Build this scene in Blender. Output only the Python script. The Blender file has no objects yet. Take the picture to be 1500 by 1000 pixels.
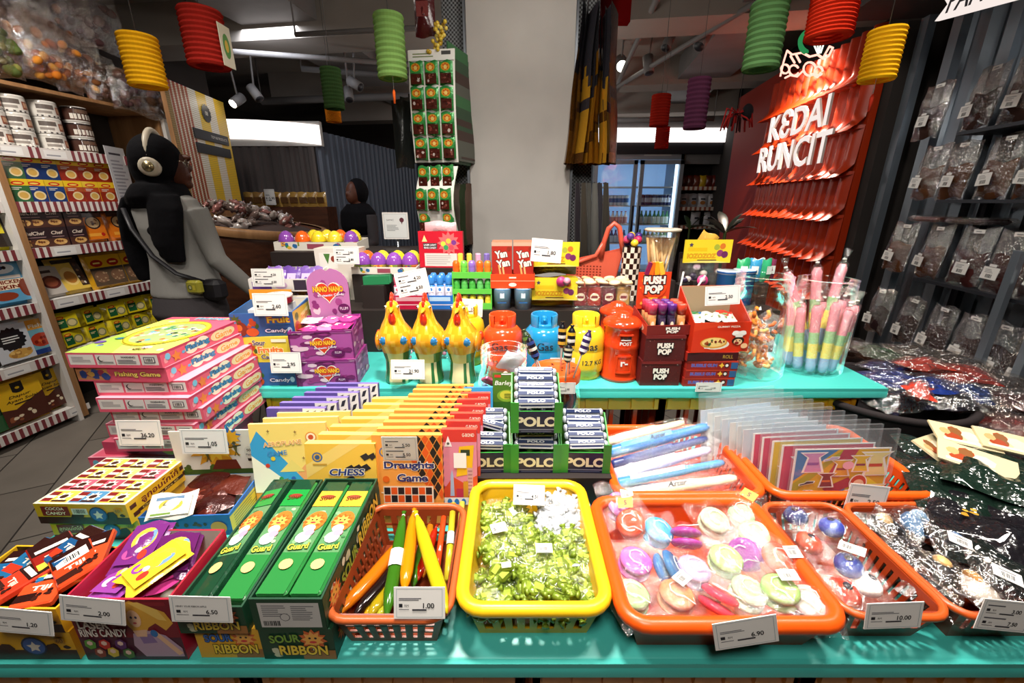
import bpy,math,random
from mathutils import Vector,Matrix
sc = bpy.context.scene
COL = sc.collection
R = math.radians
pi = math.pi
# ---------------------------------------------------------------- camera
F = 620.0
TH = math.atan(205.0 / F)
CT,ST = math.cos(TH),math.sin(TH)
H = 1.36                       # eye height
T1,T2 = 0.71,0.833           # the two table levels
cam = bpy.data.cameras.new('camera'); camo = bpy.data.objects.new('camera',cam); COL.objects.link(camo)
cam.sensor_width = 36; cam.lens = 36 * F / 1500; cam.clip_start = .02; cam.clip_end = 60
camo.location = (0,0,H); camo.rotation_euler = (pi / 2 - TH,0,0)
sc.camera = camo
def ray(px,py):
    u,v = px - 750,py - 500
    return u,F * CT - v * ST,-F * ST - v * CT
def PY(px,py,Y):             # point of a sight line at distance Y
    a,b,c = ray(px,py); k = Y / b
    return Vector((a * k,Y,H + c * k))
def PZ(px,py,z):             # point of a sight line at height z
    a,b,c = ray(px,py); k = (z - H) / c
    return Vector((a * k,b * k,z))
def PW(px,py,x0,y0,ang):   # point of a sight line on the upright plane through (x0,y0) running along ang from +Y
    a,b,c = ray(px,py); dx,dy = math.sin(ang),math.cos(ang)
    n = (dy,-dx); k = (x0 * n[0] + y0 * n[1]) / (a * n[0] + b * n[1])
    return Vector((a * k,b * k,H + c * k))
def MPP(px,py,Y):            # metres per pixel there
    return Y / ray(px,py)[1]
def base2(a,b,z):            # front-bottom corners (pixels) of a box standing at height z
    A,B = PZ(a[0],a[1],z),PZ(b[0],b[1],z)
    d = B - A
    return A,math.atan2(d.y,d.x),d.length
# ---------------------------------------------------------------- materials
def lin(c):
    if isinstance(c,str):
        c = c.lstrip('#'); c = ''.join(q * 2 for q in c) if len(c) == 3 else c; c = tuple(int(c[i:i + 2],16) / 255 for i in (0,2,4))
    return tuple((x / 12.92 if x <= .04045 else ((x + .055) / 1.055) ** 2.4) for x in c[:3])
MATS = {}
def newmat(name):
    m = bpy.data.materials.new(name); m.use_nodes = True; nt = m.node_tree; nt.nodes.clear()
    out = nt.nodes.new('ShaderNodeOutputMaterial'); MATS[name] = m
    return m,nt,out
def N(nt,t,**kw):
    n = nt.nodes.new(t)
    for k,v in kw.items():
        if k in n.inputs: n.inputs[k].default_value = v
        else: setattr(n,k,v)
    return n
def pbr(name,color=None,rough=.5,metal=0,spec=.5,bump=None,emit=None,trans=0,coat=0,sheen=0,alpha=1):
    m,nt,out = newmat(name)
    b = N(nt,'ShaderNodeBsdfPrincipled')
    b.inputs['Roughness'].default_value = rough; b.inputs['Metallic'].default_value = metal
    b.inputs['Specular IOR Level'].default_value = spec
    b.inputs['Transmission Weight'].default_value = trans; b.inputs['Coat Weight'].default_value = coat
    b.inputs['Sheen Weight'].default_value = sheen
    if color is None:
        a = N(nt,'ShaderNodeAttribute',attribute_name='Col'); nt.links.new(a.outputs['Color'],b.inputs['Base Color'])
    else: b.inputs['Base Color'].default_value = (*lin(color),1)
    if bump:
        tc = N(nt,'ShaderNodeTexCoord'); no = N(nt,'ShaderNodeTexNoise'); no.inputs['Scale'].default_value = bump[0]; no.inputs['Detail'].default_value = 4
        bu = N(nt,'ShaderNodeBump'); bu.inputs['Strength'].default_value = bump[1]; bu.inputs['Distance'].default_value = bump[2] if len(bump) > 2 else .01
        nt.links.new(tc.outputs['Object'],no.inputs['Vector']); nt.links.new(no.outputs['Fac'],bu.inputs['Height']); nt.links.new(bu.outputs['Normal'],b.inputs['Normal'])
    if emit:
        b.inputs['Emission Color'].default_value = (*lin(emit[0]),1); b.inputs['Emission Strength'].default_value = emit[1]
    nt.links.new(b.outputs[0],out.inputs[0])
    return m
pbr('card',None,.42)
pbr('gloss',None,.16,coat=.3)
pbr('plastic',None,.33)
pbr('matte',None,.8,spec=.25)
pbr('foil',None,.25,metal=.25,bump=(60,.5,.004))
pbr('pouch',None,.24,bump=(26,.7,.008),coat=.25)
pbr('glosspouch',None,.17,spec=.9,bump=(10,1.0,.05),coat=.6)
pbr('metal',None,.35,metal=.9)
pbr('cloth',None,.9,spec=.15,bump=(300,.3,.002),sheen=.15)
pbr('knit','#8a8884',.95,spec=.1,bump=(260,.5,.003),sheen=.2)
pbr('skin','#5e3423',.5,spec=.4)
def film(name,tint,gl=.22,rough=.08,opac=0.0,scale=38,strength=.9,milk='#ffffff'):
    """thin clear plastic: mostly see-through, with crinkled glints"""
    m,nt,out = newmat(name)
    tr = N(nt,'ShaderNodeBsdfTransparent'); tr.inputs[0].default_value = (*lin(tint),1)
    g = N(nt,'ShaderNodeBsdfGlossy'); g.inputs['Roughness'].default_value = rough
    di = N(nt,'ShaderNodeBsdfDiffuse'); di.inputs[0].default_value = (*lin(milk),1)
    tc = N(nt,'ShaderNodeTexCoord'); no = N(nt,'ShaderNodeTexNoise'); no.inputs['Scale'].default_value = scale; no.inputs['Detail'].default_value = 3; no.inputs['Distortion'].default_value = 1.2
    bu = N(nt,'ShaderNodeBump'); bu.inputs['Strength'].default_value = strength; bu.inputs['Distance'].default_value = .012
    nt.links.new(tc.outputs['Object'],no.inputs['Vector']); nt.links.new(no.outputs['Fac'],bu.inputs['Height']); nt.links.new(bu.outputs['Normal'],g.inputs['Normal'])
    g.inputs[0].default_value = (gl,gl,gl,1); di.inputs[0].default_value = (opac,opac,opac,1)
    m1 = N(nt,'ShaderNodeAddShader'); nt.links.new(tr.outputs[0],m1.inputs[0]); nt.links.new(di.outputs[0],m1.inputs[1])
    m2 = N(nt,'ShaderNodeAddShader'); nt.links.new(m1.outputs[0],m2.inputs[0]); nt.links.new(g.outputs[0],m2.inputs[1])
    nt.links.new(m2.outputs[0],out.inputs[0])
    return m
film('film','#fcfdfd',.14,.06,.005,60,1.0)
film('sleeve','#f0f3f5',.06,.12,.045,6,.25)
film('smoke','#dedad6',.26,.07,.006,50,1.0)
film('clear','#f4f8f8',.06,.04,.004,4,.12)
film('tube','#ffffff',.10,.08,0,20,.3)
def tinted(name,col,op=.45):
    m,nt,out = newmat(name)
    b = N(nt,'ShaderNodeBsdfPrincipled'); b.inputs['Base Color'].default_value = (*lin(col),1); b.inputs['Roughness'].default_value = .12
    t = N(nt,'ShaderNodeBsdfTransparent'); t.inputs[0].default_value = (*lin(col),1)
    mx = N(nt,'ShaderNodeMixShader'); mx.inputs[0].default_value = op
    nt.links.new(t.outputs[0],mx.inputs[1]); nt.links.new(b.outputs[0],mx.inputs[2]); nt.links.new(mx.outputs[0],out.inputs[0])
    return m
def emis(name,col,s):
    m,nt,out = newmat(name); e = N(nt,'ShaderNodeEmission'); e.inputs[0].default_value = (*lin(col),1); e.inputs[1].default_value = s
    nt.links.new(e.outputs[0],out.inputs[0]); return m
# ---------------------------------------------------------------- text outlines
_G = {}
def glyphs(s,off=0.0,shear=0.0):
    k = (s,off,shear)
    if k not in _G:
        cu = bpy.data.curves.new('t','FONT'); cu.body = s; cu.offset = off; cu.shear = shear; cu.resolution_u = 3
        cu.align_x = 'LEFT'
        ob = bpy.data.objects.new('t',cu); me = ob.to_mesh()
        vs = [(v.co.x,v.co.y) for v in me.vertices]; fs = [tuple(p.vertices) for p in me.polygons]
        ob.to_mesh_clear(); bpy.data.objects.remove(ob); bpy.data.curves.remove(cu)
        if not vs: vs = [(0,0),(.1,0),(0,.1)]; fs = []
        xs = [v[0] for v in vs]; ys = [v[1] for v in vs]
        _G[k] = (vs,fs,min(xs),max(xs),min(ys),max(ys))
    return _G[k]
# ---------------------------------------------------------------- mesh builder
def rotm(rz=0,rx=0,ry=0,loc=(0,0,0)):
    return Matrix.Translation(loc) @ Matrix.Rotation(rz,4,'Z') @ Matrix.Rotation(rx,4,'X') @ Matrix.Rotation(ry,4,'Y')
class MB:
    def __init__(s,mat='card'):
        s.v = []; s.f = []; s.c = []; s.m = []; s.s = []; s.mats = []; s.mat = mat; s.T = None
    def mi(s,m):
        m = m or s.mat
        if m not in s.mats: s.mats.append(m)
        return s.mats.index(m)
    def add(s,vs,fs,col,mat=None,smooth=False):
        b = len(s.v); k = s.mi(mat); T = s.T
        for p in vs: s.v.append(tuple(T @ Vector(p)) if T is not None else tuple(p))
        one = isinstance(col,(str,tuple))
        cl = lin(col) if one else None
        for i,f in enumerate(fs):
            s.f.append(tuple(b + j for j in f)); s.c.append(cl if one else lin(col[i])); s.m.append(k); s.s.append(smooth)
    def box(s,x0,x1,y0,y1,z0,z1,col,mat=None,cols=None,bev=0):
        if bev:
            b = bev; pts = []
            ring = [(x0 + b,y0),(x1 - b,y0),(x1,y0 + b),(x1,y1 - b),(x1 - b,y1),(x0 + b,y1),(x0,y1 - b),(x0,y0 + b)]
            cx,cy = (x0 + x1) / 2,(y0 + y1) / 2
            def sh(z,k): return [(cx + (x - cx) * (1 - 2 * k / max(1e-6,x1 - x0)),cy + (y - cy) * (1 - 2 * k / max(1e-6,y1 - y0)),z) for x,y in ring]
            vs = sh(z0,b) + sh(z0 + b,0) + sh(z1 - b,0) + sh(z1,b); fs = [tuple(range(7,-1,-1)),tuple(range(24,32))]
            for l in range(3):
                for i in range(8): j = (i + 1) % 8; fs.append((l * 8 + i,l * 8 + j,l * 8 + 8 + j,l * 8 + 8 + i))
            s.add(vs,fs,col,mat); return
        vs = [(x0,y0,z0),(x1,y0,z0),(x1,y1,z0),(x0,y1,z0),(x0,y0,z1),(x1,y0,z1),(x1,y1,z1),(x0,y1,z1)]
        fs = [(0,3,2,1),(4,5,6,7),(0,1,5,4),(1,2,6,5),(2,3,7,6),(3,0,4,7)]
        s.add(vs,fs,cols or col,mat)
    def lathe(s,prof,col,n=24,mat=None,smooth=True,c=(0,0,0),caps=(True,True),arc=None,sx=1,sy=1,cols=None):
        vs = []; fs = []; cc = []
        a0,a1 = arc or (0,2 * pi); full = arc is None; m = n if full else n + 1
        for r,z in prof:
            for i in range(m):
                a = a0 + (a1 - a0) * i / n; vs.append((c[0] + r * math.cos(a) * sx,c[1] + r * math.sin(a) * sy,c[2] + z))
        for l in range(len(prof) - 1):
            for i in range(n):
                j = (i + 1) % m if full else i + 1
                fs.append((l * m + i,l * m + j,(l + 1) * m + j,(l + 1) * m + i)); cc.append(cols[l] if cols else col)
        if full and caps[0]: fs.append(tuple(range(m - 1,-1,-1))); cc.append(cols[0] if cols else col)
        if full and caps[1]: fs.append(tuple((len(prof) - 1) * m + i for i in range(m))); cc.append(cols[-1] if cols else col)
        s.add(vs,fs,cc,mat,smooth)
    def tube(s,pts,r,col,n=8,mat=None,smooth=True,caps=True,flat=1):
        pts = [Vector(p) for p in pts]; rs = r if isinstance(r,(list,tuple)) else [r] * len(pts)
        vs = []; fs = []; up = Vector((0,0,1)); prev = None
        for i,p in enumerate(pts):
            t = (pts[min(i + 1,len(pts) - 1)] - pts[max(i - 1,0)]).normalized()
            if prev is None:
                a = t.cross(up)
                if a.length < .05: a = t.cross(Vector((0,1,0)))
                a.normalize()
            else:
                a = prev - t * prev.dot(t); a.normalize()
            prev = a; b = a.cross(t)
            for k in range(n):
                w = 2 * pi * k / n; vs.append(p + a * (math.cos(w) * rs[i]) + b * (math.sin(w) * rs[i] * flat))
        for l in range(len(pts) - 1):
            for i in range(n): j = (i + 1) % n; fs.append((l * n + i,l * n + j,(l + 1) * n + j,(l + 1) * n + i))
        if caps: fs.append(tuple(range(n - 1,-1,-1))); fs.append(tuple((len(pts) - 1) * n + i for i in range(n)))
        s.add(vs,fs,col,mat,smooth)
    def ball(s,c,r,col,n=14,m=9,mat=None,smooth=True):
        rx,ry,rz = r if isinstance(r,(tuple,list)) else (r,r,r)
        prof = [(math.sin(pi * i / m),-math.cos(pi * i / m)) for i in range(m + 1)]
        prof[0] = (.001,-1); prof[-1] = (.001,1)
        vs = []; fs = []
        for q,z in prof:
            for i in range(n): a = 2 * pi * i / n; vs.append((c[0] + q * math.cos(a) * rx,c[1] + q * math.sin(a) * ry,c[2] + z * rz))
        for l in range(m):
            for i in range(n): j = (i + 1) % n; fs.append((l * n + i,l * n + j,(l + 1) * n + j,(l + 1) * n + i))
        s.add(vs,fs,col,mat,smooth)
    def grid(s,fn,nu,nv,col,mat=None,smooth=True,two=0):
        vs = [fn(i / nu,j / nv) for j in range(nv + 1) for i in range(nu + 1)]
        fs = []; cc = []
        for j in range(nv):
            for i in range(nu):
                a = j * (nu + 1) + i; fs.append((a,a + 1,a + nu + 2,a + nu + 1)); cc.append(col(i / nu,j / nv) if callable(col) else col)
        s.add(vs,fs,cc,mat,smooth)
    def prism(s,poly,z0,z1,col,mat=None,smooth=False):
        n = len(poly); vs = [(x,y,z0) for x,y in poly] + [(x,y,z1) for x,y in poly]
        fs = [tuple(range(n - 1,-1,-1)),tuple(range(n,2 * n))] + [(i,(i + 1) % n,n + (i + 1) % n,n + i) for i in range(n)]
        s.add(vs,fs,col,mat,smooth)
    def quad(s,a,b,c,d,col,mat=None): s.add([a,b,c,d],[(0,1,2,3)],col,mat)
    def panel(s,o,ux,uy,w,h,mat=None): return Panel(s,o,ux,uy,w,h,mat)
    def build(s,name,parent=None,loc=None,rot=None,mods=None):
        me = bpy.data.meshes.new(name); me.from_pydata(s.v,[],s.f)
        for m in s.mats: me.materials.append(MATS[m])
        me.polygons.foreach_set('material_index',s.m); me.polygons.foreach_set('use_smooth',s.s)
        at = me.color_attributes.new('Col','FLOAT_COLOR','CORNER')
        buf = []
        for f,c in zip(s.f,s.c): buf.extend((c[0],c[1],c[2],1.0) * len(f))
        at.data.foreach_set('color',buf); me.update()
        o = bpy.data.objects.new(name,me); COL.objects.link(o)
        if parent is not None: o.parent = parent
        if loc is not None: o.location = loc
        if rot is not None: o.rotation_euler = tuple(rot) if hasattr(rot,"__len__") else (0,0,rot)
        return o
class Panel:
    """flat printing on a face: x,y run 0..1 over the face"""
    def __init__(s,mb,o,ux,uy,w,h,mat=None):
        s.mb = mb; s.o = Vector(o); s.ux = Vector(ux).normalized(); s.uy = Vector(uy).normalized(); s.n = s.ux.cross(s.uy); s.w = w; s.h = h; s.k = 1; s.mat = mat
    def P(s,x,y): return s.o + s.ux * (x * s.w) + s.uy * (y * s.h) + s.n * (s.k * .00008)
    def poly(s,pts,col,mat=None):
        s.mb.add([s.P(*p) for p in pts],[tuple(range(len(pts)))],col,mat or s.mat); s.k += 1; return s
    def rect(s,x,y,w,h,col,mat=None): return s.poly([(x,y),(x + w,y),(x + w,y + h),(x,y + h)],col,mat)
    def bg(s,col): return s.rect(0,0,1,1,col)
    def ell(s,cx,cy,rx,ry=None,col='#fff',n=16,a0=0,mat=None):
        if ry is None: ry = rx * s.w / s.h
        return s.poly([(cx + rx * math.cos(a0 + 2 * pi * i / n),cy + ry * math.sin(a0 + 2 * pi * i / n)) for i in range(n)],col,mat)
    def star(s,cx,cy,r1,r2,n,col,a0=pi / 2):
        k = s.w / s.h; pts = []
        for i in range(2 * n):
            r = r1 if i % 2 == 0 else r2; a = a0 + pi * i / n; pts.append((cx + r * math.cos(a),cy + r * k * math.sin(a)))
        # fan keeps the star simple for the renderer
        vs = [s.P(cx,cy)] + [s.P(*p) for p in pts]
        s.mb.add(vs,[(0,i + 1,(i + 1) % (2 * n) + 1) for i in range(2 * n)],col,s.mat); s.k += 1; return s
    def text(s,t,cx,cy,h,col,w=None,bold=.0,shear=0,rot=0,out=None,outw=.05,align='c'):
        """h: cap height as share of face height, w: width as share of face width (squeezes or stretches)"""
        ang = rot
        def put(off,c):
            vs,fs,x0,x1,y0,y1 = glyphs(t,off,shear)
            _,_,bx0,bx1,by0,by1 = glyphs(t,bold,shear)
            sy = h * s.h / max(.2,(by1 - by0)); sx = (w * s.w / max(.05,bx1 - bx0)) if w else sy
            mx = (bx0 + bx1) / 2 if align == 'c' else bx0; my = (by0 + by1) / 2
            ca,sa = math.cos(ang),math.sin(ang); pts = []
            for x,y in vs:
                X,Y = (x - mx) * sx,(y - my) * sy
                X,Y = X * ca - Y * sa,X * sa + Y * ca
                pts.append(s.P(cx + X / s.w,cy + Y / s.h))
            s.mb.add(pts,fs,c,s.mat); s.k += 1
        if out: put(bold + outw,out)
        put(bold,col); return s
    def lines(s,x,y,w,h,n,col,rnd=None,t=.45):
        for i in range(n):
            k = rnd.uniform(.6,1) if rnd else 1
            s.rect(x,y + h * (i + .5 - t / 2) / n,w * k,h * t / n,col); s.k -= 1
        s.k += 1; return s
    def barcode(s,x,y,w,h,rnd,n=14,col='#111111'):
        t = x
        while t < x + w - .5 * w / n:
            q = rnd.choice((.4,.7,1.0)) * w / n; q = min(q,x + w - t); s.rect(t,y,q,h,col); s.k -= 1; t += q + rnd.choice((.4,.7)) * w / n
        s.k += 1; return s
    def blobs(s,n,cols,rnd,r=(.03,.09),box=(0,0,1,1),m=7):
        k = s.w / s.h
        for _ in range(n):
            a = rnd.uniform(*r); b = a * rnd.uniform(.5,1.3); cx = rnd.uniform(box[0] + a,max(box[0] + a,box[2] - a)); cy = rnd.uniform(box[1] + b * k,max(box[1] + b * k,box[3] - b * k))
            q = rnd.uniform(0,6)
            s.poly([(min(1,max(0,cx + a * math.cos(q + 2 * pi * i / m) * rnd.uniform(.75,1.1))),min(1,max(0,cy + b * k * math.sin(q + 2 * pi * i / m) * rnd.uniform(.75,1.1)))) for i in range(m)],rnd.choice(cols))
            if s.k > 40: s.k -= 8
        return s
# ---------------------------------------------------------------- objects
def tag(o,label,cat,group=None):
    o['label'] = label; o['category'] = cat
    if group: o['group'] = group
    return o
def thing(name,label,cat,loc=(0,0,0),rot=0,group=None):
    o = bpy.data.objects.new(name,None); COL.objects.link(o); o.empty_display_size = .05
    o.location = loc; o.rotation_euler = tuple(rot) if hasattr(rot,"__len__") else (0,0,rot)
    return tag(o,label,cat,group)
def solo(mb,name,label,cat,loc=(0,0,0),rot=0,group=None):
    return tag(mb.build(name,None,loc,rot),label,cat,group)
def struct(mb,name,loc=(0,0,0),rot=0,label=None):
    o = mb.build(name,None,loc,rot); o['kind'] = 'structure'; o['label'] = label or ('the ' + name.replace('_',' ') + ' of the shop'); o['category'] = 'room'
    return o
def dup(o,loc=None,rot=None,label=None,group=None,parent=None):
    c = o.copy(); COL.objects.link(c)
    if parent is not None: c.parent = parent
    if loc is not None: c.location = loc
    if rot is not None: c.rotation_euler = tuple(rot) if hasattr(rot,"__len__") else (0,0,rot)
    if label: c['label'] = label
    if group: c['group'] = group
    for ch in list(o.children): dup(ch,parent=c)
    return c
def faces(mb,w,d,h,mat=None,z=0):
    """printing panels of a box centred on x,y that stands on z"""
    return dict(front=Panel(mb,(-w / 2,-d / 2,z),(1,0,0),(0,0,1),w,h,mat),right=Panel(mb,(w / 2,-d / 2,z),(0,1,0),(0,0,1),d,h,mat),
                left=Panel(mb,(-w / 2,d / 2,z),(0,-1,0),(0,0,1),d,h,mat),top=Panel(mb,(-w / 2,-d / 2,z + h),(1,0,0),(0,1,0),w,d,mat),
                back=Panel(mb,(w / 2,d / 2,z),(-1,0,0),(0,0,1),w,h,mat))
def artbox(w,d,h,col,mat='card',**art):
    mb = MB(mat); mb.box(-w / 2,w / 2,-d / 2,d / 2,0,h,col)
    fs = faces(mb,w,d,h)
    for k,fn in art.items(): fn(fs[k])
    return mb
ORD = ['first','second','third','fourth','fifth','sixth','seventh','eighth','ninth','tenth','eleventh','twelfth','thirteenth','fourteenth','fifteenth','sixteenth','seventeenth','eighteenth','nineteenth','twentieth']
def sheetbag(w,h,t,rnd,nu=10,nv=12,wav=.004,pinch=.25):
    """closed pillow: returns functions front(u,v), back(u,v) of a bag lying in its own x-z plane, thickness along y"""
    ph = [rnd.uniform(0,6) for _ in range(6)]
    def fn(sg):
        def f(u,v):
            x = (u - .5) * w; z = v * h
            b = (max(0,math.sin(pi * u)) ** .5) * (max(0,math.sin(pi * v)) ** .6)
            k = b * t / 2 + wav * b * math.sin(9 * u + ph[0] + 5 * v) * math.sin(11 * v + ph[1])
            x *= 1 - .06 * b
            return (x,sg * k,z + wav * math.sin(7 * u + ph[2]) * (1 if v in (0,1) else .3))
        return f
    return fn(-1),fn(1)
def pillow(mb,w,h,t,rnd,col,mat=None,nu=10,nv=12,wav=.004):
    a,b = sheetbag(w,h,t,rnd,nu,nv,wav)
    mb.grid(a,nu,nv,col,mat); mb.grid(lambda u,v: b(1 - u,v),nu,nv,col,mat)
    return a
# ================================================================ SETTING
A = R(8); SA,CA = math.sin(A),math.cos(A)
def S(x,y,z=0): return Vector((x * CA + y * SA,-x * SA + y * CA,z))   # shop frame -> world
def SI(p): return (p[0] * CA - p[1] * SA,p[0] * SA + p[1] * CA,p[2])   # world -> shop frame
XL,XR = -3.143,1.688          # shelf fronts left and right, shop frame
ZC = 2.78
def wave_mat(name,c1,c2,scale,bump=.2,rough=.7,det=6):
    m,nt,out = newmat(name); b = N(nt,'ShaderNodeBsdfPrincipled'); b.inputs['Roughness'].default_value = rough; b.inputs['Specular IOR Level'].default_value = .3
    tc = N(nt,'ShaderNodeTexCoord'); no = N(nt,'ShaderNodeTexNoise'); no.inputs['Scale'].default_value = scale; no.inputs['Detail'].default_value = det
    cr = N(nt,'ShaderNodeValToRGB'); cr.color_ramp.elements[0].color = (*lin(c1),1); cr.color_ramp.elements[1].color = (*lin(c2),1); cr.color_ramp.elements[0].position = .35; cr.color_ramp.elements[1].position = .68
    bu = N(nt,'ShaderNodeBump'); bu.inputs['Strength'].default_value = bump; bu.inputs['Distance'].default_value = .02
    nt.links.new(tc.outputs['Object'],no.inputs['Vector']); nt.links.new(no.outputs['Fac'],cr.inputs[0]); nt.links.new(cr.outputs[0],b.inputs['Base Color'])
    nt.links.new(no.outputs['Fac'],bu.inputs['Height']); nt.links.new(bu.outputs['Normal'],b.inputs['Normal']); nt.links.new(b.outputs[0],out.inputs[0])
    return m
def wood_mat(name,c1,c2,sx=6,sy=6,sz=.7,rough=.5):
    m = wave_mat(name,c1,c2,4,.08,rough); nt = m.node_tree
    tc = [n for n in nt.nodes if n.type == 'TEX_COORD'][0]; no = [n for n in nt.nodes if n.type == 'TEX_NOISE'][0]
    mp = N(nt,'ShaderNodeMapping'); mp.inputs['Scale'].default_value = (sx,sy,sz); nt.links.new(tc.outputs['Object'],mp.inputs[0]); nt.links.new(mp.outputs[0],no.inputs['Vector'])
    return m
wave_mat('concrete','#aaa6a1','#bcb8b2',2.2,.12,.8)
wave_mat('slab','#8c847c','#9c948c',1.3,.2,.9)
wave_mat('darkwall','#322d2b','#3b3633',1.5,.1,.85)
wave_mat('redwall','#8f2009','#9c280f',1.2,.05,.6)
wave_mat('dullpaint','#6d6a69','#7a7674',3,.05,.6)
pbr('riserwood','#1f1512',.6)
wood_mat('wood','#8a6440','#a97d52')
wood_mat('darkwood','#3d2114','#58321f',.8,6,6)
pbr('white','#dcd8d2',.55); pbr('black','#17151a',.5); pbr('steel','#8d9299',.3,metal=.85); pbr('galv','#8f99a3',.3,metal=.7,bump=(6,.1,.01))
pbr('darkmetal','#34353b',.45,metal=.6); pbr('teal','#41b3a9',.36,bump=(90,.12,.002)); pbr('tile','#b5340f',.3,bump=(30,.15,.004))
emis('lightpanel','#fff6f2',2.2); emis('coolpanel','#dfeaff',1.6); emis('lamp','#fff3e0',14); emis('signlit','#fff1ea',1.1)
# floor: grey-brown plank tiles
m,nt,out = newmat('floor'); b = N(nt,'ShaderNodeBsdfPrincipled'); b.inputs['Roughness'].default_value = .55
tc = N(nt,'ShaderNodeTexCoord'); br = N(nt,'ShaderNodeTexBrick'); br.inputs['Scale'].default_value = 1; br.inputs['Brick Width'].default_value = .9; br.inputs['Row Height'].default_value = .3; br.inputs['Mortar Size'].default_value = .004
br.inputs['Color1'].default_value = (*lin('#857d73'),1); br.inputs['Color2'].default_value = (*lin('#776f66'),1); br.inputs['Mortar'].default_value = (*lin('#2e2925'),1)
mp = N(nt,'ShaderNodeMapping'); mp.inputs['Rotation'].default_value = (0,0,R(62)); no = N(nt,'ShaderNodeTexNoise'); no.inputs['Scale'].default_value = 5; no.inputs['Detail'].default_value = 8
mx = N(nt,'ShaderNodeMixRGB'); mx.blend_type = 'MULTIPLY'; mx.inputs[0].default_value = .6
cr = N(nt,'ShaderNodeValToRGB'); cr.color_ramp.elements[0].color = (.55,.55,.55,1); cr.color_ramp.elements[1].color = (1,1,1,1); cr.color_ramp.elements[0].position = .3
for a_,b_ in ((tc.outputs['Object'],mp.inputs[0]),(mp.outputs[0],br.inputs[0]),(tc.outputs['Object'],no.inputs[0]),(no.outputs[0],cr.inputs[0]),(br.outputs[0],mx.inputs[1]),(cr.outputs[0],mx.inputs[2]),(mx.outputs[0],b.inputs['Base Color']),(b.outputs[0],out.inputs[0])): nt.links.new(a_,b_)
mb = MB('floor'); mb.box(-5,7,-1.5,10,-.1,0,'#666'); struct(mb,'floor',label='grey brown tiled shop floor seen at the left of the table')
mb = MB('slab'); mb.box(-5,7,-1.5,10,ZC,ZC + .15,'#777'); struct(mb,'ceiling',label='bare grey concrete ceiling over the shop')
for (nm,x0,x1,y0,y1,mt) in (('wall_left',-3.75,-3.6,-1,4.25,'darkwall'),('wall_side',-5.65,-5.5,2.0,9,'darkwall'),('wall_right',2.05,2.2,-1,9,'darkwall'),('wall_back',-5.5,2.15,8.6,8.75,'darkwall'),('wall_front',-5.5,4,-1.2,-1.05,'darkwall')):
    mb = MB(mt); mb.box(x0,x1,y0,y1,0,ZC,'#333'); struct(mb,nm,rot=-A,label='dark wall closing the shop, ' + nm.split('_')[1] + ' side')
# beams and ducts under the ceiling
def beam(name,x0,x1,y0,y1,z0,z1,mat,label,cat='beam'):
    mb = MB(mat); mb.box(x0,x1,y0,y1,z0,z1,'#777'); o = struct(mb,name,rot=-A,label=label); o['category'] = cat; return o
beam('trim_1',-3.6,2.0,3.4,3.75,ZC - .28,ZC,'slab','deep concrete beam across the ceiling, nearest of three')
beam('trim_2',-3.6,2.0,5.2,5.5,ZC - .26,ZC,'slab','deep concrete beam across the ceiling, middle of three')
beam('trim_3',-3.6,2.0,6.4,6.7,ZC - .32,ZC,'slab','deep concrete beam across the ceiling, farthest of three')
beam('trim_4',-.62,-.3,2.6,6.4,ZC - .2,ZC,'dullpaint','long dull grey ceiling duct left of the pillar')
beam('trim_5',1.0,1.5,2.6,6.4,ZC - .22,ZC - .02,'dullpaint','wide dull grey ceiling duct above the tile wall')
beam('trim_6',-2.5,-1.9,2.2,6.4,ZC - .18,ZC,'dullpaint','wide grey ceiling duct above the left shelves')
def rail(pts,name,label,cat,r=.018,mat='dullpaint'):
    mb = MB(mat); mb.tube([S(*p) for p in pts],r,'#999',8)
    for p in pts[:1] + pts[-1:]:
        q = S(*p); mb.tube([q,(q[0],q[1],ZC - .002)],.006,'#777',5)
    return solo(mb,name,label,cat)
rail([(-1.9,3.1,2.42),(.05,3.1,2.42)],'ceiling_pipe','thin grey pipe hung across the ceiling left of the pillar','pipe',.016)
rail([(-3.3,4.6,2.36),(-.2,4.6,2.36)],'ceiling_pipe','thick grey pipe hung low across the ceiling behind the green lantern','pipe',.035)
rail([(-2.5,4.1,2.5),(-.35,5.1,2.5)],'ceiling_pipe','slanted grey pipe crossing the ceiling behind the far green lantern','pipe',.025)
rail([(.2,5.9,2.3),(1.6,5.9,2.3)],'ceiling_pipe','grey pipe running above the drinks fridge light box','pipe',.03)
rail([(.45,3.2,2.55),(.35,6.2,2.5)],'lighting_track','long pale lighting track running away right of the pillar','track',.022)
rail([(1.15,3.0,2.52),(.3,5.2,2.46)],'lighting_track','slanted pale lighting track above the purple lantern','track',.02)
rail([(-2.75,3.2,2.4),(-1.4,3.9,2.44)],'lighting_track','lighting track above the striped yellow banner','track',.02)
def spot(px,py,Y,lit,label,aim=(0,-.5,-1),s=1.0):
    p = PY(px,py,Y); a = Vector(aim).normalized()
    t = thing('track_lamp',label,'lamp',p,0,'track lamps on the ceiling')
    mb = MB('dullpaint'); mb.tube([-a * .12 * s,a * .0],.038 * s,'#8a8580',14); mb.build('lamp_head',t)
    mb = MB('lamp' if lit else 'black'); mb.tube([a * .0,a * .003],.032 * s,'#fff',14); mb.build('lens',t)
    mb = MB('dullpaint'); mb.tube([-a * .07 * s,(0,0,ZC - p.z)],.008,'#777',6); mb.build('arm',t)
spot(911,97,4.6,True,'lit round track lamp glowing right of the pillar',(-.1,-.9,-.5),1.5)
spot(341,152,4.0,True,'lit track lamp glowing above the long white light panel on the left',(-.3,-.8,-.6))
spot(951,107,4.3,False,'unlit pale track lamp beside the glowing lamp right of the pillar',(.1,-.3,-1),1.2)
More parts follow.
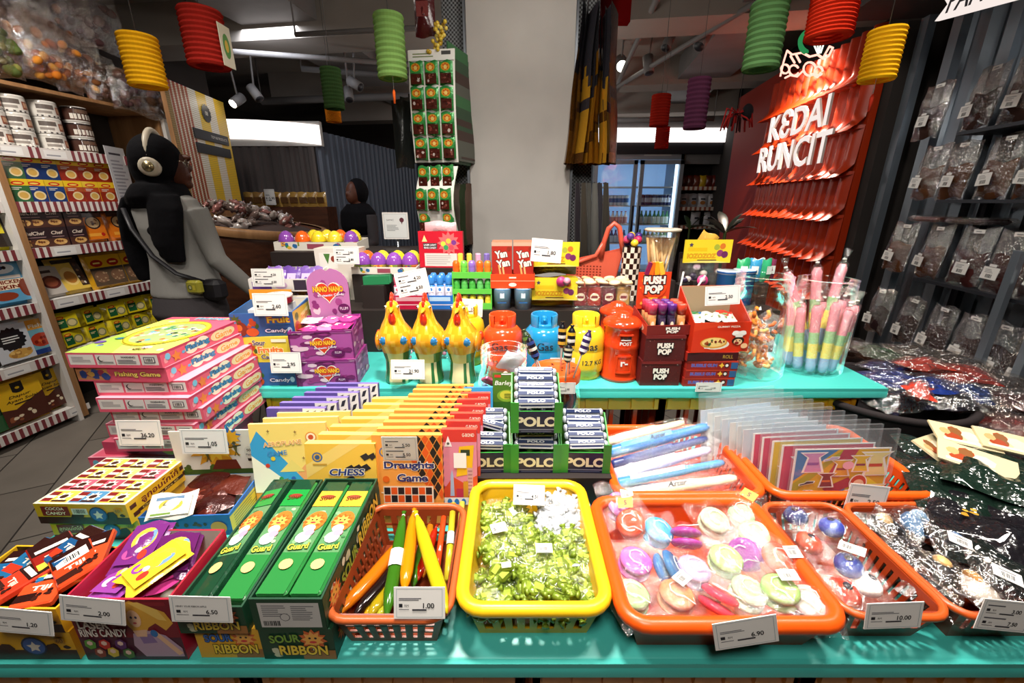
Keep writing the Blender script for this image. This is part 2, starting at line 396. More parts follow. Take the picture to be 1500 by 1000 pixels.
spot(380,145,4.0,False,'unlit track lamp above the left light panel, facing down',(.6,-.2,-.8))
spot(512,146,4.2,False,'dark unlit lamp right of the far green lantern',(.2,-.5,-.8))
spot(528,128,4.0,False,'pale unlit lamp left of the bright green lantern',(.8,-.3,-.5))
spot(975,70,4.2,False,'unlit lamp high on the ceiling above the red far lanterns',(-.4,-.4,-.8),1.1)
spot(1024,68,3.7,False,'unlit lamp on the slanted track left of the green corner lantern',(-.5,-.4,-.8),1.2)
# pillar with perforated side panels
p0,p1 = PY(690,300,2.3),PY(833,300,2.3); pw = p1.x - p0.x; pc = (p0.x + p1.x) / 2
mb = MB('concrete'); mb.box(pc - pw / 2,pc + pw / 2,2.3,2.3 + pw,0,ZC,'#bbb'); o = struct(mb,'pillar',label='square pale grey concrete pillar behind the table')
o['category'] = 'pillar'
m,nt,out = newmat('perforated'); b = N(nt,'ShaderNodeBsdfPrincipled'); b.inputs['Base Color'].default_value = (*lin('#6d7072'),1); b.inputs['Roughness'].default_value = .5
tc = N(nt,'ShaderNodeTexCoord'); mp = N(nt,'ShaderNodeMapping'); mp.inputs['Scale'].default_value = (1,.001,1); vo = N(nt,'ShaderNodeTexChecker'); vo.inputs['Scale'].default_value = 110; vo.inputs[1].default_value = (*lin('#7d8082'),1); vo.inputs[2].default_value = (*lin('#1d1e20'),1)
for a_,b_ in ((tc.outputs['Object'],mp.inputs[0]),(mp.outputs[0],vo.inputs[0]),(vo.outputs[0],b.inputs['Base Color']),(b.outputs[0],out.inputs[0])): nt.links.new(a_,b_)
for sgn,lb in ((-1,'perforated grey metal display panel on the left side of the pillar'),(1,'perforated grey metal display panel on the right side of the pillar')):
    x = pc + sgn * (pw / 2 + .005); e = x + sgn * .12
    mb = MB('perforated'); mb.box(min(x,e),max(x,e),2.40,2.42,.4,ZC,'#777'); mb.box(min(x,x + sgn * .012),max(x,x + sgn * .012),2.33,2.42,.4,ZC,'#888','steel')
    o = solo(mb,'perforated_board',lb,'board')
# left rear: grey corrugated counter with a long light panel
def corr(mb,a,b,z0,z1,pitch,dep,mat,top=None):
    """trapezoid corrugation between two ground points"""
    a,b = Vector((a[0],a[1],0)),Vector((b[0],b[1],0)); d = b - a; L = d.length; d.normalize(); nrm = Vector((d.y,-d.x,0))
    n = max(2,int(L / pitch)); pts = []
    for i in range(n):
        for q,o_ in ((0,0),(.3,0),(.45,1),(.85,1)): pts.append(a + d * (L * (i + q) / n) + nrm * (o_ * dep))
    pts.append(b)
    vs = []; fs = []
    for i,p in enumerate(pts):
        t = (p - a).length / L; vs += [(p.x,p.y,z0),(p.x,p.y,z1 if top is None else z1 + (top - z1) * t)]
    for i in range(len(pts) - 1): fs.append((2 * i,2 * i + 2,2 * i + 3,2 * i + 1))
    mb.add(vs,fs,'#888',mat)
pbr('bluegrey','#5d6573',.5,metal=.2); pbr('browngrey','#57504f',.55)
q0,q1 = PY(322,280,5.0),PY(468,280,5.0); zt = PY(400,190,5.0).z
mb = MB('browngrey'); corr(mb,q0,q1,.9,zt,.1,.025,'browngrey'); mb.box(q0.x,q1.x,5.03,5.06,0,zt,'#555'); t = solo(mb,'counter_front','dark corrugated shop front under the long white light panel, rear left','facade')
q2 = PY(612,280,7.6)
mb = MB('bluegrey'); corr(mb,(q1.x + .01,5.02),(q2.x,7.6),0,zt,.11,.03,'bluegrey'); solo(mb,'metal_cladding','grey corrugated metal side wall tinted for bluish light behind the woman in black','facade')  # same grey facade as the front, bluish light put into its colour
zl0,zl1 = PY(400,203,4.95).z,PY(400,174,4.95).z
mb = MB('lightpanel'); X0,X1 = PY(318,190,4.95).x,PY(468,190,4.95).x
mb.grid(lambda u,v: (X0 + (X1 - X0) * u,4.95 + .0 * u,zl0 + (zl1 - zl0) * v - .06 * u * u),12,1,'#fff',smooth=True)
mb.box(X0,X1,4.96,5.02,zl0 - .07,zl1 - .02,'#888','white'); tag(mb.build('light_panel'),'long glowing white light panel over the dark corrugated front','light')
# chip counter under it
mb = MB('darkwood'); a0,a1 = PY(352,300,4.7),PY(478,300,4.7); zc = PY(420,303,4.7).z
mb.box(a0.x,a1.x,4.7,4.96,0,zc,'#533'); solo(mb,'wooden_counter','brown wooden counter with packets behind the snack bowl','counter')
rnd = random.Random(3)
for i in range(9):
    mb = MB('pouch'); c = rnd.choice(['#a9823f','#8d6a3a','#b89048']); pillow(mb,.11,.15,.05,rnd,c,nu=5,nv=5)
    mb.panel((-.04,-.03,.04),(1,0,0),(0,0,1),.08,.06).rect(0,0,1,1,'#5a3c22')
    solo(mb,'snack_packet','tan snack packet on the rear counter, %s from the left' % ORD[i],'snack',(a0.x + .07 + i * (a1.x - a0.x - .14) / 8,4.77,zc),rnd.uniform(-.2,.2),'packets on the rear counter')
# right wall: galvanised corrugated sheets and roof-tile sign wall
mb = MB('galv'); corr(mb,S(1.985,3.02),S(1.985,.2),0,ZC - .005,.16,.045,'galv'); tag(mb.build('metal_sheeting'),'upright galvanised corrugated metal sheeting right of the red roof tiles','cladding')
mb = MB('darkmetal')
for yy in (2.42,2.74,2.98):
    T = S(1.84,yy); mb.T = Matrix.Translation(T) @ Matrix.Rotation(-A,4,'Z'); mb.box(-.02,.02,-.03,.03,0,2.5,'#445','galv')
mb.T = None; solo(mb,'shelf_uprights','slotted galvanised steel uprights in front of the corrugated sheeting','post')
mb = MB('darkwall'); mb.box(1.4,2.0,-.5,3.0,2.3,ZC,'#222'); struct(mb,'trim_7',rot=-A,label='dark bulkhead above the dried food shelves')
mb = MB('redwall'); mb.box(1.76,2.0,4.53,5.6,0,2.45,'#a20'); mb.box(1.77,2.0,3.03,4.53,0,2.3,'#311','darkwall'); struct(mb,'wall_red',rot=-A,label='red orange wall behind the roof tiles')
# roof tiles: courses of rounded clay tiles with kicked-out lips
y0t,y1t,xt = 3.1,4.52,1.74
wallt = thing('tiled_sign_wall','wall of overlapping red clay roof tiles carrying the white lettering','tile wall',S(xt,y0t,0),-A)
backm = MB('tile'); backm.box(-.02,.02,0,y1t - y0t,.2,2.27,'#5a1408'); backm.build('backing',wallt)
mb = MB('tile'); rw = .262; ncol = 13; pit = (y1t - y0t) / ncol
for r_ in range(8):
    zb = .20 + r_ * rw
    for k in range(ncol):
        yc = pit * (k + .5); jit = rnd.uniform(-.004,.004)
        def f(u,v,yc=yc,zb=zb):
            a = pi * u; lip = .085 * math.exp(-(v / .13) ** 2) + .012 * (1 - v)
            rr = pit * .5
            return (-.022 - lip - math.sin(a) * .045,yc + (u - .5) * pit * .93,zb + v * (rw + .03) - .012 * math.sin(a) * (1 - v))
        mb.grid(f,8,8,'#b32c12')
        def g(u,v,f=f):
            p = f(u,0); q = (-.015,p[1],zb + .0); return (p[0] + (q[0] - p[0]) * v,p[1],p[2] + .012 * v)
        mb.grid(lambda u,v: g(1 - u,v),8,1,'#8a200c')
mb.build('roof_tiles',wallt)
# lettering sign standing off the tiles
sg = thing('lettering_sign','glowing white KEDAI RUNCIT lettering mounted on the red roof tiles','sign',S(xt,y0t,0),-A)
def letters(name,t,pa,pb,hpx,depth=.014):
    a = SI(PW(*pa,*S(xt - .17,y0t)[:2],A)); b = SI(PW(*pb,*S(xt - .17,y0t)[:2],A))
    w = a[1] - b[1]; zc_ = (a[2] + b[2]) / 2
    mb = MB('signlit'); vs,fs,x0,x1,yy0,yy1 = glyphs(t,.018,.0); h = hpx
    sx = w / (x1 - x0); sy = h / (yy1 - yy0)
    tb = max(a[2],b[2])
    for d,flip in ((0,False),(depth,True)):
        pts = [(-.17 + d,a[1] - y0t - (x - x0) * sx,zc_ - h / 2 + (y - yy0) * sy) for x,y in vs]
        mb.add(pts,[f[::-1] if flip else f for f in fs],'#fff','signlit')
    # rims
    edge = {}
    for f in fs:
        for i in range(len(f)):
            e = (f[i],f[(i + 1) % len(f)]); edge[e] = 1
    for (i,j) in edge:
        if (j,i) not in edge:
            P_ = [(-.17 + d,a[1] - y0t - (vs[q][0] - x0) * sx,zc_ - h / 2 + (vs[q][1] - yy0) * sy) for q,d in ((i,0),(i,depth),(j,depth),(j,0))]
            mb.add(P_,[(0,1,2,3)],'#fff','white')
    mb.build(name,sg)
letters('upper_word','KƐDAI',(1128,184),(1213,166),.2)
letters('lower_word','RUNCIT',(1112,231),(1214,219),.2)
def plate(name,c):
    pass
# neon emblem above the lettering
emis('neonpink','#ffb3a0',2.2); emis('neonwhite','#f6ffe9',2.0); emis('neongreen','#2f8f52',1.0)
ne = thing('neon_emblem','neon outline emblem with curls and a fan crest above the white lettering','sign',S(xt,y0t,0),-A)
def npt(px,py): q = SI(PW(px,py,*S(xt - .16,y0t)[:2],A)); return (q[0] - xt,q[1] - y0t,q[2])
def neon(name,segs,mat,r=.007):
    mb = MB(mat)
    for s_ in segs: mb.tube([npt(*p) for p in s_],r,'#fff',6)
    mb.build(name,ne)
def circ(cx,cy,r,a0=0,a1=360,n=12): return [(cx + r * math.cos(R(a0 + (a1 - a0) * i / n)),cy - r * 1.1 * math.sin(R(a0 + (a1 - a0) * i / n))) for i in range(n + 1)]
neon('curls',[circ(1150,101,6,0,340),circ(1163,103,7,30,330),circ(1186,101,9,10,300),circ(1199,104,6,0,320),[(1143,112),(1148,90),(1153,74),(1160,80),(1175,77),(1186,83),(1198,80),(1206,86),(1214,82),(1220,70),(1215,68),(1206,84)],[(1150,114),(1158,110),(1168,112),(1176,104)],[(1190,108),(1198,113),(1202,106)],[(1158,82),(1164,92)],[(1166,80),(1172,91)]],'neonpink')
neon('fan_crest',[[(1198,78),(1190,60)],[(1199,78),(1197,58)],[(1200,78),(1203,58)],[(1202,78),(1208,60)]],'neonwhite',.005)
neon('back_curve',[circ(1186,62,14,60,250)],'neongreen',.016)
# ================================================================ REAR OF THE SHOP
def lantern(px,py,wpx,hpx,Y,col,label,tassel=None,lit=None,tagc=None,dark=None):
    """concertina paper lantern hanging by a thread from the ceiling; (px,py) is its middle"""
    c = PY(px,py,Y); m = MPP(px,py,Y); r = wpx * m / 2 * .96; h = hpx * m * 1.0
    # apparent height shrinks by the steep view: keep width, take height from the sight lines
    zt,zb = PY(px,py - hpx / 2,Y).z,PY(px,py + hpx / 2,Y).z; h = zt - zb
    t = thing('paper_lantern',label,'lantern',(c.x,c.y,zb),0,'paper lanterns hung from the ceiling')
    mb = MB('paper'); n = 11; prof = []
    for i in range(n):
        for q,k in ((0,.93),(.5,1.0)): prof.append((r * k,h * (i + q) / n))
    prof.append((r * .93,h))
    mb.lathe(prof,col,28,smooth=False,caps=(False,False)); mb.lathe([(r * .93,.004),(r * .6,.002)],col,28,caps=(False,False))
    mb.lathe([(r * .6,h - .004),(r * .93,h)],col,28,caps=(False,False)); mb.build('shade',t)
    mb = MB('matte'); mb.tube([(0,0,h),(0,0,ZC - zb)],.0015,'#555',4); mb.tube([(-r * .9,0,h),(r * .9,0,h)],.002,'#888',4); mb.build('thread',t)
    if tassel:
        mb = MB('matte'); mb.tube([(0,0,h),(0,0,-.035)],.001,'#ddd',4); mb.tube([(0,0,-.035),(0,0,-.045),(0,0,-.085)],[.002,.006,.004],tassel,7); mb.build('tassel',t)
    if tagc:
        mb = MB('card'); mb.box(r * 1.02,r * 1.05,-.03,.03,.0,h * .75,'#d8d0b8'); p = mb.panel((r * 1.051,-.03,0),(0,1,0),(0,0,1),.06,h * .75); p.ell(.5,.5,.3,.3,'#4f8a3a'); p.ell(.5,.5,.15,.15,'#d8b23a'); mb.build('tag',t)
    return t
# paper: thin, slightly see-through to light
m,nt,out = newmat('paper'); d1 = N(nt,'ShaderNodeBsdfDiffuse'); t1 = N(nt,'ShaderNodeBsdfTranslucent'); at = N(nt,'ShaderNodeAttribute',attribute_name='Col'); mx = N(nt,'ShaderNodeMixShader'); mx.inputs[0].default_value = .22
nt.links.new(at.outputs[0],d1.inputs[0]); nt.links.new(at.outputs[0],t1.inputs[0]); nt.links.new(d1.outputs[0],mx.inputs[1]); nt.links.new(t1.outputs[0],mx.inputs[2]); nt.links.new(mx.outputs[0],out.inputs[0])
lantern(209,90,52,76,1.5,'#e8ae1c','yellow paper lantern hanging above the woman with headphones')
lantern(300,57,60,84,1.6,'#a32a22','dark red paper lantern at upper left with a small card beside it',tagc=True)
lantern(572,69,46,94,1.9,'#84ad5e','bright green paper lantern with an orange tassel left of the pillar',tassel='#e8641e')
lantern(487,130,31,60,2.7,'#46653a','small dark green paper lantern hanging far back on the left')
lantern(488,167,23,24,3.6,'#c4761c','small orange paper lantern just below the dark green one')
lantern(1121,53,54,100,1.6,'#5a8450','large green paper lantern above the white lettering sign')
lantern(1219,24,66,66,1.4,'#c8331d','big red orange paper lantern touching the top edge of the view')
lantern(1292,81,50,76,1.5,'#edb61e','yellow paper lantern in front of the corrugated metal on the right',tassel='#c8331d')
lantern(967,162,29,46,2.8,'#a8281c','small red paper lantern in front of the fridge light panel')
lantern(970,202,21,32,3.8,'#8f1f18','tiny dark red paper lantern below the small red one')
lantern(1021,152,34,74,2.6,'#6b3a56','purple paper lantern hanging left of the red roof tiles')
def redbanner(x0,y0,x1,y1,Y,label,col='#6e1213'):
    a,b = PY(x0,y0,Y),PY(x1,y1,Y); mb = MB('paper')
    mb.box(0,b.x - a.x,-.03,.03,0,a.z - b.z,col); return solo(mb,'red_hanging_box',label,'decoration',(a.x,Y,b.z))
redbanner(870,-40,893,68,2.6,'dark red hanging cloth block at the top right of the pillar','#4a0d10'); redbanner(893,-40,921,35,2.7,'brighter red hanging box beside the dark red cloth','#7d1313')
# red lion-dance tassel decoration
t = thing('red_fringe_ornament','small red and black fringed ornament hanging left of the roof tiles','decoration',PY(1080,172,3.0))
mb = MB('matte')
for i in range(26):
    a = rnd.uniform(0,6.28); q = rnd.uniform(.01,.09); mb.tube([(0,0,.02),(q * math.cos(a),q * math.sin(a) * .5,rnd.uniform(-.01,.06)),(q * 1.3 * math.cos(a),q * .6 * math.sin(a),-rnd.uniform(.02,.09))],.005,rnd.choice(['#a81c1c','#c02a28','#3a1414']),5)
mb.build('fringe',t); mb = MB('matte'); mb.ball((.06,0,.03),(.035,.03,.05),'#1c1a1e'); mb.tube([(0,0,.05),(0,0,ZC - PY(1080,172,3.0).z)],.002,'#333',4); mb.build('body',t)
# glowing sign panel, dark fascia
Yf = 6.6; sf = lambda x,y,Y=Yf: PY(x,y,Y)
a,b = sf(846,208,6.5),sf(1070,187,6.5); mb = MB('lightpanel'); mb.box(a.x,b.x,6.5,6.52,a.z,b.z,'#fff'); tag(mb.build('light_panel'),'long white glowing light panel above the drinks fridge','light')
mb = MB('black'); mb.box(a.x,b.x + .05,6.53,6.9,b.z - .0,ZC,'#222','dullpaint'); mb.box(a.x,b.x,6.53,6.9,2.0,a.z - .001,'#1a1112','black'); struct(mb,'trim_8',label='dark fascia around the light panel over the fridge')
# --- drinks fridge
fx0,fx1 = sf(866,300).x,sf(995,300).x; fz1 = sf(930,218).z
fr = thing('drinks_fridge','silver two-door glass drinks fridge glowing blue right of the pillar','fridge',((fx0 + fx1) / 2,Yf,0)); fw = fx1 - fx0
pbr('fridgegrey','#9aa0a6',.4,metal=.3); pbr('fridgein','#c9def2',.5,emit=('#8fc0ff',.5))  # inner wall emits by itself, fridge glow put into the material
mb = MB('fridgegrey'); mb.box(-fw / 2,fw / 2,.62,.66,0,fz1,'#999','fridgein'); mb.box(-fw / 2,-fw / 2 + .05,0,.66,0,fz1,'#999'); mb.box(fw / 2 - .05,fw / 2,0,.66,0,fz1,'#999'); mb.box(-fw / 2,fw / 2,0,.66,fz1 - .14,fz1,'#999'); mb.box(-fw / 2,fw / 2,0,.66,0,.25,'#555'); mb.box(-fw / 2 + .05,fw / 2 - .05,.6,.62,.25,fz1 - .14,'#fff','fridgein')
p = mb.panel((-fw / 2,-.002,fz1 - .14),(1,0,0),(0,0,1),fw,.14); p.rect(.55,.35,.3,.25,'#c9c9c4','card'); p.rect(.1,.3,.06,.3,'#222','card'); mb.build('body',fr)
emis('fridgelight','#cfe6ff',3.0); mb = MB('fridgelight'); mb.box(fw / 2 - .09,fw / 2 - .06,.05,.09,.3,fz1 - .2,'#fff'); mb.box(-.03,.0,.1,.13,.3,fz1 - .2,'#fff'); mb.build('light_tube',fr)
shz = [.35,.75,1.03,1.3,1.57]
for z in shz:
    mb = MB('white'); mb.box(-fw / 2 + .06,fw / 2 - .06,.08,.6,z - .015,z,'#ddd'); mb.build('shelf',fr)
for sx in (-1,1):
    d = MB('fridgegrey'); x0,x1 = (-fw / 2 + .01,-.02) if sx < 0 else (.02,fw / 2 - .01); z0,z1 = .27,fz1 - .15; w_ = .055
    d.box(x0,x0 + w_,-.04,0,z0,z1,'#888'); d.box(x1 - w_,x1,-.04,0,z0,z1,'#888'); d.box(x0,x1,-.04,0,z0,z0 + w_,'#888'); d.box(x0,x1,-.04,0,z1 - w_,z1,'#888')
    do = d.build('door',fr); g = MB('clear'); g.box(x0 + w_,x1 - w_,-.02,-.015,z0 + w_,z1 - w_,'#fff'); g.build('door_glass',do); hd = MB('black'); hx = x1 - .03 if sx < 0 else x0 + .03; hd.tube([(hx,-.07,.9),(hx,-.07,1.3)],.012,'#222',6); hd.build('handle',do)
# drinks inside: cans and bottles
def can(name,cols,h,r,bottle=False):
    mb = MB('gloss')
    if bottle: mb.lathe([(r * .9,0),(r,.01),(r,h * .55),(r * .45,h * .78),(r * .4,h * .95),(r * .45,h * .95),(r * .45,h)],cols[0],10,cols=[cols[0],cols[1],cols[0],cols[0],cols[2],cols[2]])
    else: mb.lathe([(r * .85,0),(r,.008),(r,h * .3),(r,h * .7),(r,h - .01),(r * .82,h)],cols[0],10,cols=[cols[2],cols[0],cols[1],cols[0],cols[2]])
    return mb
kinds = [can('c',('#c9d2dc','#3b6ea8','#aaaaaa'),.15,.032),can('c',('#e8dfd8','#d4573f','#aaa'),.15,.032),can('c',('#1d2c5c','#e6e6ee','#aaa'),.16,.03),can('c',('#58a06a','#e9efe0','#c9c9c9'),.2,.033,True),can('c',('#203870','#d0d8e8','#fff'),.2,.033,True),can('c',('#f0e3dc','#c98a86','#b33'),.19,.033,True)]
km = []
for k in kinds: o = k.build('drink'); km.append(o.data); bpy.data.objects.remove(o)
rowsd = [(1.57,(2,2),8),(1.3,(0,2),9),(1.03,(5,3),8),(.75,(4,3),8)]
rn = ['top','second','third','fourth']
for ri,(z,(ka,kb),n) in enumerate(rowsd[1:],1):
    for side,kk in ((-1,ka),(1,kb)):
        for i in range(n):
            x = (-fw / 2 + .11 + i * (fw / 2 - .2) / (n - 1)) if side < 0 else (.09 + i * (fw / 2 - .2) / (n - 1))
            o = bpy.data.objects.new('drink_bottle' if kk > 2 else 'drink_can',km[kk]); COL.objects.link(o); o.location = ((fx0 + fx1) / 2 + x,Yf + .16 + .01 * (i % 2),z + .001)
            tag(o,'%s drink behind the %s fridge door, %s from left on the %s row' % (['silver blue','red white','navy white','green labelled','dark blue','pale pink'][kk],'left' if side < 0 else 'right',ORD[i],rn[ri]),'drink','drinks in the fridge')
# --- snack shelf right of the fridge
gx0,gx1 = sf(1000,260).x,sf(1064,260).x
sh = thing('snack_shelf_unit','tall dark wooden snack shelf standing right of the drinks fridge','shelf',((gx0 + gx1) / 2,Yf,0)); gw = gx1 - gx0; zt_ = sf(1030,208).z
mb = MB('wood'); mb.box(-gw / 2 - .015,-gw / 2,0,.5,0,zt_,'#864'); mb.box(gw / 2,gw / 2 + .05,0,.5,0,zt_,'#864'); mb.box(-gw / 2,gw / 2,.45,.5,0,zt_,'#221','darkwall'); mb.build('frame',sh)
mb = MB('browngrey'); mb.box(-gw / 2,gw / 2,.02,.05,sf(1030,240).z,zt_,'#777','dullpaint'); mb.build('header_board',sh)
zs = [sf(1030,272).z,sf(1030,302).z,sf(1030,329).z]
for i,z in enumerate(zs):
    mb = MB('white'); mb.box(-gw / 2,gw / 2,0,.45,z - .05,z - .02,'#ccc'); pn = mb.panel((-gw / 2,-.001,z - .06),(1,0,0),(0,0,1),gw,.05,'card'); pn.bg('#d9c9b8')
    for k in range(9): pn.rect(.03 + k * .11,0,.05,1,'#9c5540'); pn.k -= 1
    mb.build('shelf',sh)
def packet(w,h,t,col,label,cat,loc,rot=0,seed=0,art=None,group=None,name='snack_packet',tilt=0,mat='pouch'):
    r_ = random.Random(seed); mb = MB(mat); pillow(mb,w,h,t,r_,col,nu=7,nv=8)
    if art: art(mb.panel((-w * .36,-t * .52,h * .14),(1,0,0),(0,0,1),w * .72,h * .7))
    return solo(mb,name,label,cat,loc,(tilt,0,rot),group)
xs = (gx0 + gx1) / 2
for i in range(6):
    packet(.12,.17,.07,['#5e2a1c','#6d3020','#7a3a26','#caa01e','#5e201c','#6d2018'][i],'dark red snack packet on the upper rear shelf, %s from left' % ORD[i] if i != 3 else 'bright yellow snack packet on the upper rear shelf','snack',(xs - gw / 2 + .09 + i * (gw - .18) / 5,Yf + .14,zs[0] - .02),rnd.uniform(-.3,.3),i,None,'packets on the rear right shelf')
for i in range(4):
    packet(.15,.2,.08,['#b9b6ba','#aaa7ac','#c5c2c4','#bdb8b8'][i],'silver white snack packet on the middle rear shelf, %s from left' % ORD[i],'snack',(xs - gw / 2 + .1 + i * (gw - .2) / 3,Yf + .14,zs[1] - .02),rnd.uniform(-.2,.2),i,lambda p: (p.ell(.5,.3,.35,.2,'#b0703a'),p.rect(.2,.6,.6,.15,'#2a2a30')),'packets on the rear right shelf')
for i in range(2):
    packet(.15,.2,.08,'#c9c6ca','pale snack packet on the lowest rear shelf, %s from left' % ORD[i],'snack',(xs + .0 + i * .2,Yf + .14,zs[2] - .02),.1,i,lambda p: p.rect(.2,.5,.6,.2,'#44444c'),'packets on the rear right shelf')
# leafy plant in front of shelf
def leafy(name,label,loc,n,ln,seed,col,spread=.6):
    r_ = random.Random(seed); t = thing(name,label,'plant',loc); mb = MB('plastic')
    for i in range(n):
        a = r_.uniform(0,6.28); e = r_.uniform(.3,1.1); L = ln * r_.uniform(.7,1.1)
        dx,dy = math.cos(a) * math.cos(e),math.sin(a) * math.cos(e)
        def f(u,v,dx=dx,dy=dy,e=e,L=L):
            w = L * .16 * math.sin(pi * min(1,v * .96 + .04)); x = (u - .5) * 2 * w; z = L * v * math.sin(e) - L * .25 * v * v + abs(u - .5) * w * .5
            return (dx * L * v - dy * x,dy * L * v + dx * x,z)
        mb.grid(f,2,6,col)
    mb.build('foliage',t); mb = MB('matte'); mb.tube([(0,0,-.3),(0,0,.02)],.012,'#3a4a22',6); mb.lathe([(.07,-loc[2]),(.09,-.3),(.0,-.3)],'#3a2a20',12); mb.build('planter',t); return t
pq = PY(1010,335,5.6); leafy('potted_plant','dark green broad-leaved plant in front of the rear snack shelf',pq,9,.32,4,'#33502c')
pq = PY(1062,342,3.2); leafy('potted_plant','very dark plant at the foot of the red roof tiles',pq,10,.3,7,'#171c15')
# grey upright by the red wall
a,b = sf(1063,330,6.2),sf(1083,190,6.2); mb = MB('bluegrey'); mb.box(a.x,b.x,6.2,6.3,0,ZC,'#778'); struct(mb,'trim_9',label='grey upright between the snack shelf and the red wall')
# --- bags hanging right of the pillar
COLF = lambda c,k,r_: (lambda u,v: c if v > .28 + .05 * (k % 4) + .06 * math.sin(9 * u + k) and (int(v * 14 + k) % 5) else ('#3c3a40' if v < .6 else '#5a3a1c'))
def strip_bags(x0,x1,zt,zb,Y,n,cols,lab,seed):
    r_ = random.Random(seed)
    for i in range(n):
        x = x0 + (x1 - x0) * i / max(1,n - 1); mb = MB('foil'); c = r_.choice(cols); L = zt - zb - r_.uniform(0,.05)
        w = .045
        mb.grid(lambda u,v: (.012 * math.sin(pi * u) * (.2 + v * 1.2) + .004 * math.sin(9 * v + i) + .012 * v * (i - n / 2),(u - .5) * .16,L * (1 - v)),6,14,COLF(c,i,r_),'foil')
        mb.grid(lambda u,v: (-.012 * math.sin(pi * u) * (.2 + v * 1.2) + .004 * math.sin(9 * v + i) + .012 * v * (i - n / 2),(u - .5) * .16,L * (1 - v)),6,14,COLF(c,i,r_),'foil')
        solo(mb,'hanging_packet_strip',lab % ORD[i],'snack',(x,Y + .03 * (i % 2),zb),r_.uniform(-.5,.2),'long strips hanging right of the pillar')
a,b = PY(856,20,2.25),PY(884,250,2.25)
strip_bags(a.x,b.x + .0,a.z + .05,b.z + .03,2.24,9,['#a8721e','#c4922c','#8a5a1c','#b0741e','#7a5222'],'long gold and black packet strip hanging right of the pillar, %s from it',5)
a,b = PY(846,268,2.25),PY(878,400,2.25)
for i in range(6):
    x = a.x + (b.x - a.x) * i / 5; mb = MB('cloth'); mb.tube([(0,0,0),(.012,0,-.2),(.03,0,-.5)],[.012,.02,.024],['#241f24','#3a342c','#454440','#5b5a56','#2c2a30','#38342e'][i],8)
    mb.tube([(0,0,0),(0,.06,.0)],.004,'#222',5)
    solo(mb,'hanging_pouch','%s dark cloth roll hanging low right of the pillar' % ORD[i].capitalize(),'roll',(x,2.25 - .02 * (i % 2),a.z),0,'cloth rolls right of the pillar')
# --- sheets of raisin packets left of the pillar
def sheet(px0,px1,pyt,pyb,Y,lab,rows,curl,seed,rot=0,white=False):
    a = PY(px0,pyt,Y); b = PY(px1,pyb,Y); w = abs(PY(px1,pyt,Y).x - a.x); h = a.z - b.z; r_ = random.Random(seed)
    t = thing('hanging_packet_sheet',lab,'snack',(a.x + w / 2,Y,b.z),rot,'sheets of raisin packets left of the pillar')
    def f(u,v): return ((u - .5) * w,-curl * math.sin(v * pi) - .03 * (1 - v) * curl * 10,v * h)
    mb = MB('card'); mb.grid(f,2,10,'#e8e6de')
    mb.grid(lambda u,v: (lambda p: (p[0],p[1] + .004,p[2]))(f(1 - u,v)),2,10,'#7b8a6c'); mb.build('backing_card',t)
    hd = .12 if not white else .0
    rh = (1 - hd) / rows
    for r0 in range(rows):
        for k in range(3):
            if white and r_.random() < .35: continue
            u0 = .04 + k * .32; v0 = .02 + r0 * rh; p = f(u0 + .14,v0 + rh / 2); ww,hh = w * .29,h * rh * .93
            mb = MB('foil'); T = Matrix.Translation((p[0],p[1] - .006,p[2] - hh / 2)); mb.T = T
            pillow(mb,ww,hh,.022,r_,'#2f7d3c',nu=5,nv=6)
            q = mb.panel((-ww * .46,-.0125,0),(1,0,0),(0,0,1),ww * .92,hh)
            q.rect(.06,.04,.88,.42,'#4a1d14'); q.blobs(7,['#7a3a30','#3a120c','#8a5044','#c8b8b0','#5a241a'],r_,(.07,.14),(.06,.04,.94,.46))
            q.rect(.08,.5,.84,.4,'#3f9a44'); q.ell(.5,.72,.36,.17,'#d8952a'); q.star(.5,.72,.3,.14,6,'#c8441e'); q.ell(.5,.7,.14,.09,'#f0d070')
            mb.T = None; mb.build('raisin_packet',t)
    if hd:
        mb = MB('card'); p = mb.panel((-w / 2,-.012,h * .9),(1,0,0),(0,0,1),w,h * .09); p.bg('#e9e8e2'); p.lines(.1,.25,.5,.5,2,'#7c8a5c',r_); p.rect(.72,.5,.2,.35,'#444'); mb.build('header',t)
    return t
sheet(597,667,72,238,2.12,'front sheet of twelve green and brown raisin packets hanging left of the pillar',4,.02,1,-.12)
for i in range(4):
    a = PY(668 + i * 5,66 + 14 * i,2.16 + .03 * i); b = PY(668,240 - 4 * i,2.16)
    mb = MB('card'); hh = a.z - b.z; mb.grid(lambda u,v: (.02 * math.sin(v * 3 + i) * (1 - v) + .0,(u - .5) * .2,v * hh),3,10,lambda u,v: ['#2f6d3c','#b9b8b0','#4a2a1c','#2a5a36'][int(v * 9 + i) % 4]); mb.grid(lambda u,v: (.02 * math.sin(v * 3 + i) * (1 - v) + .004,(.5 - u) * .2,v * hh),3,10,lambda u,v: ['#2f6d3c','#55584e','#3a2018','#24482c'][int(v * 9 + i) % 4])
    solo(mb,'hanging_packet_sheet','packet sheet seen edge-on beside the pillar, %s behind the front one' % ORD[i],'snack',(a.x,2.2 + .03 * i,b.z),-.35,'sheets of raisin packets left of the pillar')
sheet(612,674,244,342,2.05,'lower curling white sheet with few raisin packets left, beside the pillar',3,.05,2,-.35,True)
for i in range(4):
    a = PY(655 + i * 8,262,2.2)
    packet(.07,.3,.03,['#3a2018','#5a5048','#2e3a26','#57443a'][i],'dark dangling raisin packet strip under the sheets, %s from left' % ORD[i],'snack',(a.x,2.2 + .02 * i,a.z - .32),.5,i,None,'dangling strips under the sheets','hanging_packet_strip',mat='foil')
a = PY(592,195,2.3)
